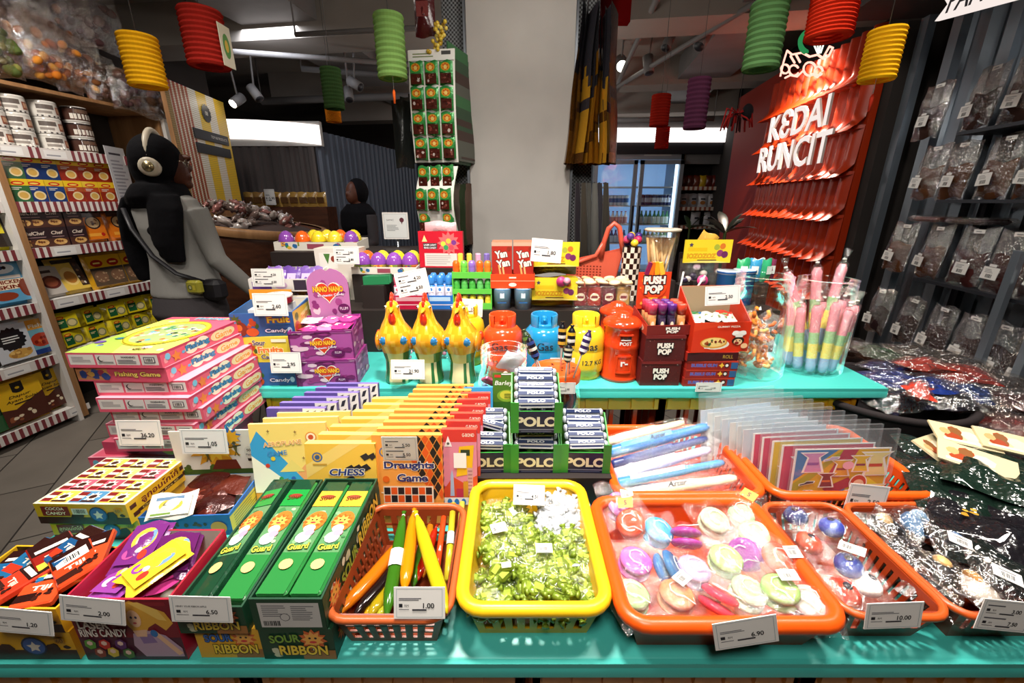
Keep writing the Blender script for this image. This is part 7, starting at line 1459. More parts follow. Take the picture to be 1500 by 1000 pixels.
# green rack of capsules
gx_,gw_ = X(691,1.48),W(662,720,1.48)
t = thing('capsule_rack','light green stacked rack holding orange, violet, green and yellow capsules','rack',(gx_,1.545,RZ2)); mb = MB('plastic'); g_ = '#5fc24a'
for zz,hh in ((0,.022),(.056,.018),(.112,.022)):
    mb.box(-gw_ / 2,gw_ / 2,-.055,-.05,zz,zz + hh,g_); mb.box(-gw_ / 2,gw_ / 2,.05,.055,zz,zz + hh,g_); mb.box(-gw_ / 2,gw_ / 2,-.05,.05,zz,zz + .004,g_)
for x in (-gw_ / 2,gw_ / 2 - .004): mb.box(x,x + .004,-.054,.054,0,.134,g_)
mb.build('frame',t)
for r0,(zz,cs) in enumerate(((.005,['#d8c83a','#e0cc4a','#d8c83a','#e4d45a','#dcc83a']),(.061,['#4ab04a','#5aba5a','#4ab04a','#66c06a','#4fb24f']),(.117,['#e8641e','#6ac84a','#8a6ac0','#e8641e','#f07a2a']))):
    for k in range(5):
        h_ = .046 if r0 < 2 else .055; mb = MB('gloss'); rr = gw_ / 11; mb.lathe([(rr * .7,0),(rr,.006),(rr,h_ * .55),(rr * .98,h_ * .58),(rr,h_ * .6),(rr,h_ - .008),(rr * .6,h_),(.0005,h_ + .001)],cs[k],14)
        solo(mb,'toy_capsule','%s capsule in the green rack, %s from left on its %s' % (['yellow','green',['orange','light green','violet','orange','bright orange'][k]][r0],ORD[k],['bottom tier','middle tier','top tier'][r0]),'toy',(gx_ - gw_ / 2 + gw_ * (k + .5) / 5,1.508,RZ2 + zz),0,'capsules in the green rack')
for k in range(4): mb = MB('plastic'); mb.box(-.009,.009,-.009,.009,0,.075,['#ecd64a','#e4d04a','#d8a8c8','#8a7ac8'][k],bev=.003); solo(mb,'toy_block','%s toy block standing behind the top capsules of the green rack' % ['leftmost yellow','second yellow','pinkish','blue violet rightmost'][k],'toy',(gx_ - .045 + .032 * k,1.555,RZ2 + .117),.2 * k,'toy blocks')
# biscuit stick cups
yx_,yw_ = X(751,1.48,400),W(720,783,1.48,400); cw2 = yw_ / 2
def yan(p): p.bg('#a8281c'); p.rect(0,.92,1,.08,'#c8a08a'); p.poly([(0,.0),(1,.0),(1,.2),(0,.32)],'#7a1a14'); p.text('Yan',.45,.74,.17,'#ece4d8',w=.6,bold=.05,rot=.18,out='#3a0c0a',outw=.05); p.text('Yan',.55,.54,.17,'#ece4d8',w=.66,bold=.05,rot=.18,out='#3a0c0a',outw=.05); p.poly([(.3,.5),(.38,.5),(.56,.08),(.46,.06)],'#d8a060'); p.poly([(.5,.46),(.58,.46),(.7,.08),(.62,.06)],'#e0b074'); p.ell(.36,.16,.28,.1,'#d87a6a'); p.ell(.84,.86,.1,.05,'#8a2a1a')
mb = MB('gloss')
for k in range(2):
    q = thing('biscuit_cup',['left','right'][k] + ' pale blue cup standing under the red biscuit stick packs','biscuit',(yx_ - cw2 / 2 + cw2 * k,1.512,RZ2),0,'blue cups'); mb = MB('gloss'); mb.lathe([(cw2 * .40,0),(cw2 * .44,.072),(cw2 * .46,.075),(.0005,.076)],'#7aa8d0',20,cols=['#9cc4ea','#5a9ad8','#cfd8e0']); p = mb.panel((-cw2 * .25,-cw2 * .43,.02),(1,0,0),(0,0,1),cw2 * .5,.045,'card'); p.rect(.3,.5,.4,.4,'#d8e4f0'); p.rect(.1,.1,.8,.08,'#2f6ab0'); mb.build('cup',q)
riser(yx_ - yw_ / 2 - .0,yx_ + yw_ / 2,1.585,1.62,RZ2,RZ2 + .0765)
t = thing('sweets_box','orange display tray holding the two red biscuit stick packs','sweets box',(yx_,1.545,RZ2 + .077),0); openbox(yw_ + .006,.11,.05,.05,'#d8461c','#a8341a',.003,dict(front=lambda p: (p.bg('#d8461c'),p.rect(0,.5,1,.04,'#f0b08a'),p.ell(.5,.25,.09,.14,'#f0e4d8'),p.rect(.42,.7,.16,.1,'#f0e4d8')))).build('carton',t)
for r0 in range(2):
    for k in range(2): solo(artbox(cw2 * .94,.048,.155,'#a8281c',front=yan,top=lambda p: p.bg('#c87a5a')),'biscuit_pack','%s biscuit stick pack in the orange tray, %s row' % (['left','right'][k],['front','back'][r0]),'biscuit',(yx_ - cw2 / 2 + cw2 * k,1.518 + .05 * r0,RZ2 + .081),0,'red biscuit stick packs')
# yellow plum sweet bags
vx,vw = X(815,1.48,400),W(781,849,1.48,400)
def yel(p): p.bg('#ecd22e'); p.poly([(0,.0),(.5,.14),(1,0)],'#f2e27a'); p.rect(.08,.5,.4,.16,'#e8c01c'); p.text('IOZOZOZ',.38,.3,.2,'#e8a01c',w=.6,bold=.02,out='#a8781c',outw=.03); p.ell(.76,.42,.07,None,'#8a3a6a'); p.ell(.86,.36,.07,None,'#6a2a5a'); p.ell(.68,.68,.06,None,'#a8b03a'); p.ell(.8,.72,.06,None,'#d8782a'); p.rect(.3,.1,.4,.04,'#6a4a1c'); p.star(.14,.78,.05,.025,5,'#4a3a5a')
for k,(zz,hh,lb) in enumerate(((.0,.11,'lower yellow plum sweet bag with a purple fruit tag, right of the biscuit sticks'),(.118,.115,'upper yellow plum sweet bag with a price card, right of the biscuit sticks'))):
    t = thing('sweets_bag',lb,'sweets bag',(vx,1.55 + .01 * k,RZ2 + zz),R(-2 + 4 * k),'yellow plum bags'); mb = MB('pouch'); pillow(mb,vw,hh,.07,random.Random(k),'#4a4a2a' if k else '#e6cc2e',nu=8,nv=8); mb.build('bag_body',t)
    mb = MB('card'); mb.box(-vw / 2,vw / 2,-.047,-.044,hh * .28,hh * 1.02,'#e6cc2e'); yel(mb.panel((-vw / 2,-.0472,hh * .28),(1,0,0),(0,0,1),vw,hh * .74)); mb.build('header',t)
mb = MB('card'); mb.lathe([(.018,0),(.018,.002)],'#c83a7a',16); mb.lathe([(.014,.0021),(.0005,.0022)],'#e8a0b8',16,c=(.02,0,0)); solo(mb,'fruit_tag','round pink fruit tag on the lower yellow plum bag','tag',(X(826,1.42,412),1.495,RZ2 + .10),(R(80),0,0))
# tub of round biscuits
tx_,tw_ = X(885,1.48,430),W(841,931,1.48,430)
t = thing('biscuit_tub','clear square tub of red wrapped biscuits topped with round pale biscuits','biscuit',(tx_,1.56,RZ2),0); mb = MB('clear'); mb.box(-tw_ / 2,tw_ / 2,-.07,.07,.002,.085,'#fff','film'); mb.build('tub',t)
for i in range(8): mb = MB('foil'); mb.box(-.024,.024,-.012,.012,0,.07,['#8a1f24','#a8302a','#6a1a2a','#c8a05a'][i % 4],bev=.004); p = mb.panel((-.02,-.0125,.01),(1,0,0),(0,0,1),.04,.05,'card'); p.ell(.5,.5,.4,.3,'#d8c0a0'); p.rect(.2,.4,.6,.2,'#7a1a1c'); solo(mb,'biscuit_packet','red wrapped biscuit packet in the clear tub, %s from left, %s row' % (ORD[i % 4],'front' if i < 4 else 'back'),'biscuit',(tx_ - tw_ * .36 + tw_ * .24 * (i % 4),1.525 + .06 * (i // 4),RZ2 + .005),rnd.uniform(-.1,.1),'red biscuit packets')
for i in range(15): mb = MB('matte'); mb.lathe([(.018,0),(.021,.004),(.02,.009),(.012,.012),(.0005,.012)],rnd.choice(['#dcc49a','#e4d0ac','#d4b88a']),14); solo(mb,'round_biscuit','round pale biscuit on top of the clear tub, %s from left in row %s' % (ORD[i % 5],ORD[i // 5]),'biscuit',(tx_ - tw_ * .4 + tw_ * .2 * (i % 5),1.515 + .045 * (i // 5),RZ2 + .087),(rnd.uniform(-.2,.2),rnd.uniform(-.2,.2),0),'round biscuits')
# coral basket with a tall loop handle
bx_ = X(876,1.72,390); t = thing('shopping_basket','coral red perforated shopping basket with a tall loop handle behind the biscuit tub','basket',(bx_,1.76,RZ2),R(-14)); cb = '#d05a42'; mb = MB('plastic')
patch(mb,Vector((-.10,-.05,0)),Vector((.07,-.05,0)),Vector((.105,-.05,.19)),Vector((-.125,-.05,.13)),0,1,0,1,.004,cb); patch(mb,Vector((.07,.05,0)),Vector((-.10,.05,0)),Vector((-.125,.05,.13)),Vector((.105,.05,.19)),0,1,0,1,.004,cb); patch(mb,Vector((.07,-.05,0)),Vector((.07,.05,0)),Vector((.105,.05,.19)),Vector((.105,-.05,.19)),0,1,0,1,.004,cb); patch(mb,Vector((-.1,.05,0)),Vector((-.1,-.05,0)),Vector((-.125,-.05,.13)),Vector((-.125,.05,.13)),0,1,0,1,.004,cb)
p = mb.panel((-.09,-.0501,.07),(1,0,0),(0,0,1),.13,.07); [(p.rect(.02 + i * .1,.06 + k * .16 + .02 * i * 0,.05,.08,'#7a2a1c'),setattr(p,'k',p.k - 1)) for i in range(9) for k in range(5)]; mb.build('body',t)
mb = MB('plastic'); mb.tube([(.02,-.052,.155),(.028,-.052,.22),(.042,-.052,.27),(.062,-.052,.29),(.082,-.052,.275),(.092,-.052,.23),(.103,-.052,.18)],.010,cb,8); mb.tube([(-.125,-.052,.13),(-.06,-.052,.14),(.0,-.052,.165),(.028,-.052,.22)],.009,cb,8); mb.build('handle',t)
# chequered canister with lollies, cup of sticks
qx = X(931,1.6,380); t = thing('chequered_canister','black and white chequered canister topped with purple, pink and yellow sweets','canister',(qx,1.66,RZ2)); mb = MB('gloss'); n = 16; cc = []; vs = []; fs = []; hh = .205; r = .036
for j in range(11):
    for i in range(n): a = 2 * pi * i / n; vs.append((r * math.cos(a),r * math.sin(a),hh * j / 10))
for j in range(10):
    for i in range(n): k = (i + 1) % n; fs.append((j * n + i,j * n + k,(j + 1) * n + k,(j + 1) * n + i)); cc.append('#2a1614' if (i + j) % 2 else '#e8dccb')
mb.add(vs,fs,cc,None,False); mb.build('body',t)
for i in range(9): a = i * .8; mb = MB('gloss'); mb.ball((0,0,0),.015,['#4a2a7a','#d8326a','#e8c02c','#3a2a6a','#e04a7a','#5a3a8a','#ecd03a','#c82a5a','#3a2a70'][i],10,7); solo(mb,'ball_sweet',['violet','pink','yellow','dark blue','rose','purple','lemon','crimson','navy'][i] + ' ball sweet on top of the chequered canister','sweets',(qx + .022 * math.cos(a) * (i > 0),1.66 + .022 * math.sin(a),RZ2 + .22 + .012 * (i % 3)),0,'ball sweets')
ux2 = X(972,1.58,380); t = thing('plastic_cup','tall clear cup full of pale wafer sticks behind the push pop header','cup',(ux2,1.62,RZ2 + .09)); riser(ux2 - .05,ux2 + .05,1.57,1.67,RZ2,RZ2 + .0895); mb = MB('film'); mb.lathe([(.046,0),(.062,.175)],'#fff',28,caps=(True,False)); mb.lathe([(.062,.175),(.066,.178),(.066,.184),(.061,.186),(.0005,.186)],'#d8cdb8',28,mat='plastic',caps=(False,False)); mb.build('cup',t)
for i in range(22): a = i * 2.4; q = .008 + .026 * ((i * 7) % 10) / 10; mb = MB('matte'); mb.tube([(0,0,0),(0,0,.15)],.005,rnd.choice(['#d8b078','#e0bc88','#c89a60']),7); solo(mb,'wafer_stick','pale wafer stick in the tall clear cup, %s' % ORD[min(i,19)] if i < 20 else ['pale wafer stick at the cup rim','pale wafer stick at the cup centre'][i - 20],'biscuit',(ux2 + q * math.cos(a),1.62 + q * math.sin(a),RZ2 + .094),(.12 * math.sin(a),.16 * math.cos(a * 1.3),0),'wafer sticks')
# yellow headed clear bag
hx,hw2 = X(1033,1.62,380),W(998,1068,1.62,380)
riser(hx - .08,hx + .08,1.60,1.70,RZ2,RZ2 + .06)
t = thing('sweets_bag','clear sweet bag with a big yellow header card right of the wafer cup','sweets bag',(hx,1.63,RZ2 + .0605),R(2)); mb = MB('card'); mb.box(-hw2 / 2,hw2 / 2,-.021,-.018,.09,.175,'#e6cc2e'); yel(mb.panel((-hw2 / 2,-.0212,.09),(1,0,0),(0,0,1),hw2,.085)); mb.build('header',t)
mb = MB('film'); pillow(mb,hw2,.1,.05,rnd,'#fff',nu=8,nv=8); mb.build('clear_bag',t)
for k in range(10): mb = MB('gloss'); mb.ball((0,0,0),(.016,.01,.012),rnd.choice(['#4a2a5a','#8a3a6a','#c8a8b8','#3a3048','#d8c8c0']),8,6); mb.build('plum_sweet',t,(rnd.uniform(-.07,.07),rnd.uniform(-.01,.01),rnd.uniform(.02,.08)))
mb = MB('card'); mb.lathe([(.02,0),(.02,.002)],'#d83a7a',16); mb.lathe([(.012,.0021),(.0005,.0022)],'#f0c0d0',14); solo(mb,'fruit_tag','round pink fruit tag at the foot of the yellow headed bag','tag',(X(1035,1.52,400),1.545,RZ2 + .095),(R(78),0,0)); riser(X(1035,1.52,400) - .03,X(1035,1.52,400) + .03,1.55,1.58,RZ2,RZ2 + .09)
mb = MB('pouch'); pillow(mb,.07,.06,.03,rnd,'#e0b04a',nu=6,nv=6); solo(mb,'sweets_packet','crumpled amber packet on top of the yellow headed bag','sweets',(X(1028,1.7,345),1.68,RZ2 + .2),(.2,.4,0)); riser(X(1028,1.7,345) - .02,X(1028,1.7,345) + .02,1.705,1.75,RZ2,RZ2 + .22)
for i in range(3): mb = MB('white'); mb.tube([(0,0,0),(.012 * (i - 1),0,.12)],.0035,'#eee',6); solo(mb,'drinking_straw','white plastic stick leaning before the yellow headed bag, %s from left' % ORD[i],'straw',(X(985 + 14 * i,1.52,395),1.53,RZ2 + .01),(0,.3 * (i - .7),0),'white sticks')
for i in range(2): mb = MB('gloss'); mb.lathe([(.036,0),(.038,.003),(.038,.12),(.040,.122),(.040,.13),(.034,.132),(.0005,.132)],'#2a5a9a',24,cols=['#1f4a8a','#2f6ab0','#d8dce4','#2a5a9a','#e4e4e4','#c8d4e0']); solo(mb,'blue_tin','round blue tin behind the gummy pizza box, %s' % ['left one','right one'][i],'tin',(X(1065 + 30 * i,1.56,400),1.55 + .03 * i,RZ2),0,'blue tins')
gxx = X(1130,1.52,395)
riser(gxx - .09,min(.955,gxx + .06),1.56,1.70,RZ2,RZ2 + .08)
for i,c in enumerate(['#2fa86a','#5ac0a0','#3a9ac8','#e0e4e0','#3ab07a','#8a3a5a']): mb = MB('pouch'); pillow(mb,.045,.085,.03,random.Random(i),c,nu=6,nv=6); p = mb.panel((-.012,-.0155,.03),(1,0,0),(0,0,1),.024,.03,'card'); p.rect(0,0,1,1,'#e8ece6' if i != 3 else '#4a9a6a'); solo(mb,'sweets_packet',['green','mint green','sky blue','white','emerald','plum'][i] + ' packet peeking out behind the large puff jar','sweets',(gxx - .06 + .022 * i,1.60 + .015 * (i % 2),RZ2 + .081),rnd.uniform(-.4,.4),'packets behind the puff jar')
# ================================================================ LEFT SHELVES
rnd = random.Random(51)
LY = 2.075                       # divider between the two bays, along the shop
def sy(px,py,off=0.0): return SI(PW(px,py,*S(XL + off,2)[:2],A))[1]
def szz(px,py,off=0.0): return PW(px,py,*S(XL + off,2)[:2],A).z
SZ = [.10,.46,.785,1.095,1.355,1.657,1.995]
def shelfunit(label,y0,y1,zs,ztop):
    t = thing('shelf_unit',label,'shelf',S(XL,(y0 + y1) / 2,0),-A,'left wall shelves'); L = (y1 - y0) / 2
    mb = MB('darkwall'); mb.box(-.44,-.42,-L,L,0,ztop,'#333'); mb.build('back_panel',t)
    for z in zs:
        wd = z > 1.9; mb = MB('wood' if wd else 'white'); mb.box(-.42,0,-L,L,z - .02,z,'#ccc')
        if not wd:
            mb.box(0,.006,-L,L,z - .055,z + .004,'#ddd'); p = mb.panel((.0061,-L,z - .055),(0,1,0),(0,0,1),2 * L,.059,'card'); p.bg('#d6d0ca'); n = int(2 * L / .036); r_ = random.Random(int(z * 100))
            i = 0
            while i < n:
                if r_.random() < .12: p.rect(i / n,.15,3.2 / n,.7,'#e6e4e0'); p.k += 0; p.rect((i + .3) / n,.3,2 / n,.14,'#9a9aa0'); p.k -= 2; i += 4; continue
                p.rect(i / n,0,.5 / n,1,'#7a3238'); p.k -= 1; i += 1
        mb.build('shelf_board',t)
    return t
shelfunit('long far bay of the left wall shelves with striped price strips',LY + .03,3.14,SZ[1:],2.1)
shelfunit('near bay of the left wall shelves cut by the picture edge',.9,LY - .03,SZ,2.1)
mb = MB('white'); mb.box(-.44,.008,-.028,-.004,0,2.1,'#ddd'); mb.box(-.44,.012,-.003,.028,.02,2.1,'#a86','wood'); solo(mb,'shelf_divider','white and wooden upright between the two left shelf bays','post',S(XL,LY,0),-A)
RB = R(90) - A                    # turns a front that looks to -y towards the aisle
def onshelf(y,z,off=-.06): return S(XL + off,y,z)
# ---- tins of nuts, three high
cy = [sy(10,190),sy(46,190),sy(90,190),sy(133,190)]
def tin(dark,seed):
    mb = MB('gloss'); r = .066; h = .092; mb.lathe([(r * .97,0),(r,.004),(r,.012),(r,h - .016),(r,h - .005),(r * .95,h),(.0005,h)],'#ccc',22,cols=['#b8b4ae','#cfcac2','#4a3028' if dark else '#d2cdc4','#2f2624' if dark else '#bdb8b0','#d8d4cc','#cfcac4'])
    n = 10
    def arc(a0,a1,z0,z1,c,k):
        vs = [((r + .0004 * k) * math.sin(a0 + (a1 - a0) * i / 6),-(r + .0004 * k) * math.cos(a0 + (a1 - a0) * i / 6),z) for i in range(7) for z in (z0,z1)]; mb.add(vs,[(2 * i,2 * i + 2,2 * i + 3,2 * i + 1) for i in range(6)],c,'card')
    if dark: arc(-1,1,.02,.05,'#d8d0c4',1); arc(-.6,.6,.055,.075,'#6a5040',1)
    else: arc(-1.1,.1,.045,.07,'#5a504a',1); arc(-1.1,-.1,.022,.036,'#8a827a',1); arc(.25,.9,.02,.062,'#8a4a34',1); arc(.35,.8,.03,.055,'#c89a7a',2); arc(-1.2,1.2,.004,.012,'#3a3434',1)
    return mb
tm = []
for d in (False,True): o = tin(d,1).build('t'); tm.append(o.data); bpy.data.objects.remove(o)
lv = ['bottom','middle','top']; cn = ['nearest','second','third','farthest dark']
for k in range(4):
    for j in range(3):
        o = bpy.data.objects.new('nut_tin',tm[1 if k == 3 else 0]); COL.objects.link(o); q = onshelf(cy[k] + .012 * j * 0,SZ[5] + .001 + j * .0925,-.09); o.location = q; o.rotation_euler = (0,0,RB + rnd.uniform(-.25,.05)); tag(o,'%s tin of the %s column on the top striped shelf' % (lv[j],cn[k]) if k < 3 else '%s dark tin of the farthest column on the top striped shelf' % lv[j],'tin','white nut tins' if k < 3 else 'dark tins')
# ---- stand-up pouches: art helpers
def soup(c1,c2,brand='#c8281c'):
    def f(p): p.bg(c1); p.rect(0,.0,1,.5,c2); p.rect(0,.72,1,.28,'#e6c02a'); p.ell(.5,.82,.32,.09,brand); p.ell(.5,.82,.22,.04,'#e8c85a'); p.ell(.62,.3,.3,.2,'#d8c89a'); p.ell(.62,.3,.22,.14,'#c8a050'); p.lines(.15,.52,.5,.14,2,'#d9d4ca',random.Random(1))
    return f
def spack(w,h,t,col,art,label,y,z,off=-.07,tilt=0,group=None,name='food_pouch',rz=0,seed=1,mat='pouch'):
    r_ = random.Random(seed); mb = MB(mat); pillow(mb,w,h,t,r_,col,nu=7,nv=8,wav=.002)
    if art: art(mb.panel((-w * .42,-t * .5 - .002,h * .08),(1,0,0),(0,0,1),w * .84,h * .84,'gloss'))
    o = solo(mb,name,label,'packet',onshelf(y,z,off),(tilt,0,RB + rz),group); return o
py_ = [24,48,76,104,128,151,172]; pc = [('#3a6a3a','#2a5a3a','green'),('#24407a','#1c3468','navy'),('#24407a','#1c3468','navy'),('#a8502a','#8a2a1c','red brown'),('#b0481f','#8a2414','red'),('#b0481f','#8a2414','red'),('#7a3a1c','#6a2414','brown')]
for j in range(2):
    for k in range(7):
        y = sy(py_[k] + (8 if j == 0 else 0),270 if j == 0 else 240); w = .098
        mb = artbox(w,.07,.128,'#e0b82a','gloss',front=soup(*pc[k][:2])); solo(mb,'soup_cup_pack','%s and yellow soup pack, %s from the near end of the %s layer' % (pc[k][2],ORD[k],['lower','upper'][j]),'packet',onshelf(y,SZ[4] + .001 + j * .1285,-.06 - .01 * j),RB + rnd.uniform(-.12,.02),'soup packs on the pouch shelf')
# ---- boxed cookies and orange bags
def chef(p): p.bg('#2c1c20'); p.rect(0,.0,1,.42,'#4a2a20'); p.ell(.55,.25,.34,.16,'#c89a5a'); p.blobs(6,['#8a5a2a','#d8b070','#6a3a1c'],random.Random(3),(.05,.09),(.2,.1,.9,.4)); p.text('Chef',.5,.72,.18,'#d8c8b8',w=.6,shear=.2,bold=.02); p.rect(.2,.5,.6,.03,'#a88')
for j in range(2):
    for k in range(4):
        y = sy([36,52,80,110][k] + 8 * (1 - j),340 if j == 0 else 315); solo(artbox(.105 if k else .08,.08,.115,'#2c1c20',front=chef),'biscuit_box','dark brown biscuit box, %s from the near end of the %s row' % (ORD[k],['lower','upper'][j]),'packet',onshelf(y,SZ[3] + .001 + j * .1155,-.06),RB + rnd.uniform(-.06,.02),'dark biscuit boxes')
def orangebag(p): p.bg('#d8741c'); p.rect(0,.72,1,.28,'#3a1c14'); p.ell(.5,.55,.36,.22,'#2a1a16'); p.ell(.5,.55,.3,.17,'#c8a87a'); p.blobs(6,['#4a2a1c','#7a4a2a'],random.Random(4),(.05,.08),(.25,.42,.75,.68)); p.rect(.1,.1,.8,.1,'#e8a03a'); p.ell(.8,.15,.1,.06,'#b82a1c')
for k,px in enumerate((147,184,214)): spack(.16,.235,.07,'#d0701c',orangebag,'orange snack bag with a dark oval print, %s from the biscuit boxes' % ORD[k],sy(px,335),SZ[3] + .001,-.07,-.1,'orange bags',seed=k)
# ---- mixed packs on the waist-high shelf
spack(.15,.2,.05,'#b8b0a8',lambda p: (p.bg('#b4aca4'),p.ell(.5,.45,.4,.25,'#5a2a24'),p.ell(.5,.45,.28,.17,'#8a4a34'),p.rect(.1,.8,.6,.1,'#3a3434')),'grey and brown snack pack at the near end of the waist-high shelf',sy(90,415),SZ[2] + .001,-.07,-.3)
spack(.17,.24,.06,'#d8b44a',lambda p: (p.bg('#dcb850'),p.ell(.42,.45,.34,.3,'#e8c878'),p.ell(.42,.42,.24,.2,'#b87a34'),p.rect(.7,.1,.3,.8,'#3a2a24'),p.blobs(6,['#e0d8c8','#8a6a4a','#5a3a2a'],random.Random(2),(.04,.07),(.7,.1,1,.9)),p.rect(.0,.88,1,.12,'#2a201c')),'large yellow and black cracker pack leaning on the waist-high shelf',sy(122,410),SZ[2] + .001,-.07,-.35)
for k in range(3): spack(.13,.24,.06,'#d8a01c',lambda p: (p.bg('#5a4a3a'),p.rect(0,.6,1,.4,'#dca820'),p.ell(.5,.75,.36,.12,'#a8281c'),p.rect(.3,.73,.4,.05,'#f0d070'),p.rect(.0,.52,1,.08,'#3a3430'),p.ell(.5,.3,.4,.2,'#7a5a44'),p.blobs(8,['#4a3024','#a88a6a'],random.Random(5),(.05,.09),(.1,.1,.9,.48))),'yellow topped cracker pack with a red oval, %s from the yellow and black one' % ORD[k],sy(157 + 24 * k,400),SZ[2] + .001,-.07,-.15,'yellow topped packs',seed=k)
# ---- rows of yellow noodle packs
def noodle(p): p.bg('#d8c41f'); p.rect(.08,.12,.42,.6,'#1f5a34'); p.ell(.28,.8,.18,.1,'#c8281c'); p.ell(.28,.8,.12,.05,'#e8c03a'); p.ell(.72,.4,.24,.28,'#8a8a5a'); p.ell(.72,.4,.17,.2,'#d8c890'); p.lines(.14,.42,.28,.16,2,'#e8e0a0',random.Random(1))
for j in range(2):
    for k in range(5):
        y = LY + .10 + .155 * k; spack(.15,.115,.09,'#d4c01f',noodle,'yellow and green noodle pack, %s from the near end of the %s row' % (ORD[k],['lower','upper'][j]),y,SZ[1] + .001 + .112 * j,-.06 - .01 * (k % 2),-.1,'yellow noodle packs','noodle_pack',rnd.uniform(-.15,.15),seed=k + j * 5)
# ---- near bay
spack(.16,.22,.07,'#c8b81c',lambda p: (p.bg('#2a2420'),p.rect(0,.4,.7,.3,'#d8c820')),'dark and yellow packet high in the near bay',sy(6,345),SZ[3] + .001,-.06,-.1)
spack(.15,.17,.07,'#3a2a34',lambda p: p.rect(.1,.3,.8,.4,'#5a3a44'),'dark purple packet beside the yellow one in the near bay',sy(20,352),SZ[3] + .001,-.07,-.1)
def chick(p): p.bg('#5a9ac0'); p.ell(.45,.8,.3,.12,'#d8e0e4'); p.ell(.4,.82,.1,.05,'#2a3a6a'); p.ell(.52,.82,.05,.04,'#222'); p.rect(.12,.56,.7,.07,'#e4dcd0'); p.rect(.08,.3,.8,.24,'#e9d8b8'); p.text('CHICKEN',.46,.48,.09,'#7a2a1c',w=.7,bold=.04); p.text('SKIN',.46,.36,.09,'#7a2a1c',w=.5,bold=.04); p.ell(.85,.3,.16,.22,'#7a3420'); p.ell(.3,.15,.3,.1,'#8a3a24')
spack(.23,.28,.09,'#4f98c4',chick,'blue chicken skin snack bag in the near bay at waist height',sy(30,440),SZ[2] + .001,-.07,-.08)
spack(.2,.27,.09,'#6aa8cc',lambda p: (p.bg('#5a9ac4'),p.ell(.5,.4,.4,.25,'#7a3a24')),'second blue snack bag cut by the picture edge',sy(-16,445),SZ[2] + .001,-.08,-.08)
spack(.2,.25,.09,'#c8ccd2',lambda p: (p.bg('#c4c8ce'),p.star(.5,.6,.42,.36,16,'#16181c'),p.lines(.25,.5,.5,.2,3,'#d8d8d4',random.Random(1)),p.ell(.6,.18,.34,.13,'#c89a4a'),p.blobs(6,['#e0b868','#a8783a'],random.Random(2),(.05,.09),(.3,.06,.95,.3))),'silver and black snack pouch in the near bay',sy(22,500),SZ[1] + .001,-.06,-.05)
spack(.16,.25,.08,'#d8c8a0',lambda p: (p.bg('#6aa0b0'),p.rect(0,.72,1,.28,'#d8983a'),p.text('Fish',.5,.82,.1,'#f0e8d0',w=.5,bold=.03),p.ell(.55,.4,.4,.2,'#a83a24'),p.blobs(7,['#7a2014','#c86a3a'],random.Random(6),(.06,.1),(.2,.2,.95,.55)),p.rect(0,.0,1,.14,'#1f3a7a')),'orange and blue fish snack pouch beside the silver one',sy(60,487),SZ[1] + .001,-.06,-.05)
spack(.13,.2,.07,'#2a2420',None,'dark packet at the picture edge left of the silver pouch',sy(-8,510),SZ[1] + .001,-.06)
def dapur(p): p.bg('#dcae1c'); p.poly([(0,0),(0,.42),(.3,.36),(.6,.48),(1,.62),(1,0)],'#4a1f14'); p.blobs(7,['#8a4a2a','#e0d0b0','#6a2a18'],random.Random(4),(.05,.09),(.05,.03,.7,.3)); p.rect(.36,.78,.26,.22,'#1a1614'); p.ell(.49,.8,.13,.06,'#1a1614'); p.ell(.49,.86,.05,.03,'#dcae1c'); p.text('Dapur',.48,.66,.08,'#2a1c10',w=.5,shear=.25,bold=.01); p.text('Ayam Solai',.5,.56,.08,'#2a1c10',w=.72,shear=.25,bold=.01); p.rect(.3,.47,.4,.03,'#2a1c10')
spack(.25,.29,.1,'#d8a81c',dapur,'yellow and brown stand-up pouch with a black label on the lowest near shelf',sy(38,590),SZ[0] + .001,-.06,-.04,'yellow pouches')
spack(.2,.29,.1,'#d8a81c',dapur,'yellow and brown pouch half hidden behind the first on the lowest near shelf',sy(88,570),SZ[0] + .001,-.10,-.04,'yellow pouches',seed=2)
spack(.16,.22,.08,'#1f4a2a',lambda p: (p.bg('#2a5a34'),p.rect(.1,.5,.8,.2,'#14301c')),'dark green pouch at the picture edge on the lowest near shelf',sy(6,625),SZ[0] + .001,-.06)
# ---- big clear bags on top of the shelves
def topbag(px,py,w,h,cols,label,seed,off=-.12,n=26,rz=0):
    r_ = random.Random(seed); q = PW(px,py,*S(XL + off,2)[:2],A); t = thing('snack_bag',label,'snack bag',q,(r_.uniform(-.15,.1),r_.uniform(-.15,.15),RB + rz),'big clear bags above the left shelves')
    for k in range(n):
        mb = MB('matte'); s_ = r_.uniform(.02,.042); mb.ball((0,0,0),(s_,s_ * .7,s_ * .8),r_.choice(cols),8,6); mb.build('snack_piece',t,(r_.uniform(-.38,.38) * w,r_.uniform(-.05,.03),(r_.random() ** 1.3) * h * .62 + .04),(r_.uniform(0,3),r_.uniform(0,3),0))
    mb = MB('smoke'); A_,B_ = sheetbag(w,h,.17,r_,12,12,.012); mb.grid(A_,12,12,'#fff'); mb.grid(lambda u,v: B_(1 - u,v),12,12,'#fff'); mb.build('clear_bag',t)
br = ['#5a3a22','#7a4a24','#4a3020','#8a5a2c']; og = ['#c8721c','#d88a2a','#a8581c','#e0a03a']; pk_ = ['#6a4a44','#5a3a3a','#7a5a50','#4a3030']
topbag(30,112,.40,.42,og,'big clear bag of orange snacks above the nearest tins',1); topbag(75,122,.36,.34,og,'clear bag of amber snacks above the second tins',2,-.1); topbag(128,140,.34,.36,br + og,'clear bag of brown and orange snacks above the third tins',3,-.1); topbag(165,155,.28,.3,br,'clear bag of round brown snacks above the dark tins',4,-.08)
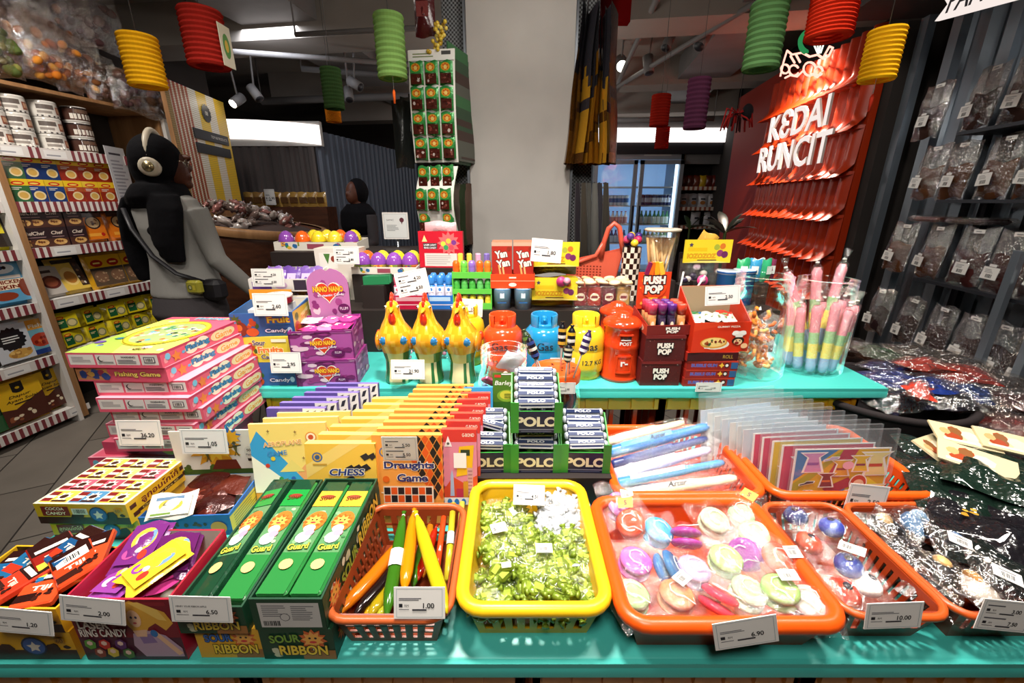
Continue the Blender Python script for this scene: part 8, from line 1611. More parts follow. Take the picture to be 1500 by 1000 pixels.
topbag(205,168,.36,.26,pk_,'clear bag of dark red brown snacks above the white framed cabinet',5,.02); topbag(238,178,.3,.2,br,'small clear bag at the far end above the cabinet',6,.02)
topbag(20,35,.5,.42,br,'upper big clear bag of brown snacks at the top left corner',7,-.16); topbag(90,60,.46,.4,br,'upper big clear bag of dark snacks behind the orange ones',8,-.18); topbag(150,75,.42,.4,pk_,'upper clear bag of dark snacks left of the yellow lantern',9,-.2); topbag(-8,112,.3,.36,['#5a6a34','#4a5a2c','#7a7a3a'],'clear bag of green snacks cut by the picture edge',10,-.08)
mb = MB('wood'); mb.box(-.44,-.15,-.7,.55,2.25,2.27,'#864'); solo(mb,'upper_board','wooden board carrying the upper clear bags','shelf',S(XL,LY + .5,0),-A); mb = MB('wood')
# ---- white framed cabinet, wood panel and paper notice
ya,yb = 3.17,sy(292,250,.0)
zt0 = szz(165,160); t = thing('framed_cabinet','white framed cabinet of dark red packets behind the woman with headphones','cabinet',S(XL,ya,0),-A); wd = yb - ya
mb = MB('white'); mb.box(0,.03,0,.06,.3,zt0,'#ddd'); mb.box(0,.03,wd - .1,wd,.3,zt0,'#ddd'); mb.box(0,.03,.06,wd - .1,zt0 - .06,zt0,'#ddd'); mb.build('frame',t); mb = MB('darkwall'); mb.box(-.3,-.28,0,wd,0,zt0,'#222'); mb.box(-.28,0,0,wd,.9,.92,'#222'); mb.box(-.28,0,0,wd,1.44,1.46,'#222'); mb.build('interior',t); mb = MB('wood'); mb.box(-.44,.0,-.02,-.002,0,zt0 + .15,'#864'); mb.build('side_panel',t)
for i in range(max(1,int((wd - .22) / .11))): spack(.11,.16,.06,['#7a1f28','#8a2430','#6a1a20','#5a1418'][i % 4],lambda p: (p.rect(.1,.4,.8,.3,'#d8d0cc'),p.rect(.2,.1,.5,.15,'#3a1014')),'dark red packet in the white framed cabinet, %s from its near end' % ORD[i],ya + .09 + .11 * i,1.461,-.1,0,'dark red packets',seed=i)
pn = PW(182,275,*S(XL + .03,2)[:2],A); mb = MB('card'); mb.box(-.1,.1,-.001,.001,-.26,.26,'#d4d4d4'); p = mb.panel((-.1,-.0012,-.26),(1,0,0),(0,0,1),.2,.52); p.bg('#cfd0d2'); p.rect(.15,.9,.6,.025,'#3a3a44'); p.lines(.15,.15,.7,.7,16,'#9a9aa2',random.Random(3)); solo(mb,'paper_notice','white printed paper notice behind the woman with headphones','notice',pn,(0,R(0),RB + R(20)))
# ---- wooden tub of wrapped sweets
tq = PY(352,330,3.2); t = thing('wooden_tub','big round dark wooden tub heaped with wrapped sweets behind the fruit cartons','tub',(tq.x,3.2,0),(0,R(7),0)); mb = MB('darkwood'); mb.lathe([(.34,0),(.40,.5),(.43,1.12),(.44,1.2),(.41,1.2),(.38,.95),(.0005,.9)],'#4a2a1a',32,caps=(True,False)); mb.build('barrel',t); mb = MB('wood'); mb.lathe([(.445,1.16),(.452,1.18),(.452,1.2),(.445,1.215),(.41,1.215)],'#a86',32,caps=(False,False)); mb.build('rim',t)
for i in range(70):
    a = rnd.uniform(0,6.28); q = .37 * rnd.random() ** .5; s_ = rnd.uniform(.03,.055); mb = MB('foil'); c = rnd.choice(['#7a6a62','#9a8c84','#5a4a44','#b8aca4','#8a5a54','#6a5650','#c4bab4']); k = [(-1,.5),(-.7,.25),(-.5,.9),(0,1),(.5,.9),(.7,.25),(1,.5)]; mb.tube([(u * s_ * 1.2,0,0) for u,_ in k],[s_ * .55 * v for _,v in k],c,7)
    solo(mb,'wrapped_sweet','silvery brown wrapped sweet in the heap on the wooden tub','sweets',(tq.x + q * math.cos(a),3.2 + q * math.sin(a),1.22 + .12 * (1 - (q / .4) ** 2) + rnd.uniform(-.02,.02) - .12 * q * math.cos(a)),(rnd.uniform(-.8,.8),rnd.uniform(-.8,.8),rnd.uniform(0,3)),'wrapped sweets on the tub')
mb = MB('matte'); mb.lathe([(.40,1.13),(.33,1.2),(.0005,1.26)],'#4a3c38',24,caps=(False,False)); o = mb.build('sweets_heap_core',t)
# brown carton next to tub, white notice stand, price cards at the rear
a,b = PY(318,380,2.0),PY(372,470,2.0); mb = MB('darkwood'); mb.box(-.16,.22,-.15,.15,0,a.z,'#421'); solo(mb,'brown_counter','dark brown counter block beside the wooden tub','counter',((a.x + b.x) / 2,2.1,0)) if False else None
a,b = PY(563,350,1.95),PY(597,311,1.95); t = thing('notice_stand','white framed notice with a dark drop emblem standing behind the egg trays','notice',((a.x + b.x) / 2,1.95,RZ2),R(-3)); w_ = b.x - a.x; z0_ = a.z - RZ2; z1_ = b.z - RZ2
mb = MB('white'); mb.box(-w_ / 2,w_ / 2,-.004,.004,z0_,z1_,'#ddd'); p = mb.panel((-w_ / 2,-.0042,z0_),(1,0,0),(0,0,1),w_,z1_ - z0_,'card'); p.rect(.04,.04,.92,.92,'#b9bcbc'); p.rect(.07,.07,.86,.86,'#cfd2d0'); p.text('SAPAC',.3,.72,.06,'#4a4a50',w=.3); p.ell(.76,.72,.09,.09,'#5a2a34'); p.poly([(.72,.68),(.8,.68),(.76,.55)],'#5a2a34'); p.lines(.15,.3,.5,.25,5,'#8a8e8e',random.Random(1)); mb.build('board',t); mb = MB('steel'); mb.tube([(0,.01,0),(0,.01,z0_ + .02)],.006,'#888',8); mb.build('pole',t)
pricecard(388,278,403,299,4.66,'5.90','small white price card on the rear wooden counter','CHIPS',lean=0)
# ================================================================ RIGHT SHELVES AND BASKETS
rnd = random.Random(61)
def rz_(px,py): return PW(px,py,*S(XR,2)[:2],A).z
def ry(px,py): return SI(PW(px,py,*S(XR,2)[:2],A))[1]
RL = -R(90) - A                   # front towards the aisle (-x of the shop)
rows = [(rz_(1420,190),[1350,1418,1475,1530],150),(rz_(1400,292),[1340,1378,1435,1492,1545],265),(rz_(1360,410),[1296,1345,1400,1458,1515],375),(rz_(1345,520),[1268,1312,1358,1408,1460,1510],465)]
t = thing('dried_food_shelves','dark steel shelves of bagged dried food along the right wall','shelf',S(XR,1.7,0),-A)
for i,(z,_,_) in enumerate(rows):
    mb = MB('darkmetal'); mb.box(-.0,.22,-1.3,.66,z - .015,z - .001,'#333'); mb.build('shelf_board',t)
for yy in (-1.25,.0,.66):
    mb = MB('darkmetal'); mb.box(.2,.23,yy - .02,yy + .02,0,2.25,'#444'); mb.build('upright',t)
for (px,py) in ((1462,450),(1500,520)):
    q = SI(PW(px,py,*S(XR - .03,2)[:2],A)); mb = MB('galv'); mb.box(-.035,-.015,q[1] - 1.7 - .016,q[1] - 1.7 + .016,.0,rows[2][0] + .18 if px < 1490 else rows[2][0],'#777'); mb.build('front_post',t)
rname = ['top row','second row','third row','bottom row']
fills = [('#38211a','dark brown'),('#5c361a','amber brown'),('#431a17','maroon'),('#2c1618','blackish red')]
for r0,(z,pxs,py) in enumerate(rows):
    for k,px in enumerate(pxs):
        y = ry(px,py + 25); w,h = .155,.25; r_ = random.Random(r0 * 10 + k); c,cn_ = (fills[r0] if not (r0 == 2 and k > 1) else fills[2])
        if r0 == 2 and k < 2: c,cn_ = fills[1]
        nm = ['farthest','second farthest','third farthest','fourth farthest','fifth farthest','nearest'][k]
        q = thing('dried_food_bag','clear bag of %s dried food, %s on the right shelves\' %s' % (cn_,nm,rname[r0]),'food bag',S(XR - .02 + .05,y,z + .001),(-.08,0,RL + r_.uniform(-.1,.1)),'dried food bags on the right wall')
        mb = MB('matte'); A_,B_ = sheetbag(w * .88,h * .58,.06,r_,8,8,.008); mb.grid(A_,8,8,c); mb.grid(lambda u,v: B_(1 - u,v),8,8,c); mb.build('dried_food',q,(0,0,.004))
        mb = MB('smoke'); A_,B_ = sheetbag(w,h,.075,r_,12,12,.007); mb.grid(A_,12,12,'#fff'); mb.grid(lambda u,v: B_(1 - u,v),12,12,'#fff'); mb.build('clear_bag',q)
        mb = MB('card'); mb.T = Matrix.Translation((r_.uniform(-.02,.02),-.043,.075)) @ Matrix.Rotation(r_.uniform(-.12,.12),4,'Y'); mb.box(-.032,.032,-.0006,.0006,-.024,.024,'#dedbd6'); p = mb.panel((-.032,-.0007,-.024),(1,0,0),(0,0,1),.064,.048); p.barcode(.3,.12,.4,.3,r_); p.lines(.15,.5,.6,.35,3,'#8a8a8a',r_); mb.box(-.014,.014,-.0006,.0006,.026,.036,'#dedbd6'); mb.build('barcode_card',q)
        mb = MB('card'); mb.T = Matrix.Translation((r_.uniform(-.01,.03),-.016,h * .93)); mb.box(-.024,.024,-.0006,.0006,-.008,.008,'#dedbd6'); p = mb.panel((-.024,-.0007,-.008),(1,0,0),(0,0,1),.048,.016); p.rect(.2,.35,.5,.25,'#88888c'); mb.build('price_tag',q)
# flat bags lying on the third row
for i in range(2):
    q = thing('dried_food_bag',['flat clear bag of brown strips lying on the third row bags, far one','flat clear bag of dark strips lying on the third row bags, near one'][i],'food bag',S(XR + .09,ry(1345 + 60 * i,318),rows[2][0] + .262),(0,0,RL),'flat bags'); mb = MB('matte'); mb.box(-.08,.08,-.06,.06,0,.02,['#5a2a1c','#3a2220'][i],bev=.008); mb.build('dried_food',q); mb = MB('smoke'); mb.box(-.1,.1,-.075,.075,-.002,.026,'#fff',bev=.01); mb.build('clear_bag',q)
# hanging clip strips between
# sign with italic lettering, top right corner
P0 = S(1.385,1.0); c = [PW(px,py,P0[0],P0[1],A) for px,py in ((1386,-6),(1393,6),(1374,31),(1520,-8),(1560,-60),(1386,-60))]
mb = MB('signlit'); n = S(-1,0) * .012; vs = [tuple(p + n) for p in c] + [tuple(p + S(1,0) * .004) for p in c]; k = len(c)
mb.add(vs,[tuple(range(k - 1,-1,-1)),tuple(range(k,2 * k))] + [(i,(i + 1) % k,(i + 1) % k + k,i + k) for i in range(k)],'#eee','signlit')
o_ = PW(1384,24,*(P0 + S(-.014,0))[:2],A); e_ = PW(1497,-14,*(P0 + S(-.014,0))[:2],A); L_ = (Vector((e_.x,e_.y,0)) - Vector((o_.x,o_.y,0))).length
dx = (e_ - o_).normalized(); upv = Vector((0,0,1)); p = Panel(mb,o_ + n * .2,dx,upv,(e_ - o_).length,.1,'card'); p.text('PANGG',.5,.48,.8,'#15131a',w=1.0,bold=.02,shear=.25); solo(mb,'arrow_sign','white arrow-shaped sign with slanted black lettering at the top right corner','sign')
# low stand with heaps of packets
mb = MB('darkwood'); mb.box(1.18,1.74,.95,2.35,0,.66,'#321'); solo(mb,'low_stand','dark low stand between the table and the right wall shelves','table')
mb = MB('darkwood'); mb.box(.99,1.68,.35,.90,0,.66,'#321'); solo(mb,'low_stand','dark low stand carrying the big round tray of dark green packets','table')
def woven(name,label,cx,cy,z,r,h):
    t = thing(name,label,'basket',(cx,cy,z)); m_ = MB('matte'); m_.lathe([(r * .86,0),(r * .93,h * .5),(r,h),(r * .97,h + .012),(r * .92,h),(r * .86,h * .4),(.001,.012)],'#1b1718',40,caps=(True,False)); m_.build('woven_body',t); m_ = MB('matte'); pts = [((r * .985) * math.cos(2 * pi * i / 40),(r * .985) * math.sin(2 * pi * i / 40),h + .004) for i in range(42)]; m_.tube(pts,.011,'#231d1e',8,caps=False); m_.build('rim',t); return t
def glossbag(px,py,z,w,h,col,label,rz,art=None,group='dark glossy packets',rx=0,ry_=0,seed=0,film_=None,th=.035):
    r_ = random.Random(seed + 300); c_ = PZ(px,py,z); t = thing('glossy_packet',label,'packet',c_,(rx,ry_,rz),group); mb = MB('glosspouch'); mb.T = Matrix.Rotation(-pi / 2,4,'X') @ Matrix.Translation((0,0,-h / 2)); A_,B_ = sheetbag(w,h,th,r_,12,12,.014); mb.grid(A_,12,12,col); mb.grid(lambda u,v: B_(1 - u,v),12,12,col); mb.T = None
    if art: art(mb.panel((-w * .35,-h * .35,th * .5 + .001),(1,0,0),(0,1,0),w * .7,h * .7,'gloss'))
    mb.build('packet_body',t)
    if film_: m_ = MB('smoke'); m_.T = Matrix.Rotation(-pi / 2,4,'X') @ Matrix.Translation((0,0,-h * .54)); A_,B_ = sheetbag(w * 1.12,h * 1.1,th * 1.7,r_,10,10,.009); m_.grid(A_,10,10,'#fff'); m_.grid(lambda u,v: B_(1 - u,v),10,10,'#fff'); m_.build('clear_bag',t)
    return t
wc = PZ(1345,592,.80); woven('woven_tray','round black woven tray of blue and red packets beside the marshmallow jar',wc.x + .02,wc.y + .16,.66,.235,.11)
for i,(px,py,z,w,h,c,lb,rz) in enumerate([(1330,560,.815,.24,.12,'#20347a','shiny royal blue packet in front on the round black tray',-.15),(1395,548,.80,.2,.13,'#8a2a20','red packet at the right of the round black tray',-.3),(1300,540,.80,.16,.12,'#1c2a60','navy packet at the left of the round black tray',.3),(1375,585,.785,.17,.12,'#17151c','black packet at the front right of the round black tray',-.4),(1310,588,.785,.15,.11,'#16182a','black and blue packet at the front left of the round black tray',.2),(1350,535,.825,.16,.10,'#a83424','brick red packet at the back of the round black tray',.1),(1415,575,.79,.12,.10,'#1f3a70','small blue packet at the right rim of the round black tray',-.6),(1345,572,.845,.10,.05,'#c03a28','narrow red strip packet lying on top of the round black tray',.9)]): glossbag(px,py,z,w,h,c,lb,rz,None,'packets on the round black tray',rnd.uniform(-.1,.2),rnd.uniform(-.2,.2),i,True)
for i,(px,py,z,c,lb) in enumerate([(1250,510,.72,'#d8d0c0','crumpled clear bag with a red seal behind the marshmallow jar'),(1290,520,.75,'#cfd8cc','crumpled clear bag with a green flap on the low stand'),(1345,522,.74,'#a8a49e','crumpled clear bag in the middle of the low stand'),(1400,535,.73,'#8a8680','crumpled clear bag below the bottom row bags'),(1455,560,.74,'#7a7672','crumpled clear bag at the foot of the shelf post'),(1485,590,.74,'#6a5652','clear bag of dark red strips near the right edge'),(1440,600,.73,'#5a4a48','clear bag of brown strips right of the round black tray'),(1490,640,.72,'#6a2a28','clear bag of red strips above the dark green packets'),(1425,640,.72,'#4a2024','dark red packet between the two round trays')]):
    glossbag(px,py,z,.2,.15,['#4a4440','#5a6a5a','#4a4642','#3a3634','#423c3a','#4a2422','#3a2a26','#6a2a28','#4a2024'][i],lb,rnd.uniform(-.6,.6),(lambda p: (p.rect(.1,.5,.3,.3,'#8a2a20'))) if i == 0 else (lambda p: p.rect(.4,.4,.4,.4,'#3a8a5a')) if i == 1 else None,'clear bags on the low stand',rnd.uniform(-.1,.3),rnd.uniform(-.2,.2),i + 20,True,.05)
gc = PZ(1450,790,.72); woven('woven_tray','large round black woven tray of dark green packets at the right edge',gc.x + .155,gc.y + .10,.66,.36,.07)
for i,(px,py,z,w,h,c,lb,rz,a_) in enumerate([(1400,715,.79,.17,.22,'#13231c','dark green glossy packet nearest the sticker sheets',-.5,None),(1450,690,.81,.18,.24,'#16281f','dark green glossy packet in the middle of the right tray',-.65,(lambda p: p.ell(.6,.7,.06,.03,'#aab4a8'))),(1500,720,.80,.18,.24,'#15261e','dark green glossy packet cut by the right edge',-.8,None),(1450,770,.785,.19,.2,'#18161a','black glossy packet with gold script at the front of the right tray',-.7,(lambda p: (p.blobs(5,['#c89a3a','#b8862c'],random.Random(3),(.03,.06),(.1,.2,.4,.6))))),(1500,820,.775,.17,.2,'#141a18','black green packet at the lower right edge',-.9,None),(1375,670,.765,.14,.16,'#1a2a24','dark green packet at the left rim below the cream cards',-.3,None)]): glossbag(px,py,z,w,h,c,lb,rz,a_,'dark green packets',rnd.uniform(-.05,.15),rnd.uniform(-.15,.15),i + 40,None,.04)
def crm(p): p.bg('#d8c8a0'); p.blobs(7,['#8a5a34','#3a2a20','#c8a870','#e8dcc0','#a8482a'],random.Random(7),(.08,.16)); p.rect(.1,.1,.5,.12,'#ece4d0')
for i,(px,py,z,rz,lb) in enumerate([(1412,640,.835,-.25,'upper cream and brown picture card on the dark green packets'),(1370,655,.815,.5,'left cream and brown picture card leaning on the packets'),(1430,675,.83,-.6,'lower cream and brown picture card on the packets'),(1480,650,.83,-.3,'cream topped dark packet at the right edge')]):
    mb = MB('gloss'); mb.box(-.065,.065,-.03,.03,0,.004,'#d8c8a0'); crm(mb.panel((-.065,-.03,.004),(1,0,0),(0,1,0),.13,.06)); solo(mb,'picture_card',lb,'card',PZ(px,py,z),(R(22),R(8),rz),'cream picture cards')
# ================================================================ PEOPLE
def remesh(o,vox,sm=4):
    m_ = o.modifiers.new('Remesh','REMESH'); m_.mode = 'VOXEL'; m_.voxel_size = vox; m_.use_smooth_shade = True
    if sm: s_ = o.modifiers.new('Smooth','SMOOTH'); s_.factor = .5; s_.iterations = sm
    return o
pbr('hijab','#0e0d11',.85,spec=.15,bump=(18,.5,.01)); pbr('shirt','#9a9893',.92,spec=.1,bump=(220,.35,.002)); pbr('trouser','#4a4648',.9,spec=.1,bump=(120,.3,.003)); pbr('cream','#d9cdb6',.35); pbr('gold','#c9b88a',.25,metal=.8)
def loft(mb,rings,n=24,cap=True):
    """rings: (cx, cy, z, rx, ry)"""
    vs = []; fs = []
    for cx,cy,z,rx,ry in rings:
        for i in range(n): a = 2 * pi * i / n; vs.append((cx + rx * math.cos(a),cy + ry * math.sin(a),z))
    for j in range(len(rings) - 1):
        for i in range(n): k = (i + 1) % n; fs.append((j * n + i,j * n + k,(j + 1) * n + k,(j + 1) * n + i))
    if cap: fs.append(tuple(range(n - 1,-1,-1))); fs.append(tuple((len(rings) - 1) * n + i for i in range(n)))
    mb.add(vs,fs,'#888',None,True)
def rot2(x,y,a): return x * math.cos(a) - y * math.sin(a),x * math.sin(a) + y * math.cos(a)
PX,PYY = -1.70,2.2
wm = thing('person','person in a black headscarf and grey top with cream headphones, seen from behind, reaching right','person',(PX,PYY,0),R(-13)); wm.scale = (1.03,1.03,1.03)
# body: head, neck, trunk, arms with hands, legs in one surface (faces +y)
mb = MB('skin'); ha = R(-58)       # head turned further to the right
def hp(x,y,z): a,b = rot2(x,y,ha); return (a,b + .015,z)
mb.ball((0,.015,1.495),(.074,.092,.105),'#5a3424',20,14); mb.ball(hp(0,.055,1.455),(.052,.052,.072),'#5a3424',14,10); mb.ball(hp(0,.10,1.478),(.013,.022,.02),'#5a3424',10,8); mb.ball(hp(0,.095,1.435),(.02,.014,.007),'#5a3424',8,6); mb.ball(hp(0,.095,1.424),(.018,.013,.008),'#5a3424',8,6); mb.ball(hp(0,.085,1.40),(.024,.02,.018),'#5a3424',10,8)
mb.ball(hp(0,.082,1.505),(.045,.014,.01),'#5a3424',10,6)
loft(mb,[(0,-.01,1.26,.075,.065),(0,0,1.34,.055,.055),(0,.01,1.45,.05,.055)]); loft(mb,[(0,0,.78,.14,.105),(0,0,.9,.155,.115),(0,0,1.0,.135,.10),(0,0,1.08,.115,.088),(0,-.005,1.2,.14,.095),(0,-.01,1.3,.165,.075),(0,-.01,1.345,.08,.055)])
for s_ in (-1,1): mb.tube([(s_ * .08,0,.84),(s_ * .085,.01,.46),(s_ * .085,-.01,.08)],[.085,.055,.04],'#5a3424',14); mb.ball((s_ * .085,.05,.045),(.042,.11,.04),'#5a3424',12,8)
RA = [(.16,-.01,1.285),(.205,.01,1.05),(.265,.15,.855)]; LA = [(-.16,-.01,1.285),(-.2,.05,1.05),(-.12,.22,.96)]
for arm,s_ in ((RA,1),(LA,-1)):
    mb.tube(arm,[.044,.037,.025],'#5a3424',12)
    w_ = Vector(arm[2]); d = (w_ - Vector(arm[1])).normalized(); side = d.cross(Vector((0,0,1))).normalized() * s_
    palm = w_ + d * .05; mb.tube([w_,w_ + d * .03,w_ + d * .085],[.024,.032,.03],'#5a3424',12,flat=.5)
    for q,(off,L) in enumerate(((-.024,.062),(-.008,.074),(.008,.07),(.023,.055))):
        b0 = w_ + d * .08 + side * off; mb.tube([b0,b0 + d * L * .5 + Vector((0,0,-.008)),b0 + d * L * .95 + Vector((0,0,-.028))],[.0095,.0085,.007],'#5a3424',8)
    b0 = w_ + d * .03 - side * .028; mb.tube([b0,b0 + d * .03 - side * .018,b0 + d * .058 - side * .022 + Vector((0,0,-.01))],[.011,.010,.0075],'#5a3424',8)
remesh(mb.build('body',wm),.006,3)
mb = MB('shirt'); loft(mb,[(0,0,.872,.178,.138),(0,0,.89,.178,.138),(0,0,.96,.162,.126),(0,0,1.05,.146,.114),(0,0,1.12,.150,.114),(0,-.005,1.2,.162,.116),(0,-.01,1.28,.186,.1),(0,-.01,1.33,.165,.08),(0,-.008,1.365,.08,.065)],28)
for arm in (RA,LA): mb.tube([arm[0],tuple((Vector(arm[0]) * .5 + Vector(arm[1]) * .5)),arm[1],tuple((Vector(arm[1]) * .45 + Vector(arm[2]) * .55)),arm[2]],[.056,.050,.045,.040,.034],'#888',14)
remesh(mb.build('grey_top',wm),.007,3)
mb = MB('trouser'); loft(mb,[(0,0,.70,.155,.125),(0,-.01,.79,.178,.152),(0,-.005,.87,.168,.132),(0,0,.93,.15,.112)],26)
for s_ in (-1,1): mb.tube([(s_ * .085,0,.80),(s_ * .09,.01,.45),(s_ * .09,-.01,.10)],[.098,.078,.068],'#444',16)
remesh(mb.build('trousers',wm),.009,3)
mb = MB('hijab'); mb.ball((0,-.006,1.505),(.098,.108,.112),'#111',22,14); mb.ball(hp(0,-.03,1.47),(.1,.095,.12),'#111',20,12); loft(mb,[(0,-.02,1.40,.1,.1),(-.01,-.02,1.37,.125,.112),(-.02,-.02,1.34,.145,.118),(-.03,-.01,1.305,.15,.112),(-.03,.0,1.285,.14,.10)],26)
# long tails: over the left shoulder and down the back
loft(mb,[(-.13,-.04,1.34,.05,.06),(-.19,-.035,1.27,.05,.06),(-.228,-.03,1.14,.036,.055),(-.228,-.03,1.02,.036,.05),(-.215,-.03,.94,.03,.035)],16)
loft(mb,[(.06,-.07,1.35,.085,.05),(.085,-.09,1.29,.09,.045),(.085,-.105,1.21,.088,.04),(.08,-.11,1.13,.08,.036),(.095,-.105,1.05,.05,.026)],20)
for q in range(4): mb.ball((.0 + .012 * q,-.108,1.19 - .035 * q),(.022,.02,.022),'#111',8,6)
# face opening: cut by leaving the front of the head uncovered
o = mb.build('headscarf',wm); remesh(o,.007,3)
fm = MB('skin'); fm.ball(hp(0,.052,1.47),(.056,.056,.084),'#5a3424',18,12); fm.ball(hp(0,.106,1.472),(.010,.017,.018),'#5a3424',10,8); fm.ball(hp(0,.097,1.432),(.019,.012,.006),'#6a2f28',10,6); fm.ball(hp(0,.095,1.422),(.017,.011,.006),'#6a2f28',10,6); fm.ball(hp(0,.086,1.397),(.026,.02,.02),'#5a3424',10,8); fm.ball(hp(0,.092,1.515),(.046,.014,.018),'#5a3424',10,6)
remesh(fm.build('face',wm),.004,2)
for s_ in (-1,1): em = MB('gloss'); em.ball(hp(.026 * s_,.096,1.492),.007,'#e4dcd4',8,6); em.ball(hp(.027 * s_,.101,1.492),.004,'#140c0a',8,6); em.build('eye',wm)
gm = MB('metal')
for s_ in (-1,1): gm.tube([hp(.03 * s_ + .020 * math.cos(a),.108,1.49 + .016 * math.sin(a)) for a in [2 * pi * i / 12 for i in range(13)]],.0014,'#aa9a80',5)
gm.tube([hp(.052,.122,1.495),hp(.062,.085,1.498)],.0014,'#aa9a80',5); gm.build('glasses',wm)
hm = MB('cream'); hm.tube([hp(.108 * math.sin(a),-.01,1.505 + .125 * math.cos(a)) for a in [R(-95 + 190 * i / 20) for i in range(21)]],.013,'#ddd',10,flat=1.0); hb = hm.build('headphones',wm)
for s_ in (-1,1):
    em = MB('cream'); a0,b0 = Vector(hp(.088 * s_,-.01,1.468)),Vector(hp(.128 * s_,-.01,1.468)); d = b0 - a0; em.tube([a0,a0 + d * .3,a0 + d * .85,b0],[.036,.042,.040,.030],'#ddd',20); em.build('ear_cup',hb); gm = MB('gold'); gm.tube([b0,b0 + d * .03],.023,'#ba8',18); gm.build('ear_disc',hb)
bm = MB('black'); bm.tube([(-.14,-.105,1.29),(-.09,-.128,1.2),(.02,-.150,1.08),(.11,-.132,1.0),(.178,-.06,.95)],.011,'#111',8,flat=.5); bm.build('bag_strap',wm)
bm = MB('black'); bm.box(.15,.26,-.075,.0,.86,.96,'#111',bev=.02); bg = bm.build('waist_bag',wm); bm = MB('gloss'); bm.box(.12,.2,-.115,-.08,.90,.965,'#a8a03a',bev=.01); p = bm.panel((.135,-.1152,.912),(1,0,0),(0,0,1),.05,.04,'card'); p.ell(.3,.5,.22,.3,'#3a4a2a'); p.ell(.32,.5,.14,.2,'#c8c48a'); p.rect(.6,.2,.3,.6,'#c8b83a'); bm.build('small_pouch',bg)
for s_ in (-1,1): sm = MB('black'); sm.ball((s_ * .085,.05,.04),(.05,.125,.045),'#111',14,8); sm.build('shoe',wm)
# ---- woman far back
q = PY(522,290,4.2); fw = thing('person','person in a black headscarf and dark clothes standing far back left of the pillar','person',(q.x,4.2,0),R(150)); zf = PY(520,262,4.2).z
mb = MB('skin'); hz = zf - .12; mb.ball((0,.01,hz),(.072,.088,.105),'#8a6048',18,12); mb.ball((0,.06,hz - .03),(.052,.045,.07),'#8a6048',12,10); mb.ball((0,.102,hz - .01),(.012,.018,.018),'#8a6048',8,6); mb.ball((0,.096,hz - .05),(.02,.01,.007),'#8a6048',8,6); sc_ = (zf) / 1.6
loft(mb,[(0,0,.75 * sc_,.15,.11),(0,0,.9 * sc_,.16,.12),(0,0,1.06 * sc_,.12,.09),(0,0,1.28 * sc_,.165,.08),(0,0,1.35 * sc_,.06,.055),(0,0,1.45 * sc_,.05,.05)])
for s_ in (-1,1):
    mb.tube([(s_ * .08,0,.8),(s_ * .085,.01,.45),(s_ * .085,0,.06)],[.085,.055,.04],'#865',12); mb.ball((s_ * .085,.05,.04),(.04,.11,.035),'#865',10,6); mb.tube([(s_ * .17,0,1.27 * sc_),(s_ * .21,.03,1.02 * sc_),(s_ * .13,.2,.95 * sc_)],[.044,.036,.025],'#865',10)
    for k in range(4): mb.tube([(s_ * (.13 - .0 * k),.2,.95 * sc_),(s_ * (.115 - .016 * k + .02),.28,.94 * sc_)],[.012,.007],'#865',6)
    mb.tube([(s_ * .12,.21,.95 * sc_),(s_ * .09,.24,.955 * sc_)],[.012,.008],'#865',6)
remesh(mb.build('body',fw),.008,2)
mb = MB('hijab'); mb.ball((0,-.025,hz + .008),(.096,.10,.122),'#111',18,12); loft(mb,[(0,-.01,hz - .1,.1,.1),(0,0,hz - .17,.19,.13),(0,0,hz - .3,.2,.14),(0,0,hz - .38,.16,.12)]); remesh(mb.build('headscarf',fw),.008,3)
mb = MB('trouser'); loft(mb,[(0,0,.12,.17,.14),(0,0,.8,.18,.145),(0,0,1.0,.15,.11),(0,0,1.25 * sc_,.185,.1),(0,0,1.33 * sc_,.09,.07)])
for s_ in (-1,1): mb.tube([(s_ * .17,0,1.27 * sc_),(s_ * .21,.03,1.02 * sc_),(s_ * .14,.18,.955 * sc_)],[.058,.05,.04],'#444',10)
remesh(mb.build('dark_robe',fw),.009,3)
for s_ in (-1,1): em = MB('gloss'); em.ball((.026 * s_,.083,hz + .005),.009,'#140c0a',8,6); em.build('eye',fw)
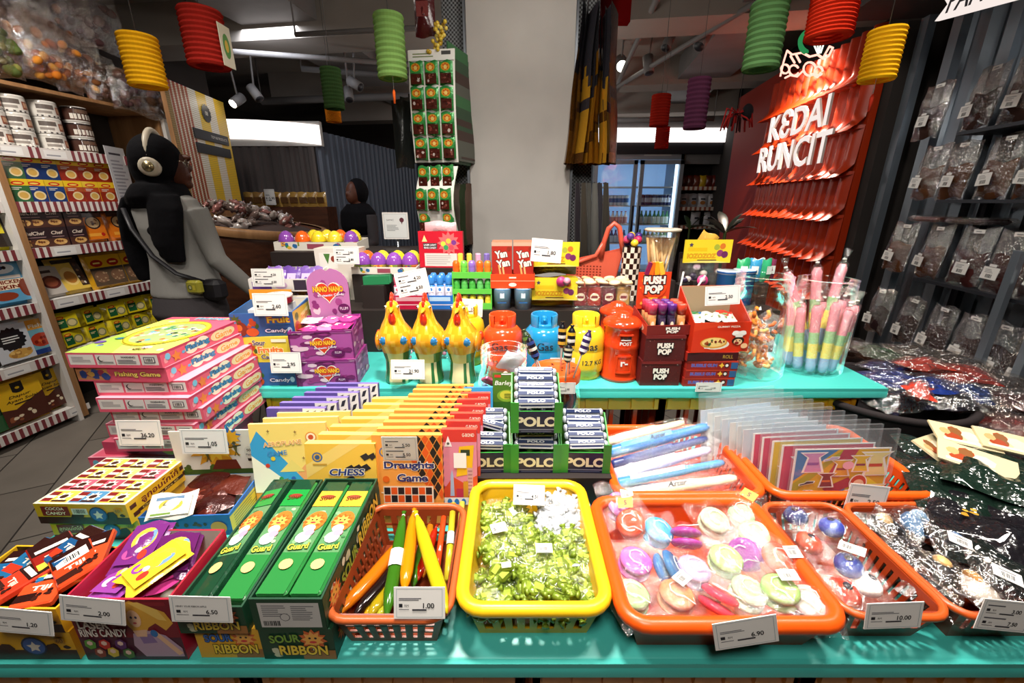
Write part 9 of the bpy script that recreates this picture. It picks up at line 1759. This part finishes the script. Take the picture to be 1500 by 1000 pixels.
# rear stock in the dark: low display tables behind the pillar
# ================================================================ LIGHT
def area(loc,aim,size,power,col=(1,.93,.85),spread=None):
    l = bpy.data.lights.new('lamp','AREA'); l.shape = 'DISK'; l.size = size; l.energy = power; l.color = col
    if spread: l.spread = R(spread)
    o = bpy.data.objects.new('spot_or_fill_light',l); COL.objects.link(o); o.location = loc
    d = Vector(aim) - Vector(loc); o.rotation_euler = d.to_track_quat('-Z','Y').to_euler(); return o
area((-.1,.74,2.7),(0,1.0,.7),.24,29,spread=110)
area((.75,.6,2.7),(.5,1.0,.7),.25,9,spread=95)
area((-.85,.5,2.7),(-.6,1.0,.7),.25,11,spread=95)
area((0,-.25,2.2),(0,.9,.8),.4,17)  # fill added behind the viewer to brighten the table front
area((-2.2,1.7,2.7),(-2.8,2.7,1.0),.3,19,spread=110)
area(S(1.36,3.65,2.48),S(1.68,3.8,1.3),.06,26,(1,.86,.7),spread=110)
area((1.5,1.1,2.6),(1.35,1.0,.8),.3,10,spread=90)  # added lamp, gives the glossy packets on the right their glints
area((.9,1.7,2.7),S(1.85,2.7,1.2),.2,4,spread=100)  # added lamp, brightens the corrugated sheeting on the right wall
area((.2,5.2,2.5),(.3,6.6,1.2),.5,12,(.9,.95,1))
area((-1.8,3.6,2.5),(-1.6,4.9,1.0),.5,9,(.85,.9,1))
area((.1,1.6,2.2),(.05,2.4,1.7),.3,3.2)
for x_,y_,z_,e_ in ((-1.7,2.1,2.3,2.5),(-.75,2.35,2.4,2),(.06,3.3,1.9,14),(.06,5.0,1.9,20)):  # added unseen point fills, some behind the pillar, to brighten the ceiling
    l = bpy.data.lights.new('lamp','POINT'); l.energy = e_; l.color = (1,.93,.86); l.shadow_soft_size = .1; o = bpy.data.objects.new('spot_or_fill_light',l); COL.objects.link(o); o.location = (x_,y_,z_)
w = bpy.data.worlds.new('world'); sc.world = w; w.use_nodes = True
w.node_tree.nodes['Background'].inputs[0].default_value = (.9,.92,1,1); w.node_tree.nodes['Background'].inputs[1].default_value = .25
vs = sc.view_settings; vs.view_transform = 'Standard'; vs.look = 'None'; vs.gamma = 1; vs.use_curve_mapping = False; vs.exposure = -.2
cy = sc.cycles
cy.max_bounces = 10; cy.transparent_max_bounces = 32; cy.diffuse_bounces = 3; cy.glossy_bounces = 3; cy.caustics_reflective = False; cy.caustics_refractive = False
